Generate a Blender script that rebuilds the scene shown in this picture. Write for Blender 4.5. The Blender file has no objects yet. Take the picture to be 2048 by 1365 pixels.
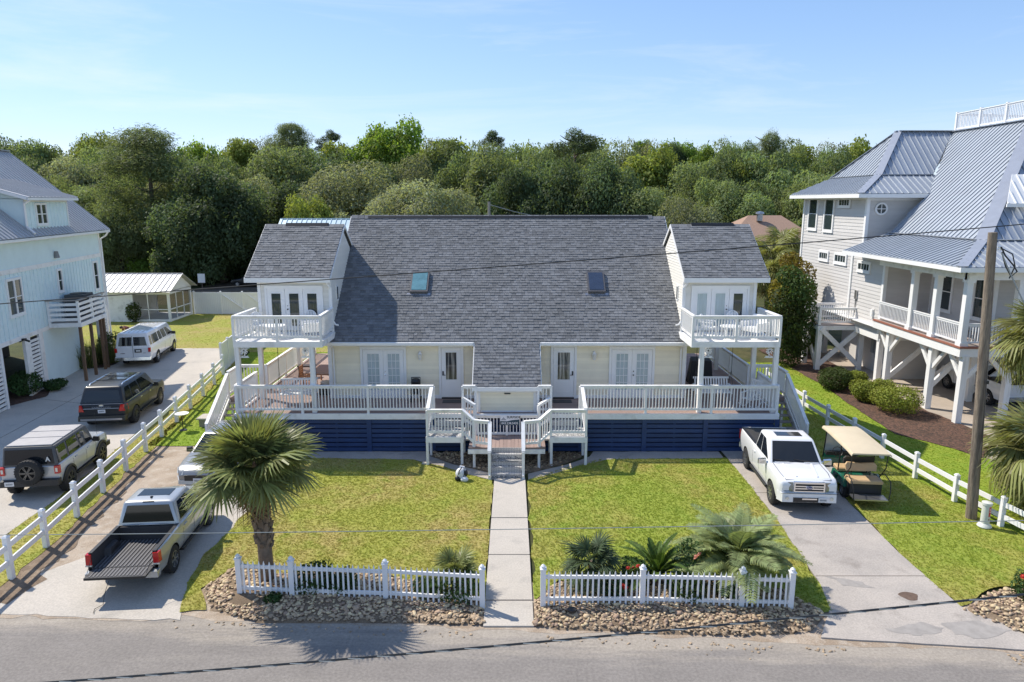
import bpy, bmesh, math, random
from mathutils import Vector, Matrix, noise
from mathutils.geometry import tessellate_polygon
R = random.Random(11)
SC = bpy.context.scene
C = SC.collection
PI = math.pi
V = Vector

# ---------------------------------------------------------------- camera, sky, sun, exposure
CAM_H = 9.7
cd = bpy.data.cameras.new('camera'); cam = bpy.data.objects.new('camera', cd); C.objects.link(cam)
cam.location = (0, 0, CAM_H); cam.rotation_euler = (PI/2 - 0.195678, 0, 0)
cd.sensor_width = 36; cd.lens = 1400/2048*36; cd.clip_start = .1; cd.clip_end = 6000
SC.camera = cam
SUN = V((-.75, .47, 1.0)).normalized()
SUN_EL = math.asin(SUN.z); SUN_AZ = math.atan2(SUN.x, SUN.y)
w = bpy.data.worlds.new('World'); SC.world = w; w.use_nodes = True
nt = w.node_tree; nt.nodes.clear()
def N(t, kind, **kw):
    n = t.nodes.new(kind)
    for k, v in kw.items():
        if k.startswith('i_'):
            n.inputs[k[2:].replace('_', ' ')].default_value = v
        else: setattr(n, k, v)
    return n
sky = N(nt, 'ShaderNodeTexSky', sky_type='NISHITA', sun_disc=False, sun_elevation=SUN_EL, sun_rotation=SUN_AZ,
        altitude=0, air_density=1.0, dust_density=0.0, ozone_density=4.0)
# thin high cirrus: a little white mixed in by stretched noise over the whole dome
tc = N(nt, 'ShaderNodeTexCoord'); mp = N(nt, 'ShaderNodeMapping'); mp.inputs['Scale'].default_value = (1.1, 1.6, 9.0)
mp.inputs['Rotation'].default_value = (.10, .07, .5)
n1 = N(nt, 'ShaderNodeTexNoise'); n1.inputs['Scale'].default_value = 1.9; n1.inputs['Detail'].default_value = 7; n1.inputs['Roughness'].default_value = .62
n1.inputs['Distortion'].default_value = .6
mr = N(nt, 'ShaderNodeMapRange'); mr.inputs['From Min'].default_value = .47; mr.inputs['From Max'].default_value = .82
mr.inputs['To Max'].default_value = .45
mx = N(nt, 'ShaderNodeMixRGB'); mx.inputs['Color2'].default_value = (4.0, 4.15, 4.35, 1)
bg = N(nt, 'ShaderNodeBackground'); bg.inputs['Strength'].default_value = .14
out = N(nt, 'ShaderNodeOutputWorld')
L = nt.links.new
L(tc.outputs['Generated'], mp.inputs['Vector']); L(mp.outputs[0], n1.inputs['Vector']); L(n1.outputs['Fac'], mr.inputs['Value'])
# soft roll-off of the very bright sky near the sun and horizon: c / (1 + k c)
k1 = N(nt, 'ShaderNodeVectorMath', operation='SCALE'); k1.inputs['Scale'].default_value = .11; L(sky.outputs[0], k1.inputs[0])
k2 = N(nt, 'ShaderNodeVectorMath', operation='ADD'); k2.inputs[1].default_value = (1, 1, 1); L(k1.outputs[0], k2.inputs[0])
wb0 = N(nt, 'ShaderNodeVectorMath', operation='DIVIDE'); L(sky.outputs[0], wb0.inputs[0]); L(k2.outputs[0], wb0.inputs[1])
wb = N(nt, 'ShaderNodeVectorMath', operation='MULTIPLY'); wb.inputs[1].default_value = (.86, .93, 1.11); L(wb0.outputs[0], wb.inputs[0])
L(mr.outputs[0], mx.inputs['Fac']); L(wb.outputs[0], mx.inputs['Color1']); L(mx.outputs[0], bg.inputs[0]); L(bg.outputs[0], out.inputs[0])
sl = bpy.data.lights.new('sun', 'SUN'); sl.energy = 3.1; sl.angle = math.radians(.55); sl.color = (1, .93, .82)
so = bpy.data.objects.new('sun', sl); C.objects.link(so); so.rotation_euler = SUN.to_track_quat('Z', 'Y').to_euler(); so.location = (-40, 20, 60)
vs = SC.view_settings; vs.view_transform = 'Standard'; vs.look = 'None'; vs.exposure = 0.90; vs.gamma = 1; vs.use_curve_mapping = False
SC.cycles.max_bounces = 6; SC.cycles.transparent_max_bounces = 8; SC.cycles.use_denoising = True

# ---------------------------------------------------------------- materials
MATS = {}
def mat(name, col, rough=.6, metal=0., var=.10, vscale=2.5, tint=0., bump=0., bscale=30., transl=0., coat=0., spec=.5,
        col2=None, c2scale=.6, c2lo=.45, c2hi=.62, stretch=None, hue=0., objvar=0.):
    m = bpy.data.materials.new(name); m.use_nodes = True; MATS[name] = m
    t = m.node_tree; t.nodes.clear(); L = t.links.new
    o = N(t, 'ShaderNodeOutputMaterial'); b = N(t, 'ShaderNodeBsdfPrincipled')
    b.inputs['Roughness'].default_value = rough; b.inputs['Metallic'].default_value = metal
    b.inputs['Specular IOR Level'].default_value = spec
    if coat: b.inputs['Coat Weight'].default_value = coat; b.inputs['Coat Roughness'].default_value = .06
    tcn = N(t, 'ShaderNodeTexCoord'); vec = tcn.outputs['Object']
    if stretch:
        mpn = N(t, 'ShaderNodeMapping'); mpn.inputs['Scale'].default_value = stretch; L(vec, mpn.inputs['Vector']); vec = mpn.outputs[0]
    nz = N(t, 'ShaderNodeTexNoise'); nz.inputs['Scale'].default_value = vscale; nz.inputs['Detail'].default_value = 5; nz.inputs['Roughness'].default_value = .65
    L(vec, nz.inputs['Vector'])
    base = N(t, 'ShaderNodeRGB'); base.outputs[0].default_value = (*col, 1); c = base.outputs[0]
    if col2:
        n2 = N(t, 'ShaderNodeTexNoise'); n2.inputs['Scale'].default_value = c2scale; n2.inputs['Detail'].default_value = 4; L(vec, n2.inputs['Vector'])
        r2 = N(t, 'ShaderNodeMapRange'); r2.inputs['From Min'].default_value = c2lo; r2.inputs['From Max'].default_value = c2hi; L(n2.outputs['Fac'], r2.inputs['Value'])
        m2 = N(t, 'ShaderNodeMixRGB'); m2.inputs['Color2'].default_value = (*col2, 1); L(r2.outputs[0], m2.inputs['Fac']); L(c, m2.inputs['Color1']); c = m2.outputs[0]
    # brightness factor
    f = N(t, 'ShaderNodeMapRange'); f.inputs['From Min'].default_value = .25; f.inputs['From Max'].default_value = .75
    f.inputs['To Min'].default_value = 1-var; f.inputs['To Max'].default_value = 1+var; L(nz.outputs['Fac'], f.inputs['Value']); fac = f.outputs[0]
    if tint:
        a = N(t, 'ShaderNodeAttribute', attribute_name='tint')
        g = N(t, 'ShaderNodeMapRange'); g.inputs['To Min'].default_value = 1-tint; g.inputs['To Max'].default_value = 1+tint; L(a.outputs['Fac'], g.inputs['Value'])
        mm = N(t, 'ShaderNodeMath', operation='MULTIPLY'); L(fac, mm.inputs[0]); L(g.outputs[0], mm.inputs[1]); fac = mm.outputs[0]
    if objvar:
        oi = N(t, 'ShaderNodeObjectInfo')
        g = N(t, 'ShaderNodeMapRange'); g.inputs['To Min'].default_value = 1-objvar; g.inputs['To Max'].default_value = 1+objvar; L(oi.outputs['Random'], g.inputs['Value'])
        mm = N(t, 'ShaderNodeMath', operation='MULTIPLY'); L(fac, mm.inputs[0]); L(g.outputs[0], mm.inputs[1]); fac = mm.outputs[0]
    sc = N(t, 'ShaderNodeVectorMath', operation='SCALE'); L(c, sc.inputs[0]); L(fac, sc.inputs['Scale']); c = sc.outputs[0]
    if hue:
        a = N(t, 'ShaderNodeAttribute', attribute_name='tint')
        g = N(t, 'ShaderNodeMapRange'); g.inputs['To Min'].default_value = .5-hue; g.inputs['To Max'].default_value = .5+hue; L(a.outputs['Fac'], g.inputs['Value'])
        hs = N(t, 'ShaderNodeHueSaturation'); L(g.outputs[0], hs.inputs['Hue']); L(c, hs.inputs['Color']); c = hs.outputs[0]
    L(c, b.inputs['Base Color'])
    if bump:
        bn = N(t, 'ShaderNodeTexNoise'); bn.inputs['Scale'].default_value = bscale; bn.inputs['Detail'].default_value = 4; L(vec, bn.inputs['Vector'])
        bb = N(t, 'ShaderNodeBump'); bb.inputs['Strength'].default_value = bump; bb.inputs['Distance'].default_value = .02
        L(bn.outputs['Fac'], bb.inputs['Height']); L(bb.outputs[0], b.inputs['Normal'])
    s = b.outputs[0]
    if transl:
        tr = N(t, 'ShaderNodeBsdfTranslucent'); L(c, tr.inputs['Color'])
        gm = N(t, 'ShaderNodeVectorMath', operation='MULTIPLY'); gm.inputs[1].default_value = (1.5, 1.5, .8); L(c, gm.inputs[0]); L(gm.outputs[0], tr.inputs['Color'])
        ms = N(t, 'ShaderNodeMixShader'); ms.inputs[0].default_value = transl; L(s, ms.inputs[1]); L(tr.outputs[0], ms.inputs[2]); s = ms.outputs[0]
    L(s, o.inputs[0])
    return m

white = mat('white_paint', (.82, .815, .80), .45, var=.05, vscale=1.2)
white_worn = mat('white_paint_worn', (.82, .81, .785), .6, var=.08, vscale=3, col2=(.60, .585, .55), c2scale=2.2, c2lo=.55, c2hi=.75)
vinyl = mat('white_vinyl', (.82, .82, .82), .35, var=.03)
yellow = mat('yellow_siding', (.85, .77, .59), .5, var=.06, vscale=1.5, tint=.06)
cream = mat('cream_siding', (.78, .75, .68), .5, var=.04, tint=.04)
shingle = mat('asphalt_shingle', (.168, .174, .184), .9, var=.30, vscale=30, tint=.26, bump=.6, bscale=90, col2=(.148, .153, .158), c2scale=.35, c2lo=.45, c2hi=.7)
deckwood = mat('deck_wood', (.30, .215, .185), .65, var=.18, vscale=5, tint=.12, stretch=(1, 12, 12))
greywood = mat('weathered_wood', (.33, .29, .25), .8, var=.22, vscale=6, tint=.12, stretch=(14, 14, 1))
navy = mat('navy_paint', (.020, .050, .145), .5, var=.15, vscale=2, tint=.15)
dark = mat('dark_void', (.012, .013, .016), .8, var=.1)  # near-black colour stands for the shade inside openings and behind slats
black = mat('black_plastic', (.018, .018, .02), .45, var=.1)
rubber = mat('tyre_rubber', (.02, .02, .021), .8, var=.25, vscale=20)
glass = mat('window_glass', (.030, .045, .050), .04, var=.15, vscale=.9, spec=.8)
glass_pale = mat('curtained_glass', (.42, .50, .52), .05, var=.15, vscale=2.5, spec=.8, stretch=(6, 1, .6))
carglass = mat('car_glass', (.012, .015, .018), .03, var=.1, spec=.7)
chrome = mat('chrome', (.75, .76, .78), .14, 1., var=.03)
steel = mat('brushed_metal', (.42, .42, .43), .35, .9, var=.08)
bluewall = mat('pale_blue_siding', (.67, .80, .82), .55, var=.05, vscale=1.5, tint=.03)
greysiding = mat('grey_lap_siding', (.57, .55, .53), .6, var=.05, vscale=1.5, tint=.05, stretch=(1, 1, 6))
metalroof = mat('metal_roof', (.44, .445, .455), .55, .25, var=.07, vscale=1.0, tint=.05)
blueroof = mat('blue_metal_roof', (.35, .385, .43), .48, .35, var=.07, vscale=1.0, tint=.05)
concrete = mat('concrete', (.46, .425, .375), .85, var=.13, vscale=1.2, bump=.15, bscale=60, col2=(.36, .34, .315), c2scale=.7, c2lo=.5, c2hi=.68)
redwood = mat('red_deck_edge', (.30, .115, .075), .6, var=.15)
orangewood = mat('teak_wood', (.36, .16, .065), .5, var=.2, vscale=6)
polewood = mat('pole_wood', (.235, .19, .145), .85, var=.5, vscale=6, stretch=(9, 9, .5), bump=.9, bscale=9, col2=(.12,.095,.075), c2scale=1.2)
bark = mat('tree_bark', (.115, .092, .07), .9, var=.35, vscale=5, bump=.5, bscale=8)
palmbark = mat('palm_bark', (.20, .145, .10), .9, var=.3, vscale=8, tint=.3, bump=.4, bscale=20)
mulch = mat('pine_mulch', (.120, .062, .040), .95, var=.75, vscale=14, bump=1., bscale=18, col2=(.05,.03,.02), c2scale=9)
redlens = mat('red_lens', (.50, .012, .012), .15, var=.1, spec=.8)
amber = mat('amber_lens', (.75, .22, .03), .2, var=.1)
lens = mat('clear_lens', (.62, .62, .58), .1, .3, var=.15, vscale=14)
lamp_glass = mat('lamp_glass', (.75, .72, .62), .2)
platemat = mat('plate_white', (.68, .69, .70), .4)
redflower = mat('red_petals', (.55, .045, .03), .6, var=.2, transl=.25)
pinkflower = mat('pink_petals', (.62, .28, .20), .6, var=.2, transl=.25)

# ---------------------------------------------------------------- mesh builder
INV = {}
class MB:
    def __init__(s): s.v = []; s.f = []; s.t = []
    def add(s, vs, fs, t=.5):
        n = len(s.v); s.v += [tuple(p) for p in vs]; s.f += [tuple(i+n for i in f) for f in fs]; s.t += [t]*len(fs); return s
    def box(s, x0, x1, y0, y1, z0, z1, t=.5):
        return s.add([(x0,y0,z0),(x1,y0,z0),(x1,y1,z0),(x0,y1,z0),(x0,y0,z1),(x1,y0,z1),(x1,y1,z1),(x0,y1,z1)],
                     [(0,3,2,1),(4,5,6,7),(0,1,5,4),(1,2,6,5),(2,3,7,6),(3,0,4,7)], t)
    def hull8(s, a, t=.5): return s.add(a, [(0,3,2,1),(4,5,6,7),(0,1,5,4),(1,2,6,5),(2,3,7,6),(3,0,4,7)], t)
    def beam(s, p, q, wd, h, up=(0,0,1), t=.5, w2=None, h2=None):
        p = V(p); q = V(q); d = (q-p).normalized(); up = V(up)
        sx = d.cross(up)
        if sx.length < 1e-5: sx = d.cross(V((1,0,0)))
        sx.normalize(); uu = sx.cross(d)
        w2 = wd if w2 is None else w2; h2 = h if h2 is None else h2
        a = []
        for c, ww, hh in ((p, wd, h), (q, w2, h2)):
            a += [c-sx*ww/2-uu*hh/2, c+sx*ww/2-uu*hh/2, c+sx*ww/2+uu*hh/2, c-sx*ww/2+uu*hh/2]
        return s.add(a, [(0,3,2,1),(4,5,6,7),(0,1,5,4),(1,2,6,5),(2,3,7,6),(3,0,4,7)], t)
    def tube(s, pts, r, n=6, t=.5, caps=True):
        pts = [V(p) for p in pts]; m = len(pts); vs = []
        if not isinstance(r, (list, tuple)): r = [r]*m
        ref = None
        for i, p in enumerate(pts):
            d = (pts[min(i+1, m-1)]-pts[max(i-1, 0)]).normalized()
            if ref is None: ref = V((0,0,1)) if abs(d.z) < .9 else V((1,0,0))
            a = d.cross(ref).normalized(); b = a.cross(d).normalized(); ref = b
            for k in range(n):
                an = 2*PI*k/n; vs.append(p+(a*math.cos(an)+b*math.sin(an))*r[i])
        fs = [(i*n+k, i*n+(k+1)%n, (i+1)*n+(k+1)%n, (i+1)*n+k) for i in range(m-1) for k in range(n)]
        if caps: fs += [tuple(range(n))[::-1], tuple(range((m-1)*n, m*n))]
        return s.add(vs, fs, t)
    def lathe(s, prof, n=16, c=(0,0,0), axis='z', t=.5, close=False):
        vs = []
        for r, h in prof:
            for k in range(n):
                a = 2*PI*k/n; x, y = r*math.cos(a), r*math.sin(a)
                vs.append({'z': (c[0]+x, c[1]+y, c[2]+h), 'x': (c[0]+h, c[1]+x, c[2]+y), 'y': (c[0]+x, c[1]+h, c[2]+y)}[axis])
        m = len(prof); fs = [(i*n+k, i*n+(k+1)%n, (i+1)*n+(k+1)%n, (i+1)*n+k) for i in range(m-1) for k in range(n)]
        if close: fs += [((m-1)*n+k, (m-1)*n+(k+1)%n, (k+1)%n, k) for k in range(n)]
        else: fs += [tuple(range(n))[::-1], tuple(range((m-1)*n, m*n))]
        return s.add(vs, fs, t)
    def prism(s, pts, off, t=.5):
        """polygon (3-D points) pushed along the vector off"""
        n = len(pts); o = V(off); a = [V(p) for p in pts]; vs = a+[p+o for p in a]
        fs = [tuple(range(n)), tuple(range(2*n-1, n-1, -1))]+[(i, n+i, n+(i+1)%n, (i+1)%n) for i in range(n)]
        return s.add(vs, fs, t)
    def quad(s, *p, t=.5): return s.add(p, [tuple(range(len(p)))], t)
    def sphere(s, c, r, n=8, m=6, t=.5, sc=(1,1,1)):
        vs = [(c[0], c[1], c[2]-r*sc[2])]
        for i in range(1, m):
            ph = -PI/2+PI*i/m
            for k in range(n):
                a = 2*PI*k/n; vs.append((c[0]+r*sc[0]*math.cos(ph)*math.cos(a), c[1]+r*sc[1]*math.cos(ph)*math.sin(a), c[2]+r*sc[2]*math.sin(ph)))
        vs.append((c[0], c[1], c[2]+r*sc[2])); fs = []
        for k in range(n):
            fs.append((0, 1+(k+1)%n, 1+k)); fs.append((len(vs)-1, len(vs)-1-n+k, len(vs)-1-n+(k+1)%n))
        for i in range(m-2):
            for k in range(n): fs.append((1+i*n+k, 1+i*n+(k+1)%n, 1+(i+1)*n+(k+1)%n, 1+(i+1)*n+k))
        return s.add(vs, fs, t)
    def xf(s, M):
        s.v = [tuple(M @ V(p)) for p in s.v]; return s
    def join(s, o, M=None):
        return s.add2([(M @ V(p)) if M else p for p in o.v], o.f, o.t)
    def add2(s, vs, fs, ts):
        n = len(s.v); s.v += [tuple(p) for p in vs]; s.f += [tuple(i+n for i in f) for f in fs]; s.t += ts; return s
    def mesh(s, name, m, smooth=False, fix=True):
        me = bpy.data.meshes.new(name); me.from_pydata(s.v, [], s.f)
        if fix:
            bm = bmesh.new(); bm.from_mesh(me)
            bmesh.ops.recalc_face_normals(bm, faces=bm.faces); bm.to_mesh(me); bm.free()
        a = me.attributes.new('tint', 'FLOAT', 'FACE'); a.data.foreach_set('value', s.t)
        if smooth:
            me.polygons.foreach_set('use_smooth', [True]*len(me.polygons))
            if smooth != 2: me.set_sharp_from_angle(angle=math.radians(38 if smooth is True else smooth))
        if m: me.materials.append(m)
        me.update(); return me
    def build(s, name, m, parent=None, smooth=False, fix=True, kind=None, label=None):
        return inst(name, s.mesh(name, m, smooth, fix), parent, kind=kind, label=label)

def inst(name, me, parent=None, loc=None, rot=None, scale=None, kind=None, label=None):
    o = bpy.data.objects.new(name, me); C.objects.link(o)
    if parent:
        o.parent = parent
        if parent.name in INV: o.matrix_parent_inverse = INV[parent.name]
    if loc is not None: o.location = loc
    if rot is not None: o.rotation_euler = rot
    if scale is not None: o.scale = (scale,)*3 if isinstance(scale, (int, float)) else scale
    if kind: o['kind'] = kind
    if label: o['label'] = label
    return o
def tag(o, label=None, cat=None, group=None, kind=None):
    if label: o['label'] = label
    if cat: o['category'] = cat
    if group: o['group'] = group
    if kind: o['kind'] = kind
    return o
def T(name, label, cat, loc=(0,0,0), rz=0, group=None, world=True):
    """a thing: an Empty at its base; with world=True its parts are given in world coordinates"""
    o = bpy.data.objects.new(name, None); C.objects.link(o); o.location = loc; o.rotation_euler = (0, 0, rz); o.empty_display_size = .3
    if world: INV[o.name] = (Matrix.Translation(loc) @ Matrix.Rotation(rz, 4, 'Z')).inverted()
    return tag(o, label, cat, group)
def copytree(o, parent=None):
    c = o.copy(); C.objects.link(c)
    if parent: c.parent = parent
    for ch in list(o.children): copytree(ch, c)
    return c
CACHE = {}
def shared(key, fn):
    if key not in CACHE: CACHE[key] = fn()
    return CACHE[key]
def ubox(m, key='unit'):   # unit box centred in x, y, from z=0 to 1
    return shared((key, m.name), lambda: MB().box(-.5,.5,-.5,.5,0,1).mesh('box', m))
def lerp(a, b, t): return a+(b-a)*t

def railing(parent, p, q, z0, z1, h=1.1, m=white_worn, gap=.125, bw=.036, posts=2.2, bot=.12, cap=.13, endposts=(1,1), pw=.09, ptop=0.):
    """balustrade from p to q (x, y); z0, z1 floor heights at its ends"""
    p = V((p[0], p[1], z0)); q = V((q[0], q[1], z1)); d = q-p; ln = math.hypot(d.x, d.y); up = V((0,0,1))
    b = MB(); b.beam(p+up*(h-.02), q+up*(h-.02), cap, .045); b.beam(p+up*(h-.085), q+up*(h-.085), .04, .085)
    o = b.build('railing', m, parent); MB().beam(p+up*(bot+.045), q+up*(bot+.045), .045, .09).build('bottom_rail', m, o)
    n = max(1, round(ln/posts)); az = math.atan2(d.y, d.x)
    for i in range(n+1):
        if (i == 0 and not endposts[0]) or (i == n and not endposts[1]): continue
        c = p+d*(i/n); inst('post', ubox(m), o, c, (0,0,az), (pw, pw, h+ptop-.045))
    k = max(1, int(ln/gap))
    hh = h-.12-bot-.07
    for i in range(k):
        tt = (i+.5)/k; c = p+d*tt
        if any(abs(tt-j/n)*ln < pw*.7 for j in range(n+1)): continue
        inst('baluster', ubox(m), o, c+up*(bot+.085), (0,0,az), (bw, bw, hh))
    return o

def lap_wall(parent, o, u, ln, z0, z1, m, exp=.115, name='plank', clip=None, thick=.03, holes=()):
    """lap siding planks, each one an object; o start point (x, y), u unit direction; clip(z)->(a0, a1) along the wall; holes = (a0, a1, z0, z1)"""
    u = V((u[0], u[1], 0)).normalized(); nrm = V((u.y, -u.x, 0)); z = z0; i = 0
    while z < z1-.02:
        zt = min(z+exp, z1); a0, a1 = (0, ln) if clip is None else clip((z+zt)/2)
        if a1-a0 > .05:
            segs = [(a0, a1)]
            for h in holes:
                if h[2] < (z+zt)/2 < h[3]:
                    ns = []
                    for s0, s1 in segs:
                        if h[1] <= s0 or h[0] >= s1: ns.append((s0, s1)); continue
                        if h[0] > s0: ns.append((s0, h[0]))
                        if h[1] < s1: ns.append((h[1], s1))
                    segs = ns
            for s0, s1 in segs:
                if s1-s0 < .03: continue
                A = V((o[0], o[1], 0))+u*s0; B = V((o[0], o[1], 0))+u*s1; k = nrm*thick
                pts = [A+k+V((0,0,z)), B+k+V((0,0,z)), B+V((0,0,z)), A+V((0,0,z)), A+k*.25+V((0,0,zt)), B+k*.25+V((0,0,zt)), B+V((0,0,zt)), A+V((0,0,zt))]
                MB().hull8(pts, R.random()).build(name, m, parent, fix=False)
        z = zt; i += 1

def area_poly(pts, z, jit=0., step=.3, seed=3):
    """outline with its edges divided and roughened"""
    rr = random.Random(seed); outp = []
    n = len(pts)
    for i in range(n):
        a = V((*pts[i], 0)); b = V((*pts[(i+1)%n], 0)); k = max(1, int((b-a).length/step)) if jit else 1
        for j in range(k):
            p = a.lerp(b, j/k)
            if jit and j: p += V((noise.noise(p*1.3+V((seed, 0, 0))), noise.noise(p*1.3+V((0, seed, 9))), 0))*jit*1.6+V((rr.uniform(-jit, jit), rr.uniform(-jit, jit), 0))*.35
            outp.append((p.x, p.y, z))
    return outp
def sheet(name, pts, z, m, jit=0., step=.3, kind='structure', thick=0., parent=None, seed=3):
    op = area_poly(pts, z, jit, step, seed); tris = tessellate_polygon([[V(p) for p in op]])
    b = MB(); b.add(op, tris)
    if thick:
        n = len(op); b.add(op+[(x, y, z-thick) for x, y, _ in op], [(i, (i+1)%n, n+(i+1)%n, n+i) for i in range(n)])
    o = b.build(name, m, parent, kind=kind)
    return o
# ---------------------------------------------------------------- ground
def gmat(name, c1, c2, c3, s1=.35, s2=1.6, fine=40, rough=.9, bump=.4, bscale=60, transl=0., w=(.42,.62,.5,.72), fv=.25):
    """world-position based mottled ground colour"""
    m = bpy.data.materials.new(name); m.use_nodes = True; t = m.node_tree; t.nodes.clear(); L = t.links.new
    o = N(t, 'ShaderNodeOutputMaterial'); b = N(t, 'ShaderNodeBsdfPrincipled'); b.inputs['Roughness'].default_value = rough
    b.inputs['Specular IOR Level'].default_value = .2
    g = N(t, 'ShaderNodeNewGeometry'); P = g.outputs['Position']
    def nz(s, d=4): 
        n = N(t, 'ShaderNodeTexNoise'); n.inputs['Scale'].default_value = s; n.inputs['Detail'].default_value = d; n.inputs['Roughness'].default_value = .6; L(P, n.inputs['Vector']); return n.outputs['Fac']
    def rng(v, a, bb, c=0., d=1.):
        r = N(t, 'ShaderNodeMapRange'); r.inputs['From Min'].default_value = a; r.inputs['From Max'].default_value = bb
        r.inputs['To Min'].default_value = c; r.inputs['To Max'].default_value = d; L(v, r.inputs['Value']); return r.outputs[0]
    def mixc(f, a, bcol):
        k = N(t, 'ShaderNodeMixRGB'); L(f, k.inputs['Fac']); k.inputs['Color2'].default_value = (*bcol, 1)
        if isinstance(a, tuple): k.inputs['Color1'].default_value = (*a, 1)
        else: L(a, k.inputs['Color1'])
        return k.outputs[0]
    c = mixc(rng(nz(s1), w[0], w[1]), c1, c2); c = mixc(rng(nz(s2), w[2], w[3]), c, c3)
    sc = N(t, 'ShaderNodeVectorMath', operation='SCALE'); L(c, sc.inputs[0]); L(rng(nz(fine, 6), .3, .7, 1-fv, 1+fv), sc.inputs['Scale']); c = sc.outputs[0]
    L(c, b.inputs['Base Color'])
    if bump:
        bb = N(t, 'ShaderNodeBump'); bb.inputs['Strength'].default_value = bump; bb.inputs['Distance'].default_value = .03; L(nz(bscale), bb.inputs['Height']); L(bb.outputs[0], b.inputs['Normal'])
    s = b.outputs[0]
    if transl:
        tr = N(t, 'ShaderNodeBsdfTranslucent'); L(c, tr.inputs['Color']); ms = N(t, 'ShaderNodeMixShader'); ms.inputs[0].default_value = transl; L(s, ms.inputs[1]); L(tr.outputs[0], ms.inputs[2]); s = ms.outputs[0]
    L(s, o.inputs[0]); return m
lawn_m = gmat('lawn', (.285,.292,.055), (.345,.285,.095), (.255,.285,.050), fine=20, fv=.28, bump=.4, bscale=35)
lawn_b = gmat('bright_lawn', (.20,.285,.028), (.255,.285,.036), (.18,.265,.026), fine=20, fv=.26, bump=.4, bscale=35)
lawn_r = gmat('greener_lawn', (.245,.290,.045), (.320,.290,.075), (.215,.280,.040), fine=20, fv=.28, bump=.4, bscale=35)
blade_r = gmat('greener_blades', (.36,.425,.060), (.44,.41,.10), (.32,.41,.055), fine=90, bump=0, rough=.6, transl=.35)
blade_m = gmat('grass_blades', (.41,.42,.072), (.49,.41,.13), (.37,.415,.066), fine=90, bump=0, rough=.6, transl=.35)
blade_b = gmat('bright_blades', (.30,.43,.034), (.31,.37,.040), (.24,.35,.030), fine=90, bump=0, rough=.6, transl=.35)
wild_m = gmat('wild_ground', (.060,.070,.022), (.105,.090,.042), (.04,.045,.018), s1=.12, s2=.8, fine=12, bump=.6, bscale=8)
dirt_m = gmat('sandy_dirt', (.41,.335,.26), (.31,.24,.175), (.47,.41,.335), s1=.9, s2=3., fine=35, bump=.6, bscale=22)
sandstone_bed = gmat('bed_soil', (.24,.175,.115), (.17,.125,.085), (.30,.23,.16), s1=1.2, s2=4., fine=40, bump=.5)
drive_m = gmat('driveway_concrete', (.43,.385,.34), (.37,.335,.30), (.28,.25,.22), s1=.7, s2=1.1, fine=24, bump=.12, bscale=90, w=(.42,.62,.56,.74), fv=.17)
pale_m = gmat('pale_concrete', (.50,.455,.395), (.46,.42,.365), (.38,.35,.31), s1=.6, s2=1.3, fine=24, bump=.12, bscale=90, w=(.42,.62,.57,.76), fv=.15)
patio_m = gmat('porch_concrete', (.44,.375,.31), (.38,.325,.27), (.35,.29,.24), s1=.5, s2=1.1, fine=70, bump=.1, fv=.1)

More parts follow.
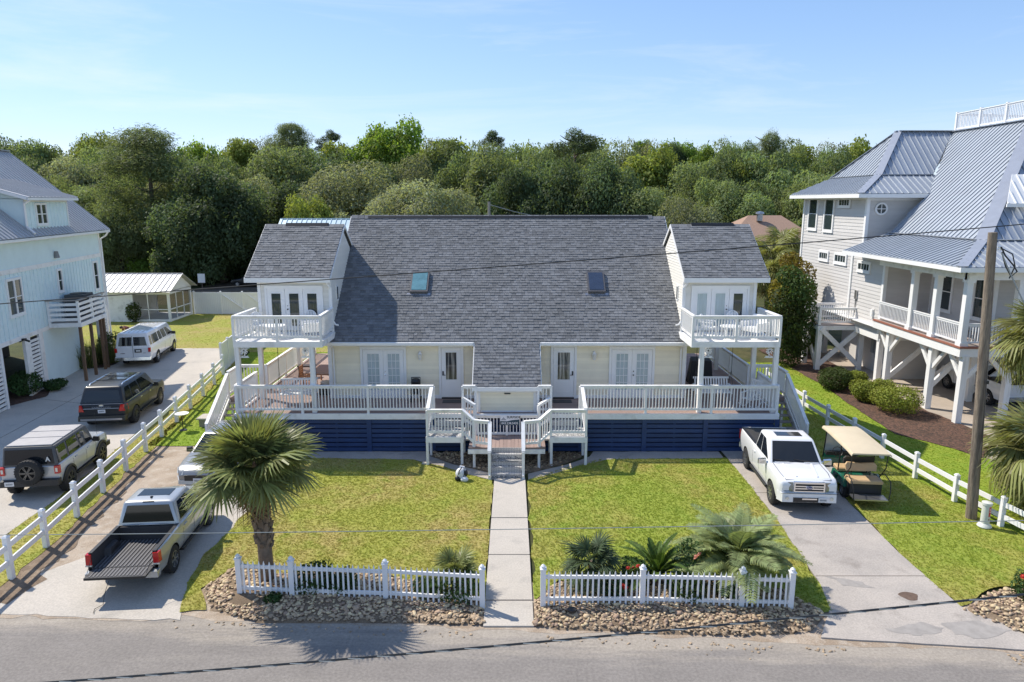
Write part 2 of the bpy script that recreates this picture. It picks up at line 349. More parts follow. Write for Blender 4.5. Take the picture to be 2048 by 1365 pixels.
# road: weathered asphalt, pale wheel bands and sand drifting in from its edge
RD = V((23.54, -1.62, 0)).normalized(); RN_ = V((-RD.y, RD.x, 0)); RP = V((-12.35, 15.29, 0))   # road's far edge: point and direction
def road_material():
    m = bpy.data.materials.new('weathered_asphalt'); m.use_nodes = True; t = m.node_tree; t.nodes.clear(); L = t.links.new
    o = N(t, 'ShaderNodeOutputMaterial'); b = N(t, 'ShaderNodeBsdfPrincipled'); b.inputs['Roughness'].default_value = .88; b.inputs['Specular IOR Level'].default_value = .25
    g = N(t, 'ShaderNodeNewGeometry')
    def nz(s, d=4, vec=None):
        n = N(t, 'ShaderNodeTexNoise'); n.inputs['Scale'].default_value = s; n.inputs['Detail'].default_value = d; n.inputs['Roughness'].default_value = .65; L(vec or g.outputs['Position'], n.inputs['Vector']); return n.outputs['Fac']
    def M(op, a, bb):
        k = N(t, 'ShaderNodeMath', operation=op)
        for i, x in enumerate((a, bb)):
            if isinstance(x, (int, float)): k.inputs[i].default_value = x
            else: L(x, k.inputs[i])
        return k.outputs[0]
    def rng(v, a, bb, c=0., d=1.):
        r = N(t, 'ShaderNodeMapRange'); r.inputs['From Min'].default_value = a; r.inputs['From Max'].default_value = bb
        r.inputs['To Min'].default_value = c; r.inputs['To Max'].default_value = d; L(v, r.inputs['Value']); return r.outputs[0]
    sub = N(t, 'ShaderNodeVectorMath', operation='SUBTRACT'); L(g.outputs['Position'], sub.inputs[0]); sub.inputs[1].default_value = RP
    dt = N(t, 'ShaderNodeVectorMath', operation='DOT_PRODUCT'); L(sub.outputs[0], dt.inputs[0]); dt.inputs[1].default_value = RN_
    d = dt.outputs['Value']                                   # 0 at the edge, negative towards the street's middle
    mpg = N(t, 'ShaderNodeMapping'); mpg.inputs['Rotation'].default_value = (0, 0, .069); mpg.inputs['Scale'].default_value = (.16, 1.5, 1); L(g.outputs['Position'], mpg.inputs['Vector'])
    streak = nz(1.3, 4, mpg.outputs[0])
    sand = rng(M('ADD', d, M('MULTIPLY', M('SUBTRACT', streak, .5), 2.4)), -.75, -.05)
    bands = rng(streak, .50, .68, 0, .40)
    c = N(t, 'ShaderNodeMixRGB'); c.inputs['Color1'].default_value = (.225,.204,.184,1); c.inputs['Color2'].default_value = (.305,.277,.24,1); L(bands, c.inputs['Fac'])
    c2 = N(t, 'ShaderNodeMixRGB'); c2.inputs['Color2'].default_value = (.36,.315,.26,1); L(c.outputs[0], c2.inputs['Color1']); L(M('MULTIPLY', sand, .85), c2.inputs['Fac'])
    sc = N(t, 'ShaderNodeVectorMath', operation='SCALE'); L(c2.outputs[0], sc.inputs[0])
    f = M('MULTIPLY', M('MULTIPLY', rng(nz(15, 3), .3, .7, .82, 1.18), rng(nz(75, 3), .3, .7, .85, 1.15)), rng(nz(1.1, 5), .3, .7, .92, 1.08)); L(f, sc.inputs['Scale'])
    L(sc.outputs[0], b.inputs['Base Color'])
    bp = N(t, 'ShaderNodeBump'); bp.inputs['Strength'].default_value = .35; bp.inputs['Distance'].default_value = .012; L(nz(90, 3), bp.inputs['Height']); L(bp.outputs[0], b.inputs['Normal'])
    L(b.outputs[0], o.inputs[0]); return m
road_m = road_material()

sheet('ground', [(-3000,-60),(3000,-60),(3000,5000),(-3000,5000)], -.03, wild_m)
def rdp_(s, n): p = RP+RD*s+RN_*n; return (p.x, p.y)
sheet('sandy_shoulder', [rdp_(2,.1), rdp_(30,.1), rdp_(30,2.2), rdp_(2,2.2)], .003, dirt_m, .10)
def rdp(s, n): p = RP+RD*s+RN_*n; return (p.x, p.y)
sheet('road', [rdp(-80,0.35), rdp(-80,-8.2), rdp(110,-8.2), rdp(110,.35)], 0., road_m)
sheet('verge_across_the_road', [rdp(-80,-8.2), rdp(-80,-30), rdp(110,-30), rdp(110,-8.2)], .01, lawn_m)

LF = [(-8.4,16.55),(-8.6,17.8),(-8.5,20),(-8.4,22),(-8.3,25.6),(-3.8,25.45),(-2.6,24.75),(-1.6,23.95),(-.70,23.4),(-.66,15.75),(-3.8,17.2),(-6.2,17.0),(-7.4,17.6),(-7.95,16.3),(-7.4,15.35),(-8.0,15.25)]
RF = [(.56,23.4),(1.2,23.95),(2.2,24.75),(3.4,25.45),(8.3,25.6),(8.27,21.4),(8.22,20),(7.96,16.5),(7.75,15.3),(7.0,15.1),(6.9,16.3),(4,17.0),(1.2,16.7),(.56,15.75)]
RS = [(11.2,28.5),(11.3,23.5),(11.05,21.4),(10.88,18.1),(10.94,15.5),(12.2,16.3),(14.4,16.6),(15.2,19),(14.8,19.8),(14.4,23.6),(14.0,28),(13.8,34),(11.2,34)]
RNB = [(15.2,19),(14.8,19.8),(14.4,23.6),(14.0,28),(13.8,34),(13.7,42),(16.7,42),(16.7,36.7),(16.4,31.3),(16.3,28.4),(17.25,27.2),(18.1,25.7),(21,23),(21,19)]
LS = [(-14.8,27),(-10.6,27),(-10.6,45),(-17.2,45),(-16.4,38),(-15.6,34.2)]
LN = [(-13.0,15.7),(-14.9,15.7),(-15.0,19),(-15.15,22),(-16.03,28.4),(-17.4,40),(-17.9,44),(-17.2,44),(-16.3,38),(-15.5,34),(-14.6,28),(-13.5,20.4)]
LB = [(-27.6,46.2),(-18.4,46.2),(-17.2,45),(-10.6,45),(-10.6,61),(-29,61),(-36,58),(-36,50)]
sheet('dirt_parking', [(-13.1,15.1),(-13.5,20.4),(-14.6,27.05),(-8.3,27.0),(-8.2,16.4),(-7.3,15.0)], .006, dirt_m, .12, thick=.02)
brown_m = gmat('brown_litter', (.20,.145,.10), (.30,.23,.165), (.15,.11,.075), s1=1.1, s2=4., fine=30, bump=.8, bscale=25)
sheet('leaf_litter_strip', [(-13.0,15.5),(-13.2,17),(-13.4,18.6),(-13.7,20.5),(-13.95,22.4),(-14.25,24.4),(-14.6,26.5),(-14.2,26.6),(-13.6,24.4),(-13.1,22),(-12.8,20),(-12.6,18),(-12.3,16.4),(-12.4,15.6)], .018, brown_m, .22)
lawns = []
for nm, pts, m, j in (('left_front_lawn', LF, lawn_m, .07), ('right_front_lawn', RF, lawn_r, .07), ('right_side_lawn', RS, lawn_r, .08), ('neighbour_lawn', RNB, lawn_b, .06),
                   ('side_yard_lawn', LS, lawn_b, .08), ('fence_verge', LN, lawn_m, .10), ('back_lawn', LB, lawn_m, .08)):
    lawns.append((sheet(nm, pts, .03, m, j), m))
sheet('driveway', [(8.32,27.2),(8.27,21.4),(8.22,20),(7.96,16.5),(7.72,15.4),(7.0,14.25),(12.3,13.7),(10.94,15.5),(10.88,18.1),(11.05,21.4),(11.25,23.5),(11.25,27.6)], .036, drive_m, .012, thick=.04)
sheet('concrete_pad', [(-12.6,15.25),(-7.85,14.95),(-8.35,16.5),(-8.55,17.8),(-8.45,20),(-8.4,22.3),(-11.0,22.3),(-11.5,18.5),(-13.0,16.4)], .014, pale_m, .07, thick=.02)
sheet('neighbour_driveway', [(-15.0,19),(-15.15,22),(-16.03,28.4),(-17.45,40.9),(-18.45,46.25),(-27.6,46.25),(-27.6,40),(-26,33),(-24,24),(-24,15.6),(-15,15.6)], .034, pale_m, .015, thick=.05)
# saw-cut joints in the neighbour's driveway and the right driveway
jm = MB(); jm.beam((-15.3,23,.036),(-24.5,27.2,.036),.02,.006); jm.beam((-16.2,31.5,.036),(-26,34.6,.036),.02,.006); jm.beam((-20.2,16,.036),(-22.6,40,.036),.02,.006)
jm.beam((8.0,16.9,.037),(10.9,16.9,.037),.02,.006); jm.beam((8.25,22.3,.037),(11.15,22.3,.037),.02,.006)
jm.build('driveway_joints', mat('joint_dirt', (.12,.10,.08), .9), kind='structure')
walk = T('walkway', None, None, (-.06,19,0)); walk['kind'] = 'structure'
for i, (y0, y1) in enumerate(((14.68,15.72),(15.77,18.01),(18.06,20.34),(20.39,23.5))):
    k = lambda y: lerp(.56, .60, (23.4-y)/9)
    MB().prism([(-.07-k(y0),y0,-.05),(-.07+k(y0)-.02,y0,-.05),(-.07+k(y1)-.02,y1,-.05),(-.07-k(y1),y1,-.05)], (0,0,.09+.004*(i%2))).build('slab', pale_m, walk)
pl = [(-8.3,26.3),(-3.35,26.3),(-3.15,25.75),(-2.2,24.9),(-.72,24.0),(-.72,23.45),(-1.6,23.95),(-2.6,24.75),(-3.8,25.45),(-8.3,25.6)]
sheet('garden_path', pl, .034, drive_m, .02, thick=.04); sheet('garden_path', [(-.13-x if False else -.14-x, y) for x, y in pl][::-1], .034, drive_m, .02, thick=.04)
sheet('porch_floor', [(18.3,25.6),(20.1,27.6),(19.5,32),(19.5,46),(48,46),(48,18),(24,18)], .030, patio_m, .01, thick=.04)
sheet('mulch_bed', [(16.5,46),(16.7,36.7),(16.4,31.3),(16.3,28.4),(17.25,27.2),(18.15,25.6),(20.2,27.9),(19.6,32),(19.7,46)], .045, mulch, .08)
sheet('mulch_bed', [(-26.8,31.5),(-24.5,32.2),(-23.6,34.2),(-24.6,36.6),(-27,37.5)], .045, mulch, .1)
sheet('mulch_bed', [(-25.9,40.2),(-24.3,40.6),(-24.2,42.4),(-25.3,44.0),(-27,43.6)], .045, mulch, .1)
sheet('forest_floor', [(-300,62.5),(300,62.5),(300,600),(-300,600)], -.015, wild_m)
# dark stain and grey patches on the right driveway
st = mat('oil_stain', (.13,.085,.06), .8, var=.3, vscale=9); pt = mat('patched_concrete', (.315,.29,.265), .9, var=.2, vscale=4)
sheet('driveway_stain', [(9.93+.22*math.cos(a)*(1+.2*math.sin(3*a)), 15.93+.20*math.sin(a)) for a in [i*PI/8 for i in range(16)]], .0405, st, .02, .05)
sheet('driveway_patch', [(8.6,14.6),(9.6,14.85),(10.0,14.6),(9.3,14.3)], .040, pt, .10, .12, seed=5)
sheet('driveway_patch', [(10.0,14.75),(11.0,14.9),(11.5,14.5),(10.6,14.2),(10.1,14.35)], .040, pt, .10, .12, seed=8)
sheet('driveway_patch', [(8.2,16.9),(9.1,16.6),(9.3,16.3),(8.5,16.4)], .040, pt, .10, .12, seed=12)

# ---------------------------------------------------------------- grass: short tufts scattered over each lawn
def tuft_mesh(m, h=.026, r=.03, n=8, seed=0, w=.0045):
    rr = random.Random(seed); b = MB()
    for i in range(n):
        a = rr.uniform(0, 2*PI); d = rr.uniform(0, r); x, y = d*math.cos(a), d*math.sin(a); l = rr.uniform(0, 2*PI); hh = h*rr.uniform(.6, 1.25); bend = hh*rr.uniform(.2, .8)
        dx, dy = math.cos(l), math.sin(l); ww = w*rr.uniform(.7, 1.3)
        b.add([(x-dy*ww, y+dx*ww, 0), (x+dy*ww, y-dx*ww, 0), (x+dx*bend*.4+dy*ww*.7, y+dy*bend*.4-dx*ww*.7, hh*.6), (x+dx*bend*.4-dy*ww*.7, y+dy*bend*.4+dx*ww*.7, hh*.6), (x+dx*bend, y+dy*bend, hh)],
              [(0,1,2,3), (3,2,4)], rr.random())
    return b.mesh('grass_tuft', m, fix=False)
def scatter(o, name, src, dens, seed, smin=.7, smax=1.4):
    g = bpy.data.node_groups.new('scatter_'+name, 'GeometryNodeTree')
    g.interface.new_socket('Geometry', in_out='INPUT', socket_type='NodeSocketGeometry'); g.interface.new_socket('Geometry', in_out='OUTPUT', socket_type='NodeSocketGeometry')
    gi = g.nodes.new('NodeGroupInput'); go = g.nodes.new('NodeGroupOutput'); L = g.links.new
    dp = g.nodes.new('GeometryNodeDistributePointsOnFaces'); dp.inputs['Density'].default_value = dens; dp.inputs['Seed'].default_value = seed
    ob = g.nodes.new('GeometryNodeObjectInfo'); ob.inputs['Object'].default_value = src; ob.inputs['As Instance'].default_value = True
    ip = g.nodes.new('GeometryNodeInstanceOnPoints'); rv = g.nodes.new('FunctionNodeRandomValue'); rv.data_type = 'FLOAT'
    rv.inputs[2].default_value = smin; rv.inputs[3].default_value = smax
    rr = g.nodes.new('FunctionNodeRandomValue'); rr.data_type = 'FLOAT_VECTOR'; rr.inputs[0].default_value = (-.15,-.15,0); rr.inputs[1].default_value = (.15,.15,6.283)
    L(gi.outputs[0], dp.inputs['Mesh']); L(dp.outputs['Points'], ip.inputs['Points']); L(ob.outputs['Geometry'], ip.inputs['Instance'])
    L(rr.outputs[0], ip.inputs['Rotation']); L(rv.outputs[1], ip.inputs['Scale']); L(ip.outputs[0], go.inputs[0])
    c = bpy.data.objects.new(name, o.data.copy()); C.objects.link(c); c.location = o.location; c['kind'] = 'stuff'
    md = c.modifiers.new('scatter', 'NODES'); md.node_group = g
    return c
tuftA = bpy.data.objects.new('tuft', tuft_mesh(blade_m, seed=1)); tuftB = bpy.data.objects.new('tuft', tuft_mesh(blade_b, seed=2))
tuftC = bpy.data.objects.new('tuft', tuft_mesh(blade_r, seed=3))
dens = (330, 330, 300, 150, 160, 200, 40)
for i, (o, m) in enumerate(lawns):
    c = scatter(o, 'grass', tuftB if m is lawn_b else tuftC if m is lawn_r else tuftA, dens[i], i+1, .6, 1.3)
    c.data.materials.clear()

# ---------------------------------------------------------------- river rock beds
stone_ms = [mat('river_stone', (.385,.285,.185), .85, var=.25, vscale=6, tint=.35, objvar=.30, hue=.02)]
def stone_mesh(seed):
    rr = random.Random(seed); bm = bmesh.new(); bmesh.ops.create_icosphere(bm, subdivisions=2 if seed < 3 else 1, radius=1)
    o = V((seed*7.3, 1, 2)); ax = V((1, rr.uniform(.55,.9), rr.uniform(.32,.5)))
    b = MB()
    for v in bm.verts:
        k = 1+.30*noise.noise(v.co*1.3+o); v.co = V((v.co.x*ax.x, v.co.y*ax.y, v.co.z*ax.z))*k
    b.add([tuple(v.co) for v in bm.verts], [tuple(v.index for v in f.verts) for f in bm.faces]); bm.free(); return b
STN = [stone_mesh(i) for i in range(8)]
STM = [s.mesh('stone', stone_ms[0], smooth=50) for s in STN]
def inside(p, poly):
    r = False; n = len(poly)
    for i in range(n):
        a, b = poly[i], poly[(i+1)%n]
        if (a[1] > p[1]) != (b[1] > p[1]) and p[0] < (b[0]-a[0])*(p[1]-a[1])/(b[1]-a[1])+a[0]: r = not r
    return r
def rock_bed(poly, n, seed, mound=.16, size=(.030,.066), soil=None, single=260, skip=None):
    rr = random.Random(seed); xs = [p[0] for p in poly]; ys = [p[1] for p in poly]
    def edge(p): return min(((V((*p,0))-(V((*a,0))+(V((*b,0))-V((*a,0)))*max(0,min(1,((V((*p,0))-V((*a,0))).dot(V((*b,0))-V((*a,0))))/((V((*b,0))-V((*a,0))).length_squared))))).length) for a, b in zip(poly, poly[1:]+poly[:1]))
    hz = lambda p: .03+mound*min(1, edge(p)/.7)**.7*(.8+.4*noise.noise(V((p[0]*1.2, p[1]*1.2, seed))))
    b = MB(); st = .16; ix = {}
    for i in range(int((max(xs)-min(xs))/st)+2):
        for j in range(int((max(ys)-min(ys))/st)+2):
            p = (min(xs)+i*st, min(ys)+j*st); ins = inside(p, poly)
            b.v.append((p[0], p[1], hz(p) if ins else -.05)); ix[i,j] = (len(b.v)-1, ins)
    for (i,j), (k, ins) in ix.items():
        if (i+1,j+1) in ix:
            q = [ix[i,j], ix[i+1,j], ix[i+1,j+1], ix[i,j+1]]
            if any(x[1] for x in q): b.f.append(tuple(x[0] for x in q)); b.t.append(.5)
    bed = b.build('rock_bed', sandstone_bed, kind='structure', smooth=2)
    pts = []
    while len(pts) < n:
        p = (rr.uniform(min(xs),max(xs)), rr.uniform(min(ys),max(ys)))
        if inside(p, poly) and not (skip and skip(p)): pts.append(p)
    pts.sort(key=lambda p: p[1]); rest = MB()
    for i, p in enumerate(pts):
        s = rr.uniform(*size)*(1.4 if rr.random() < .10 else .7 if rr.random() < .3 else 1); z = hz(p)+s*.12+rr.uniform(0,.025); k = rr.randrange(8); e = (rr.uniform(-.35,.35), rr.uniform(-.35,.35), rr.uniform(0,6.28))
        if i < single: inst('stone', STM[k], bed, (p[0],p[1],z), e, s)
        else:
            from mathutils import Euler
            M = Matrix.Translation((p[0],p[1],z)) @ Euler(e).to_matrix().to_4x4() @ Matrix.Diagonal((s,s,s,1)); q = STN[k]
            rest.add([M @ V(v) for v in q.v], q.f, rr.random())
    if rest.v: rest.build('stones', stone_ms[0], bed, smooth=2, kind='stuff')
    return bed
rock_bed([(-7.9,16.3),(-7.3,15.4),(-6.1,14.9),(-3,14.85),(-.66,14.75),(-.68,15.75),(-2.2,16.5),(-3.8,17.15),(-6.2,17.0),(-7.4,17.5)], 3100, 1, skip=lambda p: (p[0]+6.6)**2+(p[1]-15.7)**2 < .09)
rock_bed([(.56,15.7),(.52,14.65),(3.1,14.45),(5.3,14.3),(6.9,14.5),(7.5,15.2),(6.9,16.2),(4,16.9),(1.2,16.6)], 3000, 2)
rock_bed([(10.9,15.35),(11.9,14.1),(14.5,13.9),(14.5,16.3),(12.3,16.2)], 1200, 3, single=200)
rock_bed([(-3.2,26.2),(-3.0,25.75),(-2.1,24.95),(-.75,24.1),(-.75,26.2)], 480, 4, mound=.10, single=150)
rock_bed([(2.8,26.2),(2.6,25.75),(1.7,24.95),(.35,24.1),(.35,26.2)][::-1], 480, 5, mound=.10, single=150)

# stones that have rolled out over the edges of the beds
sc_ = T('loose_stones', None, None, (0,15,0)); sc_['kind'] = 'structure'
for i in range(170):
    x = R.choice((R.uniform(-8.1,-.7), R.uniform(.6,7.4), R.uniform(10.8,12.5))); e = 15.29-(x+12.35)*.0688; y = e-abs(R.gauss(0,.16))-.02
    s = R.uniform(.018,.05); inst('stone', STM[R.randrange(8)], sc_, (x,y,.008), (R.uniform(-.3,.3),R.uniform(-.3,.3),R.uniform(0,6)), s)
# ================================================================= the duplex beach house
XC = -.2; YW = 28.5; YD = 26.3; ZD = 1.6
def mx_(x): return 2*XC-x
H1 = T('beach_house', 'pale yellow duplex beach house with grey shingle roof, white balconies and navy deck skirt', 'house', (XC, YW, 0))

SHK = {}
def shingle_mesh(wi, ti):
    def f():
        wd = (.13,.18,.24)[wi]; th = (.016,.023,.030)[ti%3]; l = .22
        b = MB(); b.add([(-wd/2,0,th),(wd/2,0,th),(wd/2,l,.001),(-wd/2,l,.001),(-wd/2,0,0),(wd/2,0,0)], [(0,1,2,3),(4,5,1,0),(4,0,3),(5,2,1)], (.08,.3,.5,.7,.95)[ti])
        return b.mesh('shingle', shingle, fix=False)
    return shared(('sh', wi, ti), f)
def shingles(roof, O, u, v, spans, n_ind, exp=.152, seed=1, zoff=.004):
    """courses of tabs; spans(t) -> list of (s0, s1) at distance t up the slope"""
    rr = random.Random(seed); O = V(O); u = V(u).normalized(); v = V(v).normalized(); n = u.cross(v).normalized()
    if n.z < 0: n = -n
    M3 = Matrix((u, v, n)).transposed(); rest = MB(); k = 0; t = 0
    while True:
        sp = spans(t+.02)
        if sp is None: break
        for s0, s1 in sp:
            s = s0-rr.uniform(0, .2)
            while s < s1-.03:
                wi = rr.randrange(3); wd = (.13,.18,.24)[wi]; ti = rr.choice((0,1,1,2,2,2,3,3,4)) if rr.random() < .8 else rr.randrange(5)
                a0, a1 = max(s, s0), min(s+wd, s1); c = O+u*((a0+a1)/2)+v*(t-.012)+n*zoff; g = .0
                if a1-a0 > .04:
                    if k < n_ind and a1-a0 > wd-.001:
                        o = inst('shingle', shingle_mesh(wi, ti), roof, c, M3.to_euler(), (.985,1,1)); k += 1
                    else:
                        me = (a1-a0)/2*.985; th = (.016,.023,.030)[ti%3]
                        p = lambda x, y, z: c+u*x+v*y+n*z
                        rest.add([p(-me,0,th),p(me,0,th),p(me,.22,.001),p(-me,.22,.001),p(-me,0,0),p(me,0,0)], [(0,1,2,3),(4,5,1,0),(4,0,3),(5,2,1)], (.08,.3,.5,.7,.95)[ti])
                s += wd+.004
        t += exp
    if rest.v: rest.build('shingles', shingle, roof, fix=False, kind='stuff')

# --- walls
b = MB(); b.box(-7.6, 7.2, YW+.0, 39.9, 0, 4.05); b.add([(-7.58,28.6,4.05),(-7.58,39.8,4.05),(-7.58,34.2,8.75),(7.18,28.6,4.05),(7.18,39.8,4.05),(7.18,34.2,8.75)], [(0,1,2),(3,5,4)])
b.box(-1.30, .90, 26.5, YW+.1, 0, 2.55)
wl = b.build('wall', yellow, H1)
lap_wall(wl, (-7.6, YW), (1,0), 6.1, ZD+.12, 4.0, yellow, .115, holes=((1.28,3.19,0,3.8),(4.55,5.58,0,3.9)))
lap_wall(wl, (.9, YW), (1,0), 6.3, ZD+.12, 4.0, yellow, .115, holes=((.72,1.80,0,3.9),(3.15,5.05,0,3.8)))
lap_wall(wl, (-1.3, 26.5), (1,0), 2.2, 1.66, 2.5, yellow, .075)
for a in ((-7.66,-7.50,YW-.05,YW+.07,ZD,4.0),(7.10,7.26,YW-.05,YW+.07,ZD,4.0),(-1.38,-1.24,26.44,26.56,1.6,2.56),(.84,.98,26.44,26.56,1.6,2.56)): MB().box(*a).build('corner_trim', white, H1)
for a in ((-1.24,.84,26.47,26.5,2.40,2.56),(-7.5,-1.3,YW-.045,YW+.0,ZD+.002,ZD+.14),(.9,7.1,YW-.045,YW+.0,ZD+.002,ZD+.14),(-1.22,.82,26.455,26.5,1.605,1.67)): MB().box(*a).build('wall_trim', white, H1)
# house number over the middle wall
b = MB(); b.box(-.30,-.06,26.44,26.465,2.34,2.385); b.build('number_plaque', black, H1)

# --- main roof
S = .81; sv = V((0,1,S)).normalized(); SL = 6.1*math.sqrt(1+S*S)
x0r, x1r = -7.72, 7.32; e0, e1 = -1.53, 1.13
rz = lambda y: 4.10+S*(y-28.1)
b = MB(); th = .14
def slab(x0, x1, y0, y1, f, t=th):
    b.hull8([(x0,y0,f(y0)-t),(x1,y0,f(y0)-t),(x1,y1,f(y1)-t),(x0,y1,f(y1)-t),(x0,y0,f(y0)),(x1,y0,f(y0)),(x1,y1,f(y1)),(x0,y1,f(y1))])
slab(x0r, x1r, 28.1, 34.2, rz); slab(e0, e1, 26.35, 28.1, rz); slab(x0r, x1r, 34.2, 40.3, lambda y: 9.041-S*(y-34.2))
roof = b.build('roof', shingle, H1)
EXT = 1.75*math.sqrt(1+S*S)
def spans_main(t):
    if t < EXT: return [(e0-x0r, e1-x0r)]
    if t > EXT+SL-.1: return None
    return [(0, x1r-x0r)]
# courses start at the low edge of the middle extension so that its rows run on into the main slope
shingles(roof, (x0r, 26.35, rz(26.35)), (1,0,0), sv, spans_main, 290, seed=3)
b = MB(); 
for i in range(48): x = x0r+.3*i+.02; b.hull8([(x,34.02,8.925),(x+.33,34.02,8.925),(x+.33,34.2,9.075),(x,34.2,9.075),(x,34.02,8.945),(x+.33,34.02,8.945),(x+.33,34.2,9.10),(x,34.2,9.10)], R.random())
b.build('ridge_cap', shingle, roof, fix=False, kind='stuff')
MB().hull8([(-6.9,34.02,8.955),(6.5,34.02,8.955),(6.5,34.4,8.955),(-6.9,34.4,8.955),(-6.9,34.1,9.06),(6.5,34.1,9.06),(6.5,34.3,9.06),(-6.9,34.3,9.06)]).build('ridge_vent', black, roof)
b = MB()
for xa, xb in ((x0r-.02, e0-.01),(e1+.01, x1r+.02)):
    b.box(xa, xb, 28.03, 28.098, 3.93, 4.085); b.box(xa, xb, 28.098, 28.46, 3.94, 3.965)
b.box(e0-.03, e1+.03, 26.28, 26.345, 2.50, 2.66); b.box(e0,e1,26.345,26.45,2.52,2.54)
for xs in (e0-.03, e1+.0): b.hull8([(xs,26.3,2.44),(xs+.03,26.3,2.44),(xs+.03,28.05,3.86),(xs,28.05,3.86),(xs,26.3,2.63),(xs+.03,26.3,2.63),(xs+.03,28.05,4.05),(xs,28.05,4.05)])
b.build('fascia', white, H1)
b = MB()   # gable rakes at both ends of the main roof
for xs in (x0r-.03, x1r): b.hull8([(xs,28.1,3.94),(xs+.03,28.1,3.94),(xs+.03,34.2,8.88),(xs,34.2,8.88),(xs,28.1,4.095),(xs+.03,28.1,4.095),(xs+.03,34.2,9.035),(xs,34.2,9.035)])
b.build('rake_board', white, H1)
for x0, x1 in ((-7.72,-1.60),(1.2,7.32)): MB().box(x0,x1,27.97,28.03,3.98,4.075).build('gutter', white, H1)
for x in (-7.42, 7.02):
    b = MB(); b.tube([(x,28.02,3.98),(x,28.2,3.85),(x,28.42,3.74),(x,28.42,1.68)], .04, 6); b.build('downspout', white, H1, smooth=True)
# skylights
slt = mat('skylight_glass_pale', (.13,.27,.30), .05, var=.25, vscale=3, spec=.9); sld = mat('skylight_glass_dark', (.035,.05,.085), .05, var=.2, vscale=3, spec=.9)
def on_roof(x, y, h=0): return V((x, y, rz(y)))+V((0,-S,1)).normalized()*h
for xa, xb, g in ((-4.44,-3.66,slt),(3.30,4.06,sld)):
    b = MB(); ya, yb = 30.22, 31.18
    a = [on_roof(x,y,h) for h in (.0,.13) for x, y in ((xa,ya),(xb,ya),(xb,yb),(xa,yb))]; b.hull8(a)
    fr = b.build('skylight', mat('skylight_frame', (.16,.15,.145), .4, .5), roof)
    i = .07; MB().hull8([on_roof(x,y,h) for h in (.10,.145) for x, y in ((xa+i,ya+i),(xb-i,ya+i),(xb-i,yb-i),(xa+i,yb-i))]).build('pane', g, roof)
    b = MB(); b.hull8([on_roof(x,y,h) for h in (.018,.028) for x, y in ((xa-.12,ya-.1),(xb+.12,ya-.1),(xb+.12,ya),(xa-.12,ya))]); b.build('flashing', steel, roof)

# --- doors and French doors
def leaf(par, x0, x1, y, z0, z1, gl, g, cols=1, rows=1, panel=True, m=white):
    b = MB(); gx0, gx1, gz0, gz1 = gl
    b.box(x0,gx0,y-.045,y,z0,z1); b.box(gx1,x1,y-.045,y,z0,z1); b.box(gx0,gx1,y-.045,y,z0,gz0); b.box(gx0,gx1,y-.045,y,gz1,z1)
    fw = .025
    b.box(gx0-fw,gx0,y-.06,y-.045,gz0-fw,gz1+fw); b.box(gx1,gx1+fw,y-.06,y-.045,gz0-fw,gz1+fw); b.box(gx0,gx1,y-.06,y-.045,gz0-fw,gz0); b.box(gx0,gx1,y-.06,y-.045,gz1,gz1+fw)
    if panel and gz0-z0 > .5: b.box(gx0,gx1,y-.055,y-.045,z0+.18,z0+.25); b.box(gx0,gx1,y-.055,y-.045,gz0-.17,gz0-.10)
    o = b.build('door', m, par)
    MB().box(gx0,gx1,y-.03,y-.022,gz0,gz1).build('pane', g, o)
    if cols*rows > 1:
        b = MB()
        for i in range(1, cols): x = lerp(gx0,gx1,i/cols); b.box(x-.010,x+.010,y-.043,y-.032,gz0,gz1)
        for j in range(1, rows): z = lerp(gz0,gz1,j/rows); b.box(gx0,gx1,y-.0425,y-.0325,z-.010,z+.010)
        b.build('muntin', m, o)
    return o
def casing(par, x0, x1, y, z0, z1, wd=.10, m=white):
    b = MB(); b.box(x0,x0+wd,y-.075,y,z0,z1); b.box(x1-wd,x1,y-.075,y,z0,z1); b.box(x0+wd,x1-wd,y-.075,y,z1-wd,z1); b.box(x0-.02,x1+.02,y-.085,y,z1,z1+.035)
    return b.build('door_frame', m, par)
curtain = mat('curtain_behind_glass', (.30,.29,.26), .06, var=.8, vscale=2.2, stretch=(7,1,.35), spec=.8, col2=(.03,.035,.04), c2scale=1.4, c2lo=.42, c2hi=.55)
for x0, x1, kx in ((-3.05,-2.02,1),(1.62,2.70,-1)):
    casing(H1, x0, x1, YW-.005, ZD, 3.89)
    o = leaf(H1, x0+.11, x1-.11, YW-.02, ZD+.06, 3.78, (x0+.29,x1-.29,2.42,3.58), curtain)
    MB().box(x0+.1,x1-.1,YW-.13,YW-.02,ZD+.002,ZD+.055).build('threshold', black, o)
    hx = x0+.17 if kx > 0 else x1-.17
    b = MB(); b.box(hx-.03,hx+.03,YW-.09,YW-.066,2.60,2.78); b.tube([(hx,YW-.1,2.62),(hx+kx*.10,YW-.115,2.62)],.014,6); b.build('handle', black, o)
for x0, x1, g in ((-6.32,-4.41,glass_pale),(4.05,5.95,glass_pale)):
    casing(H1, x0, x1, YW-.005, ZD, 3.80); xm = (x0+x1)/2
    for a, c, hx in ((x0+.11,xm-.004,xm-.07),(xm+.004,x1-.11,xm+.07)):
        o = leaf(H1, a, c, YW-.02, ZD+.05, 3.69, (a+.19,c-.17,1.98,3.52), g, 3, 5, panel=False)
        if hx > xm: MB().lathe([(.025,0),(.032,-.04),(.0,-.06)],8,(hx,YW-.065,2.62),'y').lathe([(.022,0),(.025,-.03),(.0,-.035)],8,(hx,YW-.065,2.78),'y').build('handle', black if x0 > 0 else chrome, o)
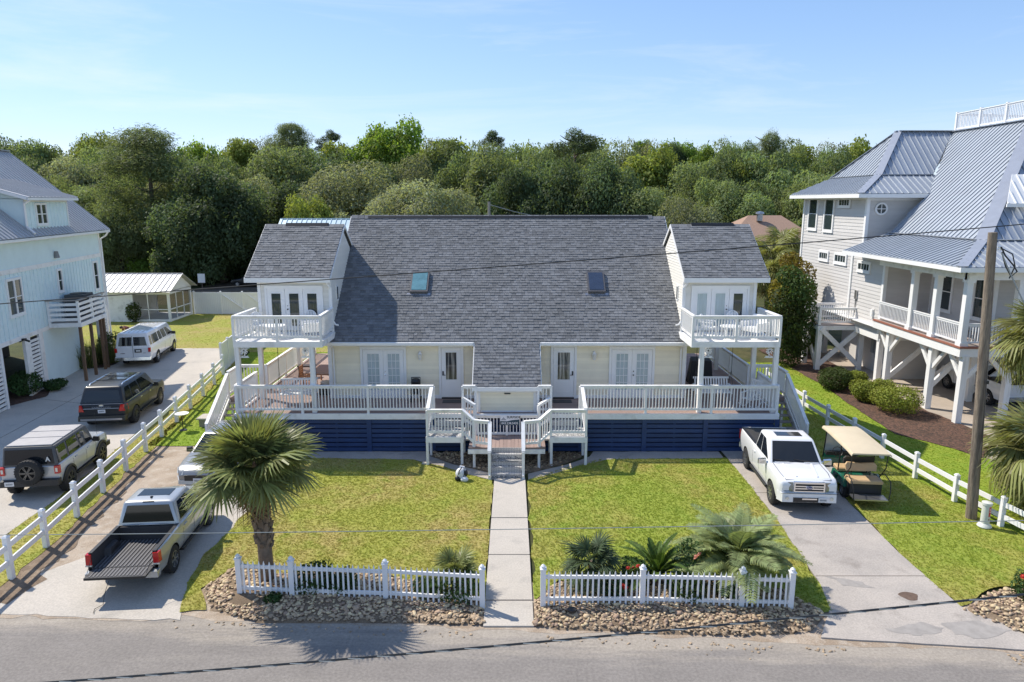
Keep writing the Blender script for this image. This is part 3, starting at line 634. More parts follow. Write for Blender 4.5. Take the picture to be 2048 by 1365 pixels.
# wall lanterns
for x in (-3.82, 3.42):
    b = MB(); b.box(x-.05,x+.05,YW-.05,YW-.0,3.40,3.62); b.tube([(x,YW-.03,3.58),(x,YW-.10,3.64),(x,YW-.13,3.60)],.014,5); b.lathe([(.095,.0),(.03,.11),(.0,.12)],6,(x,YW-.13,3.52)); b.lathe([(.05,0),(.06,.02),(.0,-.03)],6,(x,YW-.13,3.28))
    for k in range(6): a = k*PI/3; b.beam((x+.055*math.cos(a),YW-.13+.055*math.sin(a),3.30),(x+.085*math.cos(a),YW-.13+.085*math.sin(a),3.52),.012,.012)
    o = b.build('wall_lantern', white, H1); MB().lathe([(.045,3.30),(.07,3.5)],6,(x,YW-.13,0)).build('lamp_glass', lamp_glass, o)

# --- deck
deck = MB().box(-10.8,10.4,YD+.02,28.45,1.40,1.545).box(-10.8,-7.65,28.45,37.5,1.40,1.545).box(7.25,10.4,28.45,37.5,1.40,1.545).build('deck', greywood, H1)
y = YD; k = 0
while y < 28.42:
    for xa, xb in ((-10.8,-4.9),(-4.895,0),(.005,5.2),(5.205,10.4)): MB().box(xa,xb,y,y+.134,1.55,1.6,R.random()).build('board', deckwood, deck, fix=False)
    y += .142
y = 28.46
while y < 37.4:
    for xa, xb in ((-10.8,-7.62),(7.22,10.4)): MB().box(xa,xb,y,y+.134,1.55,1.598,R.random()).build('board', deckwood, deck, fix=False)
    y += .142
b = MB(); b.box(-10.84,-3.06,YD-.05,YD-.005,1.37,1.60); b.box(2.66,10.44,YD-.05,YD-.005,1.37,1.60); b.box(-3.06,2.66,YD-.045,YD-.003,1.42,1.60)
b.box(-10.84,-10.80,YD-.005,37.5,1.37,1.6); b.box(10.40,10.44,YD-.005,37.5,1.37,1.6)
b.build('rim_board', white_worn, H1)
# navy slatted skirt
sk = MB().box(-10.7,10.3,YD+.14,YD+.16,0,1.40).box(-10.72,-10.70,YD+.16,37,0,1.40).box(10.30,10.32,YD+.16,37,0,1.40).build('deck_skirt', mat('shaded_navy', (.006,.012,.045), .7), H1)  # backing in darkened navy: shade of the slat gaps put into its colour
xs = [-10.80,-8.2,-5.62,-3.1,-.2,2.7,5.2,7.6,10.40]
for i, x in enumerate(xs): MB().box(x-.09,x+.09,YD-.002,YD+.03,0,1.37,.5).build('skirt_post', navy, sk)
for i in range(8):
    z = .04
    while z < 1.3:
        h = min(.145, 1.36-z); dz = R.uniform(-.004,.004)
        MB().hull8([(xs[i]+.092,YD+.04,z+dz),(xs[i+1]-.092,YD+.04,z-dz),(xs[i+1]-.092,YD+.065,z-dz),(xs[i]+.092,YD+.065,z+dz),(xs[i]+.092,YD+.04,z+h+dz),(xs[i+1]-.092,YD+.04,z+h-dz),(xs[i+1]-.092,YD+.065,z+h-dz),(xs[i]+.092,YD+.065,z+h+dz)],R.random()).build('slat', navy, sk, fix=False)
        z += .19
    m = (xs[i]+xs[i+1])/2; MB().box(m-.04,m+.04,YD+.07,YD+.09,0,1.36,.3).build('cleat', navy, sk)

# deck railings
RH = 1.13
railing(H1, (-10.75,YD+.03), (-3.05,YD+.03), ZD, ZD, RH, posts=2.6)
railing(H1, (2.65,YD+.03), (10.35,YD+.03), ZD, ZD, RH, posts=2.6)
railing(H1, (-1.92,YD+.03), (-1.42,YD+.03), ZD, ZD, RH); railing(H1, (1.02,YD+.03), (1.52,YD+.03), ZD, ZD, RH)
for s in (1, -1):
    f = (lambda x: x) if s == 1 else mx_
    railing(H1, (f(-10.75),YD+.03), (f(-10.75),28.6), ZD, ZD, RH, endposts=(0,1))
    railing(H1, (f(-10.75),29.85), (f(-10.75),37.4), ZD, ZD, RH)
    railing(H1, (f(-11.95),29.85), (f(-10.75),29.85), ZD, ZD, RH, endposts=(1,0))
    railing(H1, (f(-11.95),28.6), (f(-11.95),29.85), ZD, ZD, RH, endposts=(0,0))
    # side stair towards the street
    st = MB().box(min(f(-11.98),f(-10.82)),max(f(-11.98),f(-10.82)),28.6,29.9,1.42,1.598).build('stair_landing', deckwood, H1)
    b = MB()
    for xx in (-11.95,-10.9): b.beam((f(xx),28.62,1.48),(f(xx),26.1,-.08),.05,.28)
    ss = b.build('stair_stringer', white_worn, H1)
    for i in range(8):
        y = 28.36-.29*i; z = 1.6-.185*(i+1)
        MB().box(min(f(-11.92),f(-10.92)),max(f(-11.92),f(-10.92)),y,y+.27,z-.04,z,R.random()).build('tread', greywood, ss)
    railing(H1, (f(-11.97),28.58), (f(-11.97),26.25), ZD-.02, .12, 1.08)
    for y in (28.7,29.75): inst('landing_post', ubox(white_worn), H1, (f(-11.9),y,0), None, (.09,.09,1.42))

# --- the double stair in the middle
pat = bpy.data.materials.new('patterned_tread_cover'); pat.use_nodes = True
t_ = pat.node_tree; bs = t_.nodes['Principled BSDF']; vo = N(t_, 'ShaderNodeTexVoronoi', feature='DISTANCE_TO_EDGE'); vo.inputs['Scale'].default_value = 17; vo.inputs['Randomness'].default_value = .25
tcn = N(t_, 'ShaderNodeTexCoord'); t_.links.new(tcn.outputs['Object'], vo.inputs['Vector']); cr = N(t_, 'ShaderNodeValToRGB'); cr.color_ramp.elements[0].color = (.20,.20,.20,1); cr.color_ramp.elements[1].color = (.60,.58,.55,1); cr.color_ramp.elements[0].position = .07; cr.color_ramp.elements[1].position = .13
t_.links.new(vo.outputs['Distance'], cr.inputs[0]); t_.links.new(cr.outputs[0], bs.inputs['Base Color']); bs.inputs['Roughness'].default_value = .8
ZP, ZL = 1.15, .85
for s in (1, -1):
    f = (lambda x: x) if s == 1 else mx_
    bx = lambda B, xa, xb, *r: B.box(min(f(xa),f(xb)), max(f(xa),f(xb)), *r)
    pl_ = bx(MB(), -3.17,-1.82,24.9,26.24,ZP-.06,ZP).build('stair_platform', pat, H1)
    b = MB(); bx(b,-3.21,-1.80,24.84,24.89,ZP-.24,ZP-.02); bx(b,-3.21,-3.175,24.89,26.24,ZP-.24,ZP-.02); b.build('platform_rim', white_worn, H1)
    bx(MB(), -3.0,-1.95,26.05,26.25,ZP+.02,ZP+.235).build('step', pat, pl_)
    for x, y in ((-3.16,24.9),(-1.87,24.9),(-3.16,26.0),(-1.4,24.62),(-1.87,26.0)): inst('platform_post', ubox(white_worn), H1, (f(x),y,0), None, (.095,.095,ZP-.02))
    railing(H1, (f(-3.15),24.9), (f(-1.84),24.9), ZP, ZP, 1.04, gap=.115)
    railing(H1, (f(-3.12),26.24), (f(-3.12),24.9), ZD, ZP, 1.08, endposts=(0,0))
    railing(H1, (f(-1.84),24.9), (f(-1.40),24.60), ZP, ZL, 1.05, endposts=(0,1), gap=.10)
    railing(H1, (f(-1.40),24.60), (f(-.84),24.45), ZL, ZL, 1.04, endposts=(0,1), gap=.11)
    railing(H1, (f(-1.88),26.2), (f(-1.42),25.9), ZP+.1, ZL+.2, 1.04, endposts=(1,1), gap=.12)
    # steps from platform to landing
    bx(MB(), -1.82,-1.60,25.0,25.95,ZL+.10,ZL+.16).build('step', pat, pl_)
    # handrail of the front steps, down to a newel
    b = MB(); b.beam((f(-.80),24.43,ZL+1.0),(f(-.80),23.50,1.06),.13,.05); b.beam((f(-.80),24.43,ZL+.55),(f(-.80),23.50,.55),.04,.09); b.beam((f(-.80),24.43,ZL-.05),(f(-.80),23.46,.10),.05,.24)
    hr = b.build('stair_rail', white_worn, H1)
    inst('post', ubox(white_worn), hr, (f(-.80),23.50,0), None, (.10,.10,1.04)); inst('post', ubox(white_worn), hr, (f(-.80),24.43,0), None, (.10,.10,ZL+1.0))
    for i in range(6): t = (i+.7)/6.6; inst('baluster', ubox(white_worn), hr, (f(-.80), lerp(24.43,23.5,t), lerp(ZL,.1,t)), None, (.036,.036,.96))
    bx(MB(), -1.62,-.86,24.47,24.52,ZL-.24,ZL-.07).build('landing_rim', white_worn, H1)
ld = MB().box(-1.6,1.2,24.52,25.93,ZL-.12,ZL-.055).build('stair_landing', greywood, H1)
x = -1.6
while x < 1.15: MB().box(x,x+.134,24.5,25.94,ZL-.05,ZL,R.random()).build('board', deckwood, ld, fix=False); x += .142
fs = MB().box(-.74,.34,23.5,24.4,.0,.02).build('front_steps', greywood, H1)
for i in range(5):
    z1 = ZL-.17*i-.17; y1 = 24.5-.215*i
    if i < 5: MB().box(-.745,.345,y1-.02,y1,z1-.0,z1+.165,.5).build('riser', pat, fs)
    if i < 4: MB().box(-.745,.345,y1-.245,y1-.022,z1-.045,z1-.003,.5).build('tread', pat, fs)
rl = railing(H1, (-1.40,25.92), (1.0,25.92), ZL-.04, ZL-.04, .86, posts=1.25, bot=.06)
# banner sign on the landing's back rail
def text(body, size, loc, m, parent, rot=(PI/2,0,0), ext=.002, name='lettering', align='CENTER', sx=1., bold=0.):
    cu = bpy.data.curves.new(name, 'FONT'); cu.body = body; cu.size = size; cu.extrude = ext; cu.align_x = align; cu.align_y = 'CENTER'; cu.offset = bold; cu.resolution_u = 3
    o = bpy.data.objects.new('tmp', cu); C.objects.link(o); dg = bpy.context.evaluated_depsgraph_get(); me = bpy.data.meshes.new_from_object(o.evaluated_get(dg)); bpy.data.objects.remove(o)
    me.materials.clear(); me.materials.append(m); me.name = name
    r = inst(name, me, parent, loc, rot); r.scale = (sx,1,1); return r
SG = T('banner_sign', 'white and teal company banner with a phone number tied to the landing rail', 'sign', (-.08,25.86,1.2))
sw_ = mat('banner_white', (.78,.79,.80), .5); tealm = mat('banner_teal', (.012,.055,.085), .5); txt = mat('banner_ink', (.02,.025,.03), .5)
MB().box(-.455,.285,25.845,25.855,1.27,1.67).build('banner', sw_, SG)
MB().prism([(-.455,25.842,1.27),(.285,25.842,1.27),(.285,25.842,1.50),(.02,25.842,1.475),(-.2,25.842,1.425),(-.455,25.842,1.435)],(0,.004,0)).build('wave_band', tealm, SG)
text('SURFSIDE', .125, (.065,25.841,1.585), txt, SG, bold=.002); text('843.238.5435', .118, (-.085,25.839,1.345), sw_, SG, bold=.002)
greyink = mat('banner_grey', (.38,.40,.42), .5)
MB().prism([(-.43,25.843,1.47),(-.2,25.843,1.46),(-.27,25.843,1.53),(-.32,25.843,1.59),(-.37,25.843,1.54)],(0,.003,0)).build('emblem', greyink, SG)

# --- dormers with balconies
def palm_bracket(x, y, z, s):
    b = MB(); t_ = .03
    def ribbon(pts, wd): 
        for p, q in zip(pts, pts[1:]): b.beam((p[0],y,p[1]),(q[0],y,q[1]),wd,t_,up=(0,1,0))
    P = lambda a, c: (x+s*a, z-c)
    ribbon([P(.17,.36),P(.19,.24),P(.16,.14)], .03)
    for dx, dz in ((-.13,.02),(-.12,-.06),(-.05,-.10),(.05,-.10),(.13,-.05),(.14,.04),(.09,.10),(-.08,.10)):
        ribbon([P(.16,.14),P(.16+dx*.6,.14+dz*.8-.03),P(.16+dx,.14+dz+.02)], .032)
    ribbon([P(.04,.37),P(.15,.345),P(.22,.37),P(.31,.35)], .03); ribbon([P(.0,.40),P(.34,.40)], .03); ribbon([P(.0,.0),P(.34,.0)], .025); ribbon([P(.335,.0),P(.335,.02)], .02)
    return b.build('palm_bracket', white, H1, label='white cut-out palm tree bracket under the balcony')
ZB = 4.45
for s in (1, -1):
    f = (lambda x: x) if s == 1 else mx_
    bx = lambda B, xa, xb, *r: B.box(min(f(xa),f(xb)), max(f(xa),f(xb)), *r)
    b = MB(); bx(b,-10.35,-7.48,28.62,33.8,4.30,6.55)
    for xx in (-10.35,-7.48): b.add([(f(xx),28.62,6.5),(f(xx),33.9,6.5),(f(xx),31.3,8.45)],[(0,1,2)])
    b.build('dormer', cream, H1)
    dw = MB(); bx(dw,-10.35,-7.48,28.56,28.60,4.46,4.50); dwo = dw.build('dormer_wall', cream, H1)
    lap_wall(dwo, (min(f(-10.35),f(-7.48)),28.6), (1,0), 2.87, ZB, 6.5, cream, .115, holes=((.30,2.55,0,6.33),) if s == 1 else ((.32,2.57,0,6.33),))
    # gable side towards the middle of the house
    gclip = lambda z: (0, 5.0) if z < 6.62 else ((z-6.55)/.70, 5.35-(z-6.55)/.70)
    if s == 1: lap_wall(dwo, (-7.47,28.6), (0,1), 5, 4.3, 8.4, cream, .115, clip=gclip)
    else: lap_wall(dwo, (f(-7.47),33.95), (0,-1), 5, 4.3, 8.4, cream, .115, clip=lambda z: tuple(5.35-q for q in gclip(z)[::-1]))
    # roof: ridge parallel to the main one
    xa, xb = -10.85, -7.40; SD = .70; y0, yr = 28.36, 31.3; zz = lambda y: 6.70+SD*(y-y0)
    zr = zz(yr); b = MB()
    x0_, x1_ = min(f(xa),f(xb)), max(f(xa),f(xb))
    slab(x0_, x1_, y0, yr, zz, .12); slab(x0_, x1_, yr, 34.3, lambda y: zr-SD*(y-yr), .12)
    ro = b.build('dormer_roof', shingle, H1)
    L_ = (yr-y0)*math.sqrt(1+SD*SD)
    shingles(ro, (x0_, y0, zz(y0)), (1,0,0), (0,1,SD), lambda t: None if t > L_-.08 else [(0, x1_-x0_)], 300, seed=20+s)
    MB().hull8([(x0_+.9,yr-.16,zr-.08),(x1_-.7,yr-.16,zr-.08),(x1_-.7,yr+.16,zr-.08),(x0_+.9,yr+.16,zr-.08),(x0_+.9,yr-.07,zr+.05),(x1_-.7,yr-.07,zr+.05),(x1_-.7,yr+.07,zr+.05),(x0_+.9,yr+.07,zr+.05)]).build('ridge_vent', black, ro)
    b = MB(); b.box(x0_-.02,x1_+.02,y0-.06,y0-.002,6.50,6.685); b.box(x0_,x1_,y0-.002,28.58,6.52,6.545)
    for xs_ in (x0_-.025, x1_): b.hull8([(xs_,y0,6.53),(xs_+.025,y0,6.53),(xs_+.025,yr,zr-.15),(xs_,yr,zr-.15),(xs_,y0,6.69),(xs_+.025,y0,6.69),(xs_+.025,yr,zr-.01),(xs_,yr,zr-.01)]); b.hull8([(xs_,yr,zr-.15),(xs_+.025,yr,zr-.15),(xs_+.025,34.3,zr-.15-SD*3),(xs_,34.3,zr-.15-SD*3),(xs_,yr,zr-.01),(xs_+.025,yr,zr-.01),(xs_+.025,34.3,zr-.01-SD*3),(xs_,34.3,zr-.01-SD*3)])
    for xx in (-10.37,-7.46): bx(b, xx-.06, xx+.06, 28.53, 28.59, 4.46, 6.52)
    b.build('dormer_fascia', white, H1)
    # three-leaf door
    xs_ = (-10.05,-9.32,-8.58,-7.84); casing(H1, min(f(-10.14),f(-7.76)), max(f(-10.14),f(-7.76)), 28.585, ZB+.02, 6.32, .09, white)
    for i in range(3):
        a, c = sorted((f(xs_[i])+.006*s, f(xs_[i+1])-.006*s)); g = (glass if s == 1 else (curtain, glass_pale, glass_pale)[i] if i else glass)
        o = leaf(H1, a, c, 28.57, ZB+.05, 6.23, (a+.17,c-.17,4.68,6.03), g, panel=False)
        if s == -1 and i < 2:
            b = MB()
            for j in range(22): b.box(a+.17,c-.17,28.5525,28.56,4.72+j*.06,4.75+j*.06)
            b.build('blind', white, o)
        if i == 1: MB().lathe([(.025,0),(.03,-.04),(0,-.05)],8,((a+.09) if s == 1 else (c-.09),28.525,5.38),'y').lathe([(.022,0),(0,-.03)],8,((a+.09) if s == 1 else (c-.09),28.525,5.52),'y').build('handle', black, o)
    # small window on the gable side, lamp, downspout
    gx = f(-7.45); b = MB(); b.box(min(gx-.01*s,gx+.035*s),max(gx-.01*s,gx+.035*s),29.45,29.75,5.6,6.25); o = b.build('window', white, H1)
    MB().box(min(gx+.02*s,gx+.04*s),max(gx+.02*s,gx+.04*s),29.51,29.69,5.66,6.19).build('pane', glass, o)
    MB().tube([(f(-7.55),28.34,6.52),(f(-7.5),28.45,6.38),(f(-7.42),28.52,6.25),(f(-7.42),28.52,4.95),(f(-7.30),28.5,4.75),(f(-7.16),28.48,4.72)],.042,6).build('downspout', white, H1, smooth=True)
    # balcony
    b = MB(); bx(b,-10.68,-7.34,26.42,28.6,ZB-.10,ZB-.055); fl = b.build('balcony_floor', white_worn, H1)
    y = 26.40
    while y < 28.5: bx(MB(),-10.68,-7.34,y,y+.134,ZB-.05,ZB,).build('board', white_worn, fl, fix=False); y += .142
    b = MB(); bx(b,-10.72,-7.30,26.36,26.40,ZB-.23,ZB-.005); bx(b,-10.72,-10.685,26.40,28.6,ZB-.23,ZB-.005); bx(b,-7.335,-7.30,26.40,28.6,ZB-.23,ZB-.005); b.build('balcony_rim', white_worn, H1)
    railing(H1, (f(-10.68),26.40), (f(-7.34),26.40), ZB, ZB, 1.0, posts=1.7, gap=.115)
    railing(H1, (f(-10.66),26.40), (f(-10.56),28.5), ZB, ZB, 1.0, endposts=(0,1), gap=.115)
    railing(H1, (f(-7.36),26.40), (f(-7.40),28.5), ZB, ZB, 1.0, endposts=(0,1), gap=.115)
    for x, y in ((-10.62,26.47),(-7.74,26.47),(-10.45,28.45),(-10.45,33.6)): inst('porch_post', ubox(white_worn), H1, (f(x),y,ZD), None, (.17,.17,ZB-.235-ZD))
    palm_bracket(f(-10.52), 26.46, 4.21, s); 
    if s == -1 or s == 1: palm_bracket(f(-7.83), 26.46, 4.21, -s)
    # flat soffit over the side porch
    bx(MB(), -10.3,-7.62,28.62,33.7,4.24,4.29).build('porch_ceiling', white_worn, H1)
# ================================================================= shared roof / window helpers
def clip_poly(poly, ax, lim, keep_less):
    o = []; n = len(poly)
    for i in range(n):
        a, b = poly[i], poly[(i+1)%n]; ia = (a[ax] <= lim) == keep_less; ib = (b[ax] <= lim) == keep_less
        if ia: o.append(a)
        if ia != ib:
            t = (lim-a[ax])/(b[ax]-a[ax]); o.append(tuple(lerp(a[k], b[k], t) for k in range(2)))
    return o
def metal_roof(parent, poly, down, m, sp=.40, rib=.05, th=.03, name='roof_panel'):
    """standing-seam panels over one plane: each strip an object with its rib"""
    P = [V(p) for p in poly]; n = (P[1]-P[0]).cross(P[2]-P[0]).normalized()
    if n.z < 0: n = -n
    v = V(down); v = (v-n*v.dot(n)).normalized(); u = v.cross(n).normalized(); O = P[0]
    q = [((p-O).dot(u), (p-O).dot(v)) for p in P]; u0 = min(a[0] for a in q); u1 = max(a[0] for a in q); k = 0
    W = lambda a, c, h=0.: O+u*a+v*c+n*h
    x = u0
    while x < u1-.01:
        c = clip_poly(clip_poly(q, 0, x, False), 0, min(x+sp, u1), True)
        if len(c) >= 3:
            b = MB(); b.prism([W(a, d) for a, d in c], n*th, R.random())
            ys = [d for a, d in c if abs(a-x) < .02]
            if len(ys) >= 2: b.beam(W(x+.002, min(ys)+.03, th+rib/2-.004), W(x+.002, max(ys), th+rib/2-.004), .045, rib, up=n, t=.8)
            b.build(name, m, parent)
        x += sp
def fbox(B, o, ux, uy, s0, s1, o0, o1, z0, z1, t=.5):
    """box in a wall frame: along ux from s0 to s1, along uy from o0 to o1"""
    q = lambda s, d, z: (o[0]+ux[0]*s+uy[0]*d, o[1]+ux[1]*s+uy[1]*d, z)
    return B.hull8([q(s0,o0,z0),q(s1,o0,z0),q(s1,o1,z0),q(s0,o1,z0),q(s0,o0,z1),q(s1,o0,z1),q(s1,o1,z1),q(s0,o1,z1)], t)
def window(par, o, ux, uy, s0, s1, z0, z1, m=white, cols=1, rows=1, fw=.09, g=glass, off=0., sashes=1, pr=.07):
    """framed window on a wall plane; uy points out of the wall"""
    b = MB(); F = lambda *a: fbox(b, o, ux, uy, *a)
    F(s0,s0+fw,off,off+pr,z0,z1); F(s1-fw,s1,off,off+pr,z0,z1); F(s0+fw,s1-fw,off,off+pr,z0,z0+fw); F(s0+fw,s1-fw,off,off+pr,z1-fw,z1); F(s0-.03,s1+.03,off,off+pr+.02,z0-.04,z0)
    a, c = s0+fw, s1-fw
    for i in range(1, sashes): x = lerp(a, c, i/sashes); F(x-fw/2,x+fw/2,off,off+pr,z0+fw,z1-fw)
    w_ = b.build('window', m, par)
    for i in range(sashes):
        x0 = lerp(a,c,i/sashes)+(fw/2 if i else 0); x1 = lerp(a,c,(i+1)/sashes)-(fw/2 if i < sashes-1 else 0)
        fbox(MB(), o, ux, uy, x0, x1, off+.015, off+.03, z0+fw, z1-fw).build('pane', g, w_)
        if cols*rows > 1:
            b = MB()
            for j in range(1, cols): x = lerp(x0,x1,j/cols); fbox(b, o, ux, uy, x-.015, x+.015, off+.022, off+.045, z0+fw, z1-fw)
            for j in range(1, rows): z = lerp(z0+fw,z1-fw,j/rows); fbox(b, o, ux, uy, x0, x1, off+.02, off+.0455, z-.022, z+.022)
            b.build('muntin', m, w_)
    return w_

# ================================================================= pale blue neighbour (left)
LH0 = (-26.4, 45.1); th_ = math.radians(10.5); LU = (math.sin(th_), -math.cos(th_)); LO = (math.cos(th_), math.sin(th_))
def q3(s, o, z): return (LH0[0]+LU[0]*s+LO[0]*o, LH0[1]+LU[1]*s+LO[1]*o, z)
LH = T('blue_house', 'pale blue board-and-batten house with silver metal roof and side balcony', 'house', (LH0[0], LH0[1], 0))
def LB_(*a, B=None, t=.5): return fbox(B or MB(), LH0, LU, LO, *a, t)
b = LB_(0,16,-9.6,0,3.02,7.95); b.add([q3(0,-.01,7.9),q3(0,-9.6,7.9),q3(0,-4.8,12.15)],[(0,1,2)]); LW = b.build('wall', bluewall, LH)
for i in range(38):
    s = .25+i*.40
    if s > 15.5: break
    segs = [(3.22,6.28)]
    for a, c, z0, z1 in ((10.45,12.05,4.2,6.1),(5.85,6.6,4.75,6.1),(.7,1.6,4.25,6.12)):
        if a < s < c: segs = [(3.22,z0-.02),(z1+.02,6.28)]
    for z0, z1 in segs: LB_(s-.022,s+.022,0,.028,z0,z1).build('batten', bluewall, LW)
b = MB(); LB_(-.04,16,0,.035,6.29,6.52,B=b); LB_(-.04,16,0,.045,2.98,3.20,B=b); LB_(-.06,.12,0,.04,3.2,7.9,B=b); LB_(-.05,16,0,.03,7.74,7.9,B=b); b.build('trim_band', white_worn, LH)
# lower storey: openings between piers, a blue wall, slatted panels
lower = MB(); LB_(4.5,8.95,-.10,0,0,2.98,B=lower); lo = lower.build('lower_wall', bluewall, LH)
LB_(0,16,-9.5,-6.0,0,2.98).build('storage_wall', dark, LH)  # dark interior box: shade of the open lower storey put into its colour
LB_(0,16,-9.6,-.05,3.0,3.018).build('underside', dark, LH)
b = MB()
for s0, s1 in ((8.95,9.4),(10.35,10.9),(13.1,13.3),(14.8,15.1),(-.05,.22),(1.35,1.6)): LB_(s0,s1,-.12,.02,0,2.98,B=b)
b.build('pier', white_worn, LH)
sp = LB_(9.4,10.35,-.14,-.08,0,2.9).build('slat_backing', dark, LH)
for s0, s1 in ((9.4,10.35),(13.3,14.8),(.22,1.35)):
    z = .06
    while z < 2.8: LB_(s0,s1,-.06,-.015,z,z+.13).build('slat', white_worn, LH); z += .20
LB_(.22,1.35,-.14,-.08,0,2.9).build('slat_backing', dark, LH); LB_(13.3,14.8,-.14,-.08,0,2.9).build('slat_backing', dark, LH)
for z in [.3+.28*i for i in range(9)]: LB_(1.7,4.4,-5.9,-5.85,z,z+.12).build('slat', greywood, LH)
window(LH, LH0, LU, LO, 10.5, 12.0, 4.22, 6.08, white, 1, 2, .12, glass, 0, 2)
window(LH, LH0, LU, LO, 5.88, 6.52, 4.76, 6.08, white, 1, 2, .12)
window(LH, LH0, LU, LO, .74, 1.52, 4.26, 6.10, white, 1, 2, .12)
b = MB(); b.lathe([(.09,0),(.16,-.34),(.14,-.36),(.0,-.3)], 8, q3(6.42,.10,7.05)); b.build('wall_light', mat('grey_lamp', (.22,.22,.22), .5), LH)
b = MB(); b.box(-.09,.09,-.09,.09,-.05,.05); b.tube([(0,0,0),(.28,0,-.10)],.05,6); b.tube([(0,0,0),(-.18,-.1,-.10)],.05,6); b.xf(Matrix.Translation(q3(11.2,.12,3.02))); b.build('flood_light', black, LH)
# roof
RS_ = .9
roofL = LB_(-.45,16.5,-4.8,-4.75,12.3,12.35).build('roof', metalroof, LH)
er = lambda o: 7.98+RS_*(.5-o)
metal_roof(roofL, [q3(-.5,.5,er(.5)),q3(16.5,.5,er(.5)),q3(16.5,-4.8,er(-4.8)),q3(-.5,-4.8,er(-4.8))], (LO[0],LO[1],-RS_), metalroof, .40)
metal_roof(roofL, [q3(-.5,-4.8,er(-4.8)),q3(16.5,-4.8,er(-4.8)),q3(16.5,-10.1,er(.5)),q3(-.5,-10.1,er(.5))], (-LO[0],-LO[1],-RS_), metalroof, 1.2)
b = MB(); b.beam(q3(-.52,-4.8,er(-4.8)+.06),q3(16.5,-4.8,er(-4.8)+.06),.34,.05); b.build('ridge_cap', metalroof, roofL)
b = MB(); LB_(-.52,16.5,.44,.56,7.82,7.95,B=b); LB_(-.5,16.5,.0,.44,7.86,7.885,B=b); b.beam(q3(-.50,.5,er(.5)-.10),q3(-.50,-4.8,er(-4.8)-.10),.04,.22); b.beam(q3(-.5,-4.8,er(-4.8)-.10),q3(-.5,-10.1,er(.5)-.1),.04,.22); b.build('fascia', white, LH)
MB().tube([q3(-.35,.5,7.86),q3(-.25,.35,7.6),q3(-.05,.10,7.4),q3(-.05,.10,.1)],.055,6).build('downspout', white, LH, smooth=True)
LB_(-1.2,-.5,-3.8,-2.6,5.9,6.0).build('rear_eave', white, LH)
# shed dormer
b = MB(); LB_(4.45,9.35,-2.7,.12,8.2,9.90,B=b)
for s in (4.45,9.35): b.add([q3(s,.12,9.85),q3(s,-2.7,9.85),q3(s,-2.7,10.86),q3(s,.12,10.0)],[(0,1,2,3)])
dm = b.build('dormer', bluewall, LH)
for i in range(13): LB_(4.55+.39*i,4.59+.39*i,.12,.145,8.42,9.75).build('batten', bluewall, dm)
b = MB(); LB_(4.4,9.4,.12,.15,9.72,9.9,B=b); LB_(9.28,9.4,.10,.16,8.3,9.8,B=b); LB_(4.4,4.52,.1,.16,8.3,9.8,B=b); b.build('trim_band', white, dm)
window(dm, LH0, LU, LO, 7.05, 8.30, 8.52, 9.66, white, 1, 2, .10, glass, .12, 2)
dz = lambda o: 9.94+.30*(.5-o)
metal_roof(roofL, [q3(3.8,.5,dz(.5)),q3(9.8,.5,dz(.5)),q3(9.8,-2.75,dz(-2.75)),q3(3.8,-2.75,dz(-2.75))], (LO[0],LO[1],-.3), metalroof, .40)
b = MB(); LB_(3.78,9.82,.46,.54,9.80,9.93,B=b)
for s in (3.8,9.8): b.beam(q3(s,.5,dz(.5)-.07),q3(s,-2.7,dz(-2.7)-.07),.04,.14)
b.build('fascia', white, dm); MB().tube([q3(9.55,.48,9.8),q3(9.55,.2,9.6),q3(9.55,.2,8.5),q3(9.7,.6,8.15)],.05,6).build('downspout', white, dm, smooth=True)
# side balcony with horizontal boards
b = LB_(4.6,8.25,0.03,1.62,3.22,3.30); bl = b.build('balcony_floor', greywood, LH); b = MB(); LB_(4.58,8.27,1.62,1.66,3.08,3.31,B=b); LB_(8.23,8.27,.05,1.62,3.08,3.31,B=b); LB_(4.58,4.62,.05,1.62,3.08,3.31,B=b); b.build('rim_board', white_worn, bl)
for i in range(4):
    z = 3.42+.27*i
    LB_(4.6,8.25,1.56,1.60,z,z+.15).build('slat', white, bl); LB_(8.19,8.23,.06,1.56,z,z+.15).build('slat', white, bl); LB_(4.62,4.66,.06,1.56,z,z+.15).build('slat', white, bl)
for s, o in ((8.21,1.55),(6.4,1.55),(4.64,1.55),(8.21,.1)): LB_(s-.06,s+.06,o-.05,o+.06,3.3,4.50).build('post', white, bl)
b = MB(); LB_(4.55,8.3,1.48,1.66,4.50,4.54,B=b); LB_(8.12,8.3,.02,1.48,4.50,4.54,B=b); b.build('cap_rail', greywood, bl)
for s in (8.0,6.6,5.2,4.75): LB_(s-.07,s+.07,1.40,1.54,0,3.2).build('balcony_post', mat('brown_post', (.16,.095,.055), .8, var=.3) if 'brown_post' not in MATS else MATS['brown_post'], LH)
ac = T('condenser_unit', 'dark air conditioning unit standing on the blue house balcony', 'air conditioner', q3(5.9,.75,3.3))
b = LB_(5.2,6.5,.25,1.25,3.31,4.62); ab = b.build('casing', mat('dark_grey_metal', (.06,.065,.07), .5), ac)
for i in range(9): LB_(5.18,6.52,1.25,1.27,3.42+.13*i,3.48+.13*i).build('slat', black, ab)
MB().lathe([(.42,0),(.44,.03),(.38,.05),(.1,.06)],14,q3(5.85,.75,4.62)).build('fan_guard', black, ac)

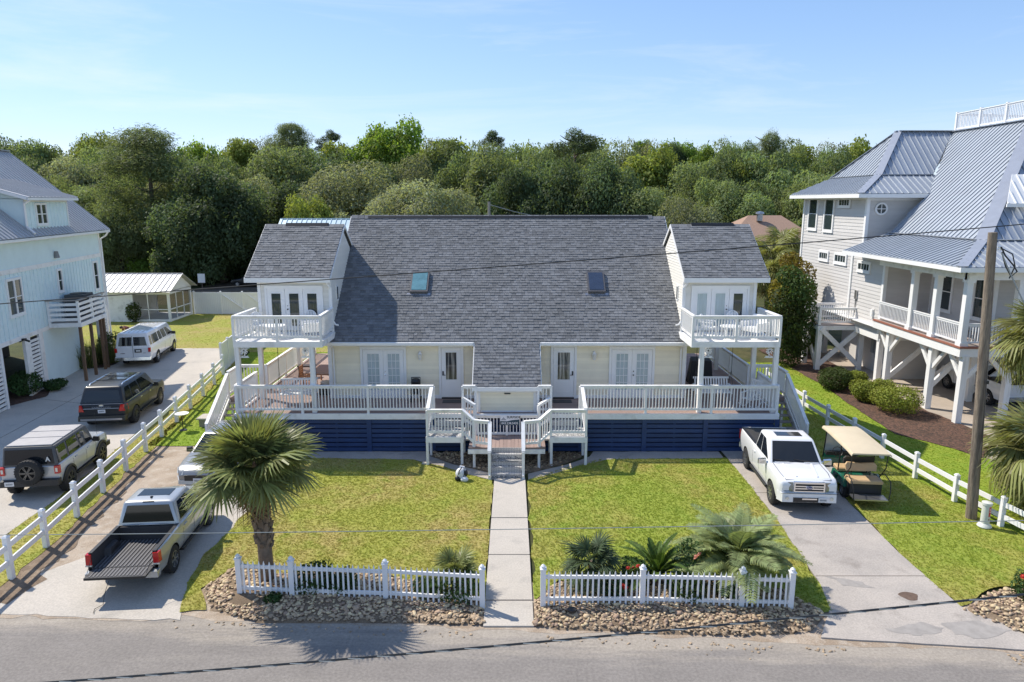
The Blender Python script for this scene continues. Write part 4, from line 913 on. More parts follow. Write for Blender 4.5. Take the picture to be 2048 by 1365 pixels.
# ================================================================= grey house on stilts (right)
mat('deck_paint', (.36,.30,.27), .6, var=.15)
RHo = T('stilt_house', 'light grey lap-sided house on white stilts with blue-grey metal roof', 'house', (24, 40, 0))
b = MB(); b.box(20.4,30,40.9,49.6,2.5,10.1); b.box(20.0,24,37.5,41.2,2.45,6.75); b.box(22.6,40,32.6,46,3.45,7.4)
b.add([(23.2,40.0,6.9),(30,40,6.9),(30,40,10.2),(25,40,10.2)],[(0,1,2,3)])
RW = b.build('wall', greysiding, RHo)
lap_wall(RW, (20.4,49.6), (0,-1), 8.7, 2.5, 10.0, greysiding, .20, holes=((0.55,2.15,7.8,10.1),(2.95,4.6,7.8,10.1),(4.9,6.9,9.3,10.0)))
lap_wall(RW, (20.4,40.9), (1,0), 4.0, 6.8, 10.0, greysiding, .20, clip=lambda z: (max(0, 0), 4.0))
lap_wall(RW, (20.0,41.2), (0,-1), 3.7, 2.5, 6.72, greysiding, .20)
lap_wall(RW, (20.0,37.5), (1,0), 2.6, 2.5, 6.6, greysiding, .20)
lap_wall(RW, (22.6,37.5), (0,-1), 4.9, 3.6, 6.7, greysiding, .20); lap_wall(RW, (22.6,32.6), (1,0), 10, 3.6, 6.7, greysiding, .20)
for x, y, z0, z1 in ((20.38,49.6,2.4,10.1),(20.38,40.9,2.4,10.1),(19.98,41.2,2.3,6.7),(19.98,37.5,2.3,6.7),(22.58,37.45,3.5,6.7),(22.55,32.55,3.5,6.7)): MB().box(x-.06,x+.12,y-.10,y+.10,z0,z1).build('corner_trim', white, RHo)
b = MB()
b.box(19.95,20.0,37.42,41.2,2.30,2.66); b.box(20.0,22.7,37.42,37.48,2.30,2.66); b.box(20.34,20.38,41.2,49.6,2.3,2.5); b.box(20.3,20.38,40.82,49.6,9.85,10.1); b.box(20.38,24,40.82,40.88,9.8,10.1)
b.beam((20.9,40.84,6.9),(22.2,40.84,8.1),.05,.25); b.beam((22.2,40.84,8.1),(24.2,40.84,10.2),.05,.25)
b.build('wall_trim', white, RHo)
UW, UN = (0,-1), (-1,0); US, USN = (1,0), (0,-1)
O1 = (20.38, 49.6)
wing = lambda y: 49.6-y
window(RHo, O1, UW, UN, wing(48.85), wing(47.35), 7.85, 10.02, white, 1, 2, .16); window(RHo, O1, UW, UN, wing(46.4), wing(44.95), 7.82, 10.0, white, 1, 2, .16)
window(RHo, O1, UW, UN, wing(44.5), wing(42.9), 9.38, 9.98, white, 4, 1, .14)
window(RHo, O1, UW, UN, wing(46.65), wing(45.2), 5.95, 6.62, white, 4, 1, .15); window(RHo, O1, UW, UN, wing(44.4), wing(42.7), 5.93, 6.62, white, 4, 1, .15)
window(RHo, (19.98,41.2), UW, UN, 41.2-40.5, 41.2-39.0, 5.80, 6.42, white, 4, 1, .14)
for a, c in ((36.9,35.6),(34.0,32.9)): window(RHo, (22.58,37.5), UW, UN, 37.5-a, 37.5-c, 4.1, 6.2, white, 1, 2, .14)
for a in (23.6,26,28.6): window(RHo, (22.6,32.58), US, USN, a-22.6, a-21.4, 4.1, 6.2, white, 1, 2, .14)
b = MB(); b.lathe([(.36,0),(.36,-.07),(.27,-.07),(.27,0)],20,(21.17,40.86,9.33),'y',close=True); rw = b.build('round_window', white, RHo, smooth=True)
MB().lathe([(.275,0),(.275,-.02)],20,(21.17,40.85,9.33),'y').build('pane', glass, rw); MB().box(20.9,21.44,40.80,40.825,9.31,9.35).box(21.15,21.19,40.798,40.823,9.06,9.60).build('muntin', white, rw)
# roofs
RR = MB().box(27.6,39.8,38.6,47.8,13.80,13.93).build('roof', blueroof, RHo)
ez, kz = 7.0, 7.98
metal_roof(RR, [(18.9,29.45,ez),(18.9,40.2,ez),(21.4,40.2,kz),(21.4,32.1,kz)], (-1,0,-.4), blueroof, .36)
metal_roof(RR, [(18.9,29.45,ez),(40,29.45,ez),(40,32.1,kz),(21.4,32.1,kz)], (0,-1,-.4), blueroof, .36)
metal_roof(RR, [(21.4,32.1,kz),(21.4,40.0,kz),(23.7,40.6,10.27),(27.4,45.2,13.95),(27.4,38.3,13.95)], (-1,0,-1), blueroof, .34)
metal_roof(RR, [(21.4,32.1,kz),(40,32.1,kz),(40,38.3,13.95),(27.4,38.3,13.95)], (0,-1,-1), blueroof, .36)
tz, tk, tr = 10.17, 11.25, 14.0
metal_roof(RR, [(19.6,40.3,tz),(19.6,50.3,tz),(21.5,48.3,tk),(21.5,42.2,tk)], (-1,0,-.5), blueroof, .36)
metal_roof(RR, [(19.6,40.3,tz),(24.2,40.3,tz),(24.9,42.2,tk),(21.5,42.2,tk)], (0,-1,-.5), blueroof, .36)
metal_roof(RR, [(21.5,42.2,tk),(21.5,48.3,tk),(24.0,45.2,tr)], (-1,0,-1), blueroof, .36)
metal_roof(RR, [(21.5,42.2,tk),(24.7,42.2,tk),(27.4,45.2,tr),(24.0,45.2,tr)], (0,-1,-1), blueroof, .36)
metal_roof(RR, [(21.5,48.3,tk),(24.0,45.2,tr),(28,45.2,tr),(28,48.3,tk)], (0,1,-1), blueroof, 1.)
b = MB()
def ridge(p, q, wd=.42): b.beam(V(p)+V((0,0,.055)), V(q)+V((0,0,.055)), wd, .035)
ridge((18.95,29.5,ez),(21.4,32.1,kz)); ridge((21.4,32.1,kz),(27.4,38.3,13.95),.6); ridge((21.4,32.1,kz),(21.4,40.0,kz),.34); ridge((21.4,32.1,kz),(40,32.1,kz),.34)
ridge((27.4,38.2,13.95),(27.4,45.2,13.95)); ridge((27.4,38.3,13.95),(40,38.3,13.95)); ridge((19.65,40.35,tz),(21.5,42.2,tk)); ridge((21.5,42.2,tk),(24,45.2,tr)); ridge((24,45.2,tr),(27.4,45.2,tr)); ridge((21.5,42.2,tk),(24.7,42.2,tk),.25); ridge((21.5,42.2,tk),(21.5,48.3,tk),.25); ridge((21.5,48.3,tk),(24.0,45.2,tr))
b.build('ridge_cap', mat('ridge_metal', (.44,.46,.50), .4, .5, var=.08), RR)
b = MB()
b.box(18.84,18.90,29.4,40.2,ez-.20,ez-.01); b.box(18.9,40,29.39,29.45,ez-.20,ez-.01); b.box(19.54,19.6,40.25,50.3,tz-.22,tz-.01); b.box(19.6,24.2,40.24,40.3,tz-.22,tz-.01); b.box(19.6,20.4,40.3,50.2,tz-.20,tz-.15); b.box(18.9,19.95,29.45,40.2,ez-.19,ez-.15); b.box(19.95,40,29.45,30.0,ez-.19,ez-.15)
b.build('fascia', white, RHo)
b = MB(); b.box(19.6,19.9,30.1,37.4,6.42,6.80); b.box(19.6,40,29.95,30.25,6.42,6.80); b.box(19.9,22.6,30.25,37.4,6.80,6.84); b.box(22.6,40,30.25,32.6,6.80,6.84); b.build('porch_beam', white_worn, RHo)
# south shed dormer with pale roof
b = MB(); b.box(23.9,30,33.8,36.5,9.0,9.75); sd = b.build('dormer', cream, RHo)
metal_roof(sd, [(23.1,33.3,9.62),(30,33.3,9.62),(30,34.6,11.0),(24.05,34.6,11.0)], (0,-1,-1), white, .36); MB().box(23.08,30,33.24,33.3,9.48,9.62).build('fascia', white, sd)
# roof-top rail
railing(RHo, (27.5,45.1), (27.5,38.4), 13.98, 13.98, 1.10, m=vinyl, gap=.13, posts=2.3, pw=.13, ptop=.12); railing(RHo, (27.5,38.4), (39.5,38.4), 13.98, 13.98, 1.10, m=vinyl, gap=.16, posts=2.4, endposts=(0,1), pw=.13, ptop=.12); railing(RHo, (27.5,45.1), (39.5,47.6), 13.98, 13.98, 1.10, m=vinyl, gap=.2, posts=2.4, endposts=(0,1), pw=.13, ptop=.12)
# porch
b = MB(); b.box(19.62,22.6,29.95,37.42,3.43,3.50); b.box(22.6,40,29.95,32.6,3.43,3.50); pf = b.build('porch_deck', MATS['deck_paint'], RHo)
b = MB(); b.box(19.56,19.62,29.89,37.4,3.05,3.42); b.box(19.62,40,29.89,29.95,3.05,3.42); b.box(19.62,40,29.95,46,3.05,3.10); b.build('rim_board', white, RHo)
MB().box(19.52,19.63,29.86,37.4,3.43,3.515).box(19.63,40,29.86,29.97,3.43,3.515).build('deck_edge', redwood, RHo)
for x, y in ((19.75,34.2),(19.75,32.3),(19.75,30.15),(22.0,30.15),(24.8,30.15),(27.8,30.15)):
    b = MB(); b.box(x-.13,x+.13,y-.13,y+.13,3.51,6.42); b.box(x-.18,x+.18,y-.18,y+.18,3.51,3.66); b.box(x-.18,x+.18,y-.18,y+.18,6.30,6.42); b.build('porch_column', white, RHo)
for p, q in (((19.75,37.3),(19.75,34.2)),((19.75,34.2),(19.75,32.3)),((19.75,32.3),(19.75,30.15)),((19.75,30.15),(22.0,30.15)),((22.0,30.15),(24.8,30.15)),((24.8,30.15),(27.8,30.15))): railing(RHo, p, q, 3.5, 3.5, 1.0, m=vinyl, gap=.125, posts=9, endposts=(0,0), cap=.09)
# stilts and braces
for x, y, h in ((19.85,36.1,3.1),(19.85,32.3,3.1),(19.85,29.98,3.1),(20.1,37.45,2.4),(22.15,30.4,3.1),(25.2,30.4,3.1),(22.6,33.5,3.1),(22.6,36.6,3.1),(20.4,40.2,2.4),(25.6,33.6,3.1),(25.6,37,3.1),(20.5,45,2.4),(20.5,49.4,2.4),(17.95,40.2,2.6),(17.95,42.0,2.6)): inst('stilt', ubox(white_worn), RHo, (x,y,0), None, (.27,.27,h))
b = MB()
for x, y, dx, dy in ((19.85,36.1,0,1),(19.85,36.1,0,-1),(19.85,32.3,0,1),(19.85,32.3,0,-1),(19.85,29.98,0,1),(19.85,29.98,1,0),(22.15,30.4,1,0),(22.15,30.4,-1,0),(22.6,33.5,0,1),(25.2,30.4,-1,0)):
    MB().beam((x+dx*.1,y+dy*.1,2.05),(x+dx*1.05,y+dy*1.05,3.08),.13,.17).build('knee_brace', white_worn, RHo)
for p, q in (((17.95,40.1,.3),(20.3,40.1,2.5)),((17.95,40.04,2.5),(20.3,40.04,.3)),((17.9,40.3,.3),(17.9,42,2.4)),((19.9,36.3,.4),(22.6,36.6,2.7)),((22.6,33.6,2.6),(22.6,36.5,.5)),((19.9,32.3,1.1),(22.5,33.4,2.9)),((25.6,33.6,2.7),(22.7,33.5,.5))): MB().beam(p,q,.10,.26).build('cross_brace', white_worn, RHo)
b = MB(); b.box(21.1,25,37.9,44,0,2.45); b.box(26.5,40,38,44,0,3.05); b.build('storage_wall', greysiding, RHo)
b = MB(); b.box(20.98,21.1,38.6,39.0,.9,1.9); b.box(20.95,21.1,39.2,39.6,.9,1.7); b.box(20.98,21.1,39.8,40.1,1.1,2.0); b.tube([(21.05,38.8,1.9),(21.05,38.8,2.4)],.04,6); b.tube([(21.05,39.4,.1),(21.05,39.4,.9)],.05,6); b.build('meter_box', mat('meter_grey', (.34,.36,.38), .45, .3), RHo)
# small side deck
b = MB(); b.box(17.85,20.4,40.15,42.2,2.62,2.70); b.build('side_deck', MATS['deck_paint'], RHo); b = MB(); b.box(17.80,20.4,40.10,40.15,2.40,2.64); b.box(17.80,17.85,40.15,42.2,2.40,2.64); b.build('rim_board', white_worn, RHo)
railing(RHo, (17.9,40.2), (20.3,40.2), 2.7, 2.7, 1.0, m=vinyl, gap=.13, posts=9, pw=.14, ptop=.12, endposts=(1,0)); railing(RHo, (17.9,40.2), (17.9,42.2), 2.7, 2.7, 1.0, m=vinyl, gap=.13, posts=9, pw=.14, ptop=.12, endposts=(0,1)); railing(RHo, (17.9,42.2), (20.3,42.2), 2.7, 2.7, 1.0, m=vinyl, gap=.13, posts=9, pw=.14, endposts=(0,0))
b = MB(); b.tube([(19.97,40.6,2.8),(19.93,40.3,3.8),(19.93,40.3,4.2)],.03,6); b.box(19.88,19.98,40.2,40.4,4.2,4.7); b.build('outdoor_shower', steel, RHo)
MB().box(19.86,19.98,38.2,38.4,3.5,3.9).build('dryer_vent', white, RHo)

# ================================================================= screened shed behind the blue house
SH = T('screened_shed', 'low white shed with silver metal roof and screened porch end', 'shed', (-31, 58.5, 0))
b = MB(); b.box(-36,-31.2,57.0,61.0,.0,2.45); b.build('wall', white_worn, SH)
for i in range(12): MB().hull8([(-36,56.95,.2*i),(-31.2,56.95,.2*i),(-31.2,57,.2*i),(-36,57,.2*i),(-36,56.985,.2*i+.2),(-31.2,56.985,.2*i+.2),(-31.2,57,.2*i+.2),(-36,57,.2*i+.2)],R.random()).build('plank', white_worn, SH)
b = MB(); b.box(-31.2,-28.15,57.0,61.0,0,.22); b.box(-36.1,-28.0,56.94,57.04,2.3,2.55); b.box(-28.22,-28.1,56.95,61,2.3,2.55)
for x, y in ((-31.2,57.02),(-28.2,57.02),(-28.2,60.9),(-31.2,60.9)): b.box(x-.09,x+.09,y-.07,y+.09,0,2.4)
b.box(-29.95,-29.88,57.0,57.05,.22,2.3); b.box(-31.1,-28.25,57.0,57.05,1.0,1.07); b.box(-28.2,-28.14,58.2,58.28,.2,2.3); b.box(-28.2,-28.14,59.5,59.58,.2,2.3); b.box(-28.2,-28.14,57.1,60.9,1.0,1.08)
b.prism([(-28.1,56.9,2.5),(-28.1,61.1,2.5),(-28.1,59.0,3.75)],(-.06,0,0)); b.build('porch_frame', white, SH)
scr = bpy.data.materials.new('insect_screen'); scr.use_nodes = True; t_ = scr.node_tree; t_.nodes.clear(); o_ = N(t_,'ShaderNodeOutputMaterial'); tr_ = N(t_,'ShaderNodeBsdfTransparent'); df = N(t_,'ShaderNodeBsdfDiffuse'); df.inputs[0].default_value = (.03,.03,.03,1); ms_ = N(t_,'ShaderNodeMixShader'); ms_.inputs[0].default_value = .35
t_.links.new(tr_.outputs[0],ms_.inputs[1]); t_.links.new(df.outputs[0],ms_.inputs[2]); t_.links.new(ms_.outputs[0],o_.inputs[0])
b = MB(); b.quad((-31.1,57.03,.22),(-28.25,57.03,.22),(-28.25,57.03,2.3),(-31.1,57.03,2.3)); b.quad((-28.17,57.1,.22),(-28.17,60.9,.22),(-28.17,60.9,2.3),(-28.17,57.1,2.3)); b.quad((-31.1,60.9,.22),(-28.25,60.9,.22),(-28.25,60.9,2.3),(-31.1,60.9,2.3)); b.build('screen', scr, SH, fix=False)
SR = MB().box(-36.3,-27.8,58.9,59.1,3.80,3.84).build('roof', metalroof, SH)
metal_roof(SR, [(-36.3,56.5,2.5),(-27.75,56.5,2.5),(-27.75,59.0,3.78),(-36.3,59.0,3.78)], (0,-1,-.5), metalroof, .42); metal_roof(SR, [(-36.3,61.5,2.5),(-27.75,61.5,2.5),(-27.75,59.0,3.78),(-36.3,59.0,3.78)], (0,1,-.5), metalroof, 1.)

# ================================================================= fences
def vinyl_fence(nm, label, pts, h, closed_gate=None, group=None):
    f = T(nm, label, 'fence', (pts[0][0], pts[0][1], 0), group=group)
    for (xa, ya), (xb, yb) in zip(pts, pts[1:]):
        ln = math.hypot(xb-xa, yb-ya); u = ((xb-xa)/ln, (yb-ya)/ln); n = max(1, round(ln/1.9)); out = (u[1], -u[0])
        for i in range(n):
            s0, s1 = ln*i/n+.06, ln*(i+1)/n-.06; b = MB(); fbox(b,(xa,ya),u,out,s0,s1,-.03,.03,h-.14,h); fbox(b,(xa,ya),u,out,s0,s1,-.03,.03,.04,.18)
            k = int((s1-s0)/.16)
            pn = b.build('fence_panel', vinyl, f)
            for j in range(k): fbox(MB(),(xa,ya),u,out,lerp(s0,s1,j/k)+.004,lerp(s0,s1,(j+1)/k)-.004,-.012,.012,.18,h-.14).build('board', vinyl, pn)
        for i in range(0 if (xa,ya) == tuple(pts[0]) else 1, n+1):
            x, y = xa+u[0]*ln*i/n, ya+u[1]*ln*i/n; b = MB(); b.box(x-.065,x+.065,y-.065,y+.065,0,h+.06); b.hull8([(x-.08,y-.08,h+.06),(x+.08,y-.08,h+.06),(x+.08,y+.08,h+.06),(x-.08,y+.08,h+.06),(x-.02,y-.02,h+.13),(x+.02,y-.02,h+.13),(x+.02,y+.02,h+.13),(x-.02,y+.02,h+.13)]); b.build('post', vinyl, f)
    return f
vf = vinyl_fence('privacy_fence', 'white vinyl privacy fence with braced gate beside the screened shed', [(-28.0,61.2),(-25.6,61.1),(-16,60.9)], 1.95)
for xa, xb in ((-25.4,-23.3),(-23.2,-21.2)): MB().beam((xa,61.02,1.75),(xb,61.0,.25),.05,.12,up=(0,-1,0)).build('gate_brace', vinyl, vf)
vinyl_fence('privacy_fence', 'white vinyl privacy fence running back along the left side of the yellow house', [(-16.75,39.4),(-17.5,44.2),(-18.6,52)], 1.7)
def rail_fence(label, pts, h, zs, pw, group=None):
    f = T('rail_fence', label, 'fence', (pts[0][0], pts[0][1], 0), group=group)
    for i, (x, y) in enumerate(pts):
        dz = R.uniform(-.03,.03); b = MB(); b.box(x-pw,x+pw,y-pw,y+pw,0,h+dz); e = pw+.014; b.hull8([(x-e,y-e,h+dz),(x+e,y-e,h+dz),(x+e,y+e,h+dz),(x-e,y+e,h+dz),(x-e*.5,y-e*.5,h+.05+dz),(x+e*.5,y-e*.5,h+.05+dz),(x+e*.5,y+e*.5,h+.05+dz),(x-e*.5,y+e*.5,h+.05+dz)]); b.build('post', vinyl, f)
        if i:
            p = pts[i-1]
            for z in zs: MB().beam((p[0],p[1],z+R.uniform(-.01,.01)),(x,y,z+R.uniform(-.01,.01)),.045,.15).build('rail', vinyl, f)
fl_ = [(-12.95,15.0),(-13.12,16.8),(-13.32,18.5),(-13.62,20.44),(-13.88,22.33),(-14.17,24.3),(-14.47,26.3),(-14.72,28.1),(-15.03,30.1),(-15.36,32.2),(-15.71,34.4),(-16.1,36.7),(-16.5,38.9)]
rail_fence('white two-rail vinyl fence between the sandy parking strip and the left driveway', fl_, 1.16, (.50,.92), .065)
rail_fence('white two-rail vinyl fence running from the street corner along the dirt strip', [(-13.08,15.0),(-16.5,14.9)], 1.16, (.5,.92), .065)
rail_fence('white two-rail vinyl fence along the right lawn behind the golf cart', [(13.7,36.5),(13.75,34.2),(13.8,31.9),(13.95,29.7),(14.1,27.6),(14.25,25.6),(14.4,23.6),(14.57,21.6),(14.86,19.8),(15.2,18),(15.6,16.4)], .95, (.36,.74), .065)

# picket fences along the street
def picket_fence(label, pts, seed):
    f = T('picket_fence', label, 'picket fence', (pts[0][0], pts[0][1], 0), group='white picket fences along the street')
    def pk():
        b = MB(); w2 = .022; b.box(-w2,w2,-.011,.011,.0,.82); b.hull8([(-w2,-.011,.82),(w2,-.011,.82),(w2,.011,.82),(-w2,.011,.82),(-.003,-.004,.91),(.003,-.004,.91),(.003,.004,.91),(-.003,.004,.91)]); return b.mesh('picket', vinyl)
    pm = shared('picket', pk)
    for i, (x, y) in enumerate(pts):
        b = MB(); b.box(x-.062,x+.062,y-.062,y+.062,0,1.06); b.box(x-.078,x+.078,y-.078,y+.078,1.06,1.085); b.lathe([(.04,1.085),(.062,1.12),(.058,1.15),(.0,1.20)],8,(x,y,0)); b.build('post', vinyl, f)
        if i:
            p = pts[i-1]; ln = math.hypot(x-p[0], y-p[1]); az = math.atan2(y-p[1], x-p[0])
            for z in (.28,.86): MB().beam((p[0],p[1],z),(x,y,z+R.uniform(-.012,.012)),.045,.085).build('rail', vinyl, f)
            k = int(ln/.128)
            for j in range(1, k): t = j/k; inst('picket', pm, f, (lerp(p[0],x,t)+.036*math.sin(az), lerp(p[1],y,t)-.036*math.cos(az), .12+R.uniform(-.008,.008)), (0,R.uniform(-.012,.012),az))
    return f
picket_fence('white picket fence in front of the cabbage palm', [(-6.78,15.93),(-5.44,15.82),(-3.10,15.68),(-.72,15.42)], 1)
picket_fence('white picket fence in front of the feathery palms', [(.75,15.42),(3.15,15.42),(5.52,15.33),(6.68,15.27)], 2)
picket_fence('white picket fence post by the red flowers at the driveway corner', [(12.93,15.1),(14.6,15.0)], 3)

# ================================================================= far buildings
BB = T('far_house', 'distant low house with brown shingle roof among the palmettos', 'house', (29, 83, 0))
MB().box(24.5,34,79,90,0,5.2).build('wall', mat('brick_tan', (.30,.20,.15), .9), BB)
rb = MB(); rb.add([(23.8,78.4,5.4),(34.6,78.4,5.4),(34.6,90,5.4),(23.8,90,5.4),(27.6,83,8.2),(31.4,83,8.2)],[(0,1,5,4),(1,2,5),(2,3,4,5),(3,0,4),(3,2,1,0)]); ro_ = rb.build('roof', mat('brown_shingle', (.33,.215,.155), .9, var=.2, vscale=8, bump=.4, bscale=12), BB)
MB().lathe([(.35,7.6),(.35,8.35),(.5,8.4),(.45,8.6),(0,8.7)],10,(28.5,81.8,0)).build('roof_vent', steel, ro_)
TB = T('far_cottage', 'far cottage with pale aqua metal roof behind the left dormer', 'house', (-16, 58, 0))
MB().box(-18.6,-13,56.5,62,0,6.4).build('wall', cream, TB); aq = mat('aqua_metal', (.50,.62,.66), .4, .3)
tr_o = MB().box(-18.8,-12.8,57.9,58.1,8.36,8.42).build('roof', aq, TB); metal_roof(tr_o, [(-18.9,55.5,6.7),(-12.7,55.5,6.7),(-12.7,58,8.36),(-18.9,58,8.36)], (0,-1,-.6), aq, .4); metal_roof(tr_o, [(-18.9,60.5,6.7),(-12.7,60.5,6.7),(-12.7,58,8.36),(-18.9,58,8.36)], (0,1,-.6), aq, 1.)

# ================================================================= poles and wires
PO = T('utility_pole', 'weathered wooden utility pole leaning slightly beside the right fence', 'utility pole', (14.34,20.37,0))
b = MB(); b.tube([(14.34,20.37,-.1),(14.22,20.37,2.2),(14.08,20.37,4.6),(13.93,20.37,7.2),(13.84,20.37,8.85)],[.160,.150,.140,.130,.120],14); b.build('pole', polewood, PO, smooth=True)
b = MB(); b.lathe([(.035,0),(.05,.03),(.03,.06),(.05,.09),(.03,.12)],8,(13.98,20.2,8.35)); b.build('insulator', white, PO)
b = MB(); b.tube([(13.98,20.15,8.45),(14.1,20.1,8.2),(14.35,20.1,7.95),(14.5,20.1,7.75),(14.35,20.1,7.6),(14.15,20.1,7.9),(14.02,20.15,8.3)],.022,5); b.tube([(14.0,20.14,8.4),(14.3,20.1,8.25),(14.42,20.1,7.9),(14.3,20.1,7.55)],.018,5); b.build('cable_loop', black, PO, smooth=True)
b = MB(); b.tube([(14.2,20.16,2.6),(14.13,20.17,3.9),(14.06,20.18,5.1)],.012,4); b.box(14.06,14.16,20.14,20.2,4.4,4.5); b.build('ground_wire', black, PO)
wire_k = mat('wire_black', (.018,.02,.022), .5); wire_g = mat('wire_grey', (.30,.32,.32), .5)
def wire(label, pts, r, m, n=5): 
    import numpy as np
    P = np.array(pts, float); wts = np.ones(len(P)); 
    if len(P) > 4: wts[0] = wts[-1] = .08
    dg_ = 3 if len(P) > 4 else 2; cy, cz_ = (np.polyfit(P[:,0], P[:,k], dg_ if k == 2 else 1, w=wts) for k in (1,2))
    out_ = [V((x, np.polyval(cy,x), np.polyval(cz_,x))) for x in np.linspace(P[0,0], P[-1,0], 41)]
    wire.pts = out_; o = MB().tube(out_, r, n).build('overhead_wire', m, None, smooth=True); return tag(o, label, 'wire', 'overhead wires along the street')
wire('thin dark overhead wire crossing in front of the shingle roof', [(-30,13,6.0),(-9.59,13,7.83),(-3.0,13,8.34),(3.1,13,8.76),(9.4,13,9.32),(30,13,11.6)], .010, wire_k)
wire('thin grey overhead wire crossing low over the lawns', [(-30,10,4.7),(-7.9,10,4.67),(-.2,10,4.76),(5.2,10,4.86),(7.9,10,4.91),(30,10,5.5)], .0065, wire_g)
oc = wire('thick black twisted cable sagging low over the street', [(-30,9,1.9),(-7.44,9,2.81),(-5.24,9,2.99),(-2.33,9,3.25),(-.17,9,3.46),(3.39,9,3.82),(7.23,9,4.28),(30,9,7.2)], .017, wire_k)
def zw(x):
    for p, q in zip(wire.pts, wire.pts[1:]):
        if p.x <= x <= q.x: return lerp(p.z, q.z, (x-p.x)/(q.x-p.x))
for i in range(50):
    x = -9.5+.42*i; MB().tube([(x,8.988,zw(x)+.012),(x+.12,8.982,zw(x+.12)),(x+.24,8.988,zw(x+.24)-.012)],.008,4).build('lashing', wire_g, oc)
wire('pale service cable running down from the utility pole top to the right', [(13.98,20.2,8.42),(14.06,20,7.95),(14.76,19.9,6.8),(16.5,19.6,4.2)], .020, wire_g)
fp = T('utility_pole', 'distant bare utility pole behind the ridge of the shingle roof', 'utility pole', (-1.93,60,0)); MB().tube([(-1.93,60,0),(-1.93,60,9.75)],[.16,.11],8).build('pole', mat('grey_pole', (.32,.29,.25), .9), fp, smooth=True)
tag(MB().tube([(-1.9,60,9.5),(0.2,62,8.9),(4,66,8.0)],.03,4).build('overhead_wire', wire_g), 'drop wire running from the distant pole down to the right', 'wire')
# cable marker post by the pole
MK = T('cable_marker', 'short white marker post with red warning label beside the utility pole', 'marker post', (14.33,19.75,0))
b = MB(); b.lathe([(.17,0),(.20,.04),(.17,.10),(.125,.14),(.12,.72),(.145,.73),(.145,.80),(.10,.82),(.0,.83)],16,(14.33,19.75,.03)); b.build('post', mat('marker_white', (.62,.63,.58), .5), MK, smooth=40)
def on_cyl(a, z, r=.1215): return (14.33+r*math.sin(a), 19.75-r*math.cos(a), z)
def decal(a0,a1,z0,z1,m,nm,r=.1225):
    b = MB(); k = 5; b.add([on_cyl(lerp(a0,a1,i/k),z,r) for z in (z0,z1) for i in range(k+1)],[(i,i+1,k+2+i,k+1+i) for i in range(k)]); b.build(nm,m,MK,fix=False)
decal(.0,.75,.40,.72,mat('label_red',(.55,.05,.03),.5),'warning_label'); decal(.05,.65,.28,.34,mat('label_dark',(.2,.05,.04),.5),'warning_label')
for z in (.68,.63,.58): decal(.15,.6,z-.03,z-.012,platemat,'lettering',.1232)
# ================================================================= vehicles (local frame: +Y is forward)
def pw(pts, y):
    if y <= pts[0][0]: return pts[0][1]
    for (a, va), (b, vb) in zip(pts, pts[1:]):
        if y <= b: return va+(vb-va)*(y-a)/(b-a) if b > a else vb
    return pts[-1][1]
LV = [(0,.955),(.18,.985),(.42,1.),(.68,1.),(.85,.988),(.95,.965),(1.,.915)]
def wheel(par, x, y, r, wd, rimm, spokes=6, side=1, dark_rim=False):
    tk = ('tyre', r, wd)
    def ty():
        b = MB(); b.lathe([(r*.60,-wd/2),(r*.90,-wd/2),(r*.985,-wd*.40),(r,-wd*.25),(r,wd*.25),(r*.985,wd*.40),(r*.90,wd/2),(r*.60,wd/2)],28,axis='x',close=True)
        for k in range(28): a = 2*PI*k/28; b.beam((-wd*.42,r*.995*math.cos(a),r*.995*math.sin(a)),(-wd*.05,r*1.0*math.cos(a+.06),r*1.0*math.sin(a+.06)),.03,.02,up=(0,math.cos(a),math.sin(a))); b.beam((wd*.05,r*1.0*math.cos(a+.1),r*1.0*math.sin(a+.1)),(wd*.42,r*.995*math.cos(a+.04),r*.995*math.sin(a+.04)),.03,.02,up=(0,math.cos(a),math.sin(a)))
        b.lathe([(r*.62,-.02),(r*.62,.02)],20,axis='x'); return b.mesh('wheel', rubber, smooth=True)
    def rm():
        b = MB(); R_ = r*.63; b.lathe([(R_,0),(R_,.07),(R_*.90,.075),(R_*.88,.02)],28,axis='x',close=True); b.lathe([(R_*.24,0.02),(R_*.24,.065),(R_*.12,.075),(0,.075)],14,axis='x')
        for k in range(spokes):
            a = 2*PI*k/spokes
            for da in (-.10,.10): b.beam((.06,R_*.18*math.cos(a+da*2),R_*.18*math.sin(a+da*2)),(.055,R_*.92*math.cos(a+da),R_*.92*math.sin(a+da)),.028,R_*.14,up=(1,0,0))
        return b.mesh('rim', rimm, smooth=True)
    o = inst('wheel', shared(tk, ty), par, (x, y, r), (0, 0, 0 if side > 0 else PI))
    inst('rim', shared(('rim', r, spokes, rimm.name), rm), o, (wd*.5-.075, 0, 0)); return o

